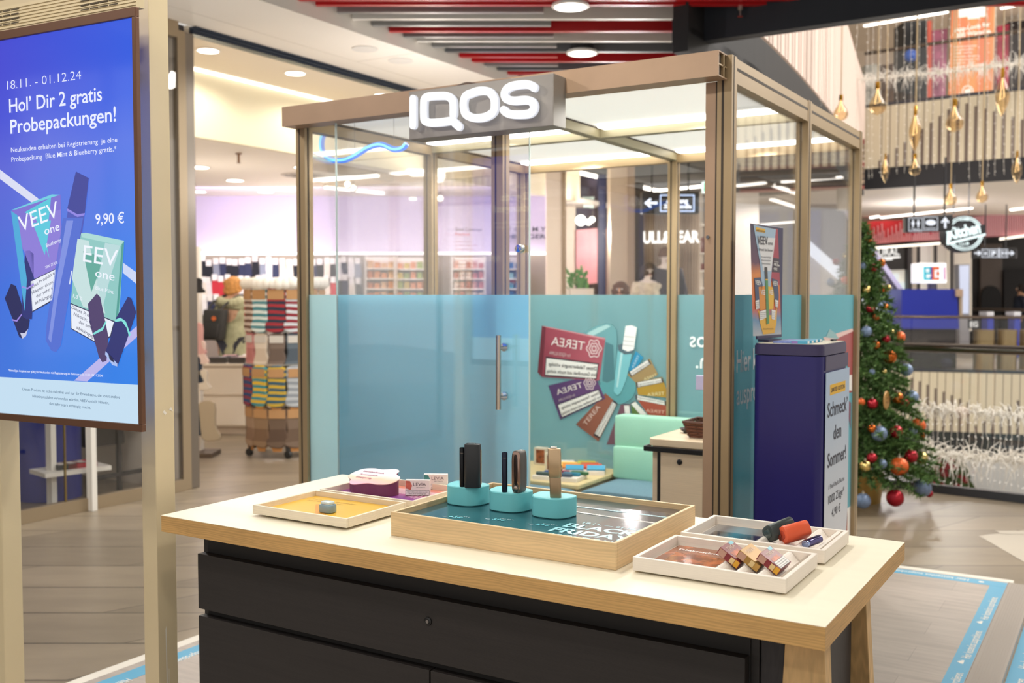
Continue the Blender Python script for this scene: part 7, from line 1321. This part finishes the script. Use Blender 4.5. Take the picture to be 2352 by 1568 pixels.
# ---- pendant bulbs over the atrium ---------------------------------------
amb=glass('amber_glass','#FBEBCF',fac=.07); gold=m('#C9963C',.25,.9)
PB_=[(1931,217,279,'pear',32,'top left, half hidden behind the booth roof'),(2015,187,266,'pear',38,'upper left, in front of the upstairs garland'),(2101,242,348,'long',27,'long one in front of the slatted balcony, above a small globe'),(2192,226,305,'pear',39,'below the orange poster'),(2301,155,268,'long',31,'highest long one at the right'),(2033,352,422,'long',19,'small long one at the left foot of the balcony'),(2101,352,405,'pear',27,'small globe just below the long one'),(2183,421,474,'pear',27,'left of the two lowest, above the round sign'),(2255,415,467,'pear',26,'right of the two lowest, above the round sign'),(2335,346,422,'long',23,'lower long one at the right edge')]
for px,yt,yb,kd,w_,lb in PB_:
    D=10.5 if w_>25 else 12.5; pl=facing(D); a=pl.p(px,yt); b=pl.p(px,yb); H=a.z-b.z; R=w_/2*D/FPX; o=T('pendant_bulb','amber glass pendant bulb, '+lb,'pendant lamp',b,0,'amber pendant bulbs over the atrium')
    pr=[(.0001,0),(R*.12,H*.035),(R*.5,H*.06),(R*.8,H*.12),(R*.97,H*.21),(R,H*.29),(R*.93,H*.38),(R*.76,H*.47),(R*.52,H*.56),(R*.34,H*.64),(R*.23,H*.72),(R*.19,H*.8)] if kd=='pear' else [(.0001,0),(R*.15,H*.03),(R*.35,H*.09),(R*.6,H*.17),(R*.82,H*.26),(R*.96,H*.35),(R,H*.43),(R*.93,H*.52),(R*.76,H*.61),(R*.55,H*.69),(R*.36,H*.76),(R*.22,H*.82)]
    G().lathe(b,pr,18).obj('glass_bulb',amb,o,smooth=True); G().lathe(b+Vector((0,0,H*.78)),[(R*.26,0),(R*.3,H*.03),(R*.26,H*.2),(R*.12,H*.22),(.0001,H*.22)],12).obj('brass_socket',gold,o,smooth=True)
    G().tube([b+Vector((0,0,H*.98)),Vector((b.x,b.y,8.5))],.006,5).obj('cord',m('#C9B28A',.5),o)
    f=G().tube([b+Vector((0,0,H*.8)),b+Vector((R*.3,0,H*.4)),b+Vector((-R*.3,0,H*.35)),b+Vector((0,0,H*.8))],.004,5).obj('filament',E('#FFD9A0',2.5),o)
# ---- icicle light strings and white garlands -------------------------------
wl=m('#D9D0C4',.6,name='icicle_white'); random.seed(9)
def string(px,y0,y1,D,lb,grp,proto=None):
    pl=facing(D); a=pl.p(px,y0); b=pl.p(px+random.uniform(-3,3),y1); o=T('icicle_string',lb,'light string',b,0,grp); q=[a.lerp(b,t/8)+RT*random.uniform(-.012,.012) for t in range(9)]
    G().tube(q,.0018,4).obj('wire',wl,o); g=G().use(E('#FFF4E4',.9)); n=int((a.z-b.z)/.11)
    for k in range(n):
        p=a.lerp(b,(k+.5)/n); dv=Vector((random.uniform(-1,1),random.uniform(-1,1),random.uniform(-1,.2))).normalized()*.022; g.beam(p,p+dv,.005,.005)
    g.obj('tiny_light',None,o,kind='stuff')
for k,px in enumerate((1968,1992,2006,2022,2040,2058,2076,2094,2112,2128,2146,2164,2182,2205,2226,2248,2270,2288,2306,2324,2340)): string(px,-30,375+(k*37)%40,13+(k%3)*.7,'thin white icicle light string hanging in front of the upper balcony','icicle strings before the upper balcony')
for k in range(17): string(2128+k*14,955,1112+(k*29)%26,8.55+(k%2)*.15,'thin white icicle light string hanging behind the near glass railing','icicle strings behind the near railing')
for px,y0,y1 in ((1885,212,245),(1905,228,262)): string(px,y0,y1,10.8,'short icicle string end dangling at the curved balcony edge','icicle ends at the curved balcony')
def garland(label,D,pts,n,ln,seed):
    random.seed(seed); pl=facing(D); path=smoothpath([pl.p(*q) for q in pts],8); o=T('white_garland',label,'garland',path[0].lerp(path[-1],.5)); G().tube(path,.012,6).obj('core_cord',wl,o); g=G().use(m('#E6E0D6',.6))
    for k in range(n):
        t=random.random()*(len(path)-1); i=int(t); p=path[i].lerp(path[min(i+1,len(path)-1)],t-i); d=Vector((random.gauss(0,1),random.gauss(0,1),random.gauss(0,1))).normalized(); L_=ln*random.uniform(.5,1.1); b2=d*L_+Vector((0,0,-.25*L_*random.random()))
        g.tube([p,p+d*L_*.5+Vector((0,0,.02)),p+b2],[.006,.005,.002],4,caps=False)
    g.obj('tinsel',None,o,kind='stuff')
garland('white tinsel garland along the upper balcony railing',16.4,[(1978,182),(2100,172),(2230,160),(2352,145),(2420,138)],520,.22,1)
garland('white tinsel garland along the middle of the near railing',8.75,[(2085,935),(2200,944),(2352,955),(2420,960)],420,.12,2)
garland('thick white tinsel garland low behind the near railing',8.65,[(2100,1040),(2200,1048),(2352,1060),(2420,1064)],420,.20,3)
# small tree on the floor below
c=P(2178,1120,d=22); c.z=-5.0; c=P(2175,1140,z=-4.0); o=T('christmas_tree','small distant decorated tree on the floor below the atrium','christmas tree',(c.x,c.y,-5.0)); g=G(); random.seed(4)
for k in range(500): t=random.random(); a_=random.random()*6.28; R=1.0*(1-t)*random.uniform(.7,1); p=Vector((c.x+R*math.cos(a_),c.y+R*math.sin(a_),-4.9+2.6*t)); g.use(gm[1] if k%4 else m('#B8222E',.5)); g.ball(p,.12,3) if k%4==0 else g.faces([p,p+Vector((.25,0,-.1)),p+Vector((0,.2,.2))],[[0,1,2]])
g.obj('foliage',None,o)
# ---------------------------------------------------------------- people and mannequins
def skin_mesh(name,J,Ed,R,mt,parent,M,root=0,sub=2):
    me=bpy.data.meshes.new(name); inv=wm(parent).inverted() if parent else Matrix()
    me.from_pydata([inv@(M@Vector(j)) for j in J],Ed,[]); me.materials.append(mt); o=bpy.data.objects.new(name,me); COL.objects.link(o)
    if parent: o.parent=parent
    sk=o.modifiers.new('skin','SKIN'); sk.use_smooth_shade=True
    for i,r in enumerate(R):
        d=me.skin_vertices[0].data[i]; rr_=r if isinstance(r,tuple) else (r,r); d.radius=rr_; d.use_root=(i==root)
    s=o.modifiers.new('sub','SUBSURF'); s.levels=s.render_levels=sub; return o
def pose(armL=None,armR=None,lean=0):
    """joint table for a 1.7 m figure facing +Y; arms given as (elbow, wrist)"""
    eL,wL=armL or ((-.25,.0,1.10),(-.26,.08,.86)); eR,wR=armR or ((.25,.0,1.10),(.26,.08,.86))
    J=[(0,0,.93),(0,0,1.10),(0,0,1.30),(0,.0,1.42),(0,.01,1.50),(0,.02,1.58),(0,.03,1.66),   #0 pelvis..6 head top
       (-.17,0,1.39),eL,wL,(.17,0,1.39),eR,wR,                                              #7-12 arms
       (-.10,0,.88),(-.11,.01,.49),(-.11,-.02,.09),(-.12,.13,.03),(.10,0,.88),(.11,.01,.49),(.11,-.02,.09),(.12,.13,.03)]
    E_=[(0,1),(1,2),(2,3),(3,4),(4,5),(5,6),(3,7),(7,8),(8,9),(3,10),(10,11),(11,12),(0,13),(13,14),(14,15),(15,16),(0,17),(17,18),(18,19),(19,20)]
    R=[(.15,.11),(.13,.10),(.16,.11),(.12,.09),.055,(.085,.10),(.06,.07),.062,.042,.028,.062,.042,.028,.088,.055,.038,.03,.088,.055,.038,.03]
    for s,e,wv in ((-1,eL,wL),(1,eR,wR)):                                                    # hands: palm, four fingers, thumb
        d=(Vector(wv)-Vector(e)).normalized(); sd_=d.cross(Vector((0,1,0))); sd_=sd_.normalized() if sd_.length>.1 else Vector((1,0,0)); wi=9 if s<0 else 12; pi_=len(J); p=Vector(wv)+d*.055
        J.append(tuple(p)); E_.append((wi,pi_)); R.append((.022,.014))
        for k,(o_,l_) in enumerate(((-.027,.062),(-.009,.074),(.009,.070),(.027,.052))):
            a=p+sd_*o_+d*.03; b=a+d*l_*.5; c=b+(d*.8+Vector((0,.5,0))).normalized()*l_*.45; n=len(J); J+= [tuple(a),tuple(b),tuple(c)]; R+=[.0085,.008,.007]; E_+=[(pi_,n),(n,n+1),(n+1,n+2)]
        n=len(J); a=Vector(wv)+d*.02-sd_*.03*s; b=a+(d-sd_*s*.7).normalized()*.045; J+=[tuple(a),tuple(b)]; R+=[.011,.009]; E_+=[(pi_,n),(n,n+1)]
    return J,E_,R
def figure(label,cat,name,X,Z,z0,H,rz,coat,trousers,hair,skin='#E0B090',armL=None,armR=None,hat=None,long=True,shoes='#1c1a1a',face=True):
    c=CF(X,Z,z0); o=T(name,label,cat,c,0); S=H/1.7; M=Matrix.Translation(c)@Matrix.Rotation(YAW+rz,4,'Z')@Matrix.Scale(S,4); J,E_,R=pose(armL,armR); sc_=lambda r:(r[0]*S,r[1]*S) if isinstance(r,tuple) else r*S
    skin_mesh('body',J,E_,[sc_(r) for r in R],m(skin,.6),o,M)
    # coat: torso, sleeves, skirt of the coat
    low=.62 if long else .86
    CJ=[(0,0,low),(0,0,.95),(0,0,1.15),(0,0,1.32),(0,0,1.43),J[7],tuple(Vector(J[7]).lerp(Vector(J[8]),.5)),J[8],tuple(Vector(J[8]).lerp(Vector(J[9]),.85)),J[10],tuple(Vector(J[10]).lerp(Vector(J[11]),.5)),J[11],tuple(Vector(J[11]).lerp(Vector(J[12]),.85))]
    CE=[(0,1),(1,2),(2,3),(3,4),(4,5),(5,6),(6,7),(7,8),(4,9),(9,10),(10,11),(11,12)]; CR=[(.235,.19),(.215,.17),(.20,.155),(.21,.15),(.13,.11),.095,.082,.07,.052,.095,.082,.07,.052]
    skin_mesh('coat',CJ,CE,[sc_(r) for r in CR],m(coat,.75,tex='noise',s=14,amp=.18),o,M,root=1)
    TJ=[J[i] for i in (0,13,14,15,17,18,19)]; skin_mesh('trousers',TJ,[(0,1),(1,2),(2,3),(0,4),(4,5),(5,6)],[sc_(r) for r in ((.165,.125),.105,.075,.065,.105,.075,.065)],m(trousers,.8),o,M)
    for s in (-1,1):
        p=M@Vector((s*.115,.06,.045)); f=(M.to_3x3()@Vector((0,1,0))).normalized(); G().rbox(p,M.to_3x3()@Vector((1,0,0)),(0,0,1),f,.05*S,.042*S,.135*S,rad=.6,n=3).obj('shoe',m(shoes,.5),o,smooth=True)
    hc=M@Vector((0,.015,1.60)); g=G()
    if hair:
        random.seed(int(X*100)); pr=[(max(1e-4,.115*S*math.sin(math.pi*i/10)),-.125*S*math.cos(math.pi*i/10)) for i in range(3,11)]; g.lathe(hc-(M.to_3x3()@Vector((0,.022,-.01))),pr,18)
        for k in range(26):
            a_=math.pi+math.pi*k/25; g.ball(hc+M.to_3x3()@Vector((.10*math.cos(a_),.085*math.sin(a_)-.012,random.uniform(-.07,.06))),.036*S,5)
        g.obj('hair',m(hair,.8,tex='noise',s=30,amp=.25),o,smooth=True)
    if hat: G().lathe(hc+Vector((0,0,.02*S)),[(.115*S,-.01),(.12*S,.0),(.115*S,.04*S),(.09*S,.10*S),(.04*S,.13*S),(.0001,.135*S)],18).obj('knitted_hat',m(hat,.9),o,smooth=True)
    if face:
        F=lambda x,y,z:M@Vector((x,y,z)); g=G().use(m('#F2EEE8',.4)); g.ball(F(-.032,.108,1.615),.012*S,6); g.ball(F(.032,.108,1.615),.012*S,6); g.use(m('#2A2018',.3)); g.ball(F(-.032,.119,1.615),.006*S,6); g.ball(F(.032,.119,1.615),.006*S,6); g.obj('eye',None,o)
        g=G(); g.tube([F(0,.112,1.63),F(0,.135,1.585),F(0,.115,1.575)],[.008*S,.014*S,.010*S],8); g.obj('nose',m(skin,.6),o,smooth=True); G().tube([F(-.026,.112,1.548),F(0,.120,1.546),F(.026,.112,1.548)],[.004*S,.007*S,.004*S],6).obj('mouth',m('#B0605A',.5),o,smooth=True)
        for s in (-1,1): G().ball(F(s*.088,.025,1.595),.022*S,6,.4,.8,1.2).obj('ear',m(skin,.6),o,smooth=True)
    return o,M
w_,WM=figure('person with blond hair in a pale green padded coat browsing behind the white counter','person','person',pX(538,12.75),12.75,.002,1.70,-.25,'#A8A684','#3A3A44','#C98E4E',armR=((.36,.16,1.24),(.46,.38,1.30)))
g=G(); 
for k in range(9): a_=math.pi*k/8; g.ball(WM@Vector((.13*math.cos(a_),-.10-.05*math.sin(a_),1.43-.03*math.sin(a_))),.055,6)
g.obj('hood',m('#B3B08E',.75),w_,smooth=True)
c=WM@Vector((-.12,-.27,1.13)); bx=(WM.to_3x3()@Vector((1,.0,0))).normalized(); by=(WM.to_3x3()@Vector((0,1,0))).normalized(); tl_=(Vector((0,0,1))+bx*.15).normalized()
bpk=T('backpack','dark grey backpack with a small orange badge worn on the padded coat','backpack',c-Vector((0,0,.2))); bmk=m('#34322F',.7)
G().rbox(c,bx,by,tl_,.15,.075,.19,rad=.5,n=4).obj('main_bag',bmk,bpk,smooth=True); G().rbox(c-by*.075-tl_*.07,bx,by,tl_,.12,.035,.09,rad=.5,n=4).obj('front_pocket',m('#2A2826',.7),bpk,smooth=True)
G().lathe(c-by*.085+tl_*.08+bx*.03,[(.0001,.006),(.028,.004),(.028,-.01)],14,M=(-by).to_track_quat('Z','Y').to_matrix()).obj('orange_badge',m('#D0672E',.5),bpk)
for s in (-1,1): G().tube(smoothpath([c+bx*.08*s+tl_*.17-by*.03,c+bx*.10*s+tl_*.26+by*.05,WM@Vector((.10*s,.02,1.50)),WM@Vector((.13*s,.17,1.36))],4),.016,6).obj('strap',bmk,bpk,smooth=True)
G().tube(smoothpath([c+tl_*.18-bx*.04,c+tl_*.25,c+tl_*.18+bx*.04],4),.009,6).obj('top_handle',bmk,bpk,smooth=True)
figure('person in dark coat and blue jeans half hidden behind the sock carousel','person','person',pX(716,10.35),10.35,.002,1.62,2.4,'#26252C','#2A3A62','#3A2A20')
figure('person with brown hair walking past far behind the booth rear glass','person','person',pX(1425,14.0),14.0,.002,1.66,2.9,'#8A6070','#3A3440','#5A3A28')
figure('person in a dark navy coat at the dark facade near the right edge','person','person',pX(2345,27.5),27.5,.002,1.76,1.5,'#1E2638','#22242C','#2A2220')
for px,top,coat,hat,hair,lb in ((1491,.22,'#D9CDB4',None,'#4A4038','mannequin in a cream jacket under the glowing shop name, left one'),(1530,.42,'#34303A','#6A5040',None,'mannequin in a dark jacket and brown knitted hat, right one')):
    X=pX(px,14.7); tag(cb(G(),X-.26,X+.26,14.5,15.0,.002,top).obj('display_plinth',m('#E2D8CA',.6)),'low pale plinth carrying the '+lb.replace('mannequin in ','mannequin with ').split(' under')[0].split(',')[0],'plinth'); o,_=figure(lb,'mannequin','mannequin',X,14.75,top+.001,1.72,math.pi,coat,'#2A2A30',hair,skin='#EADFD4',hat=hat,long=False,face=True)
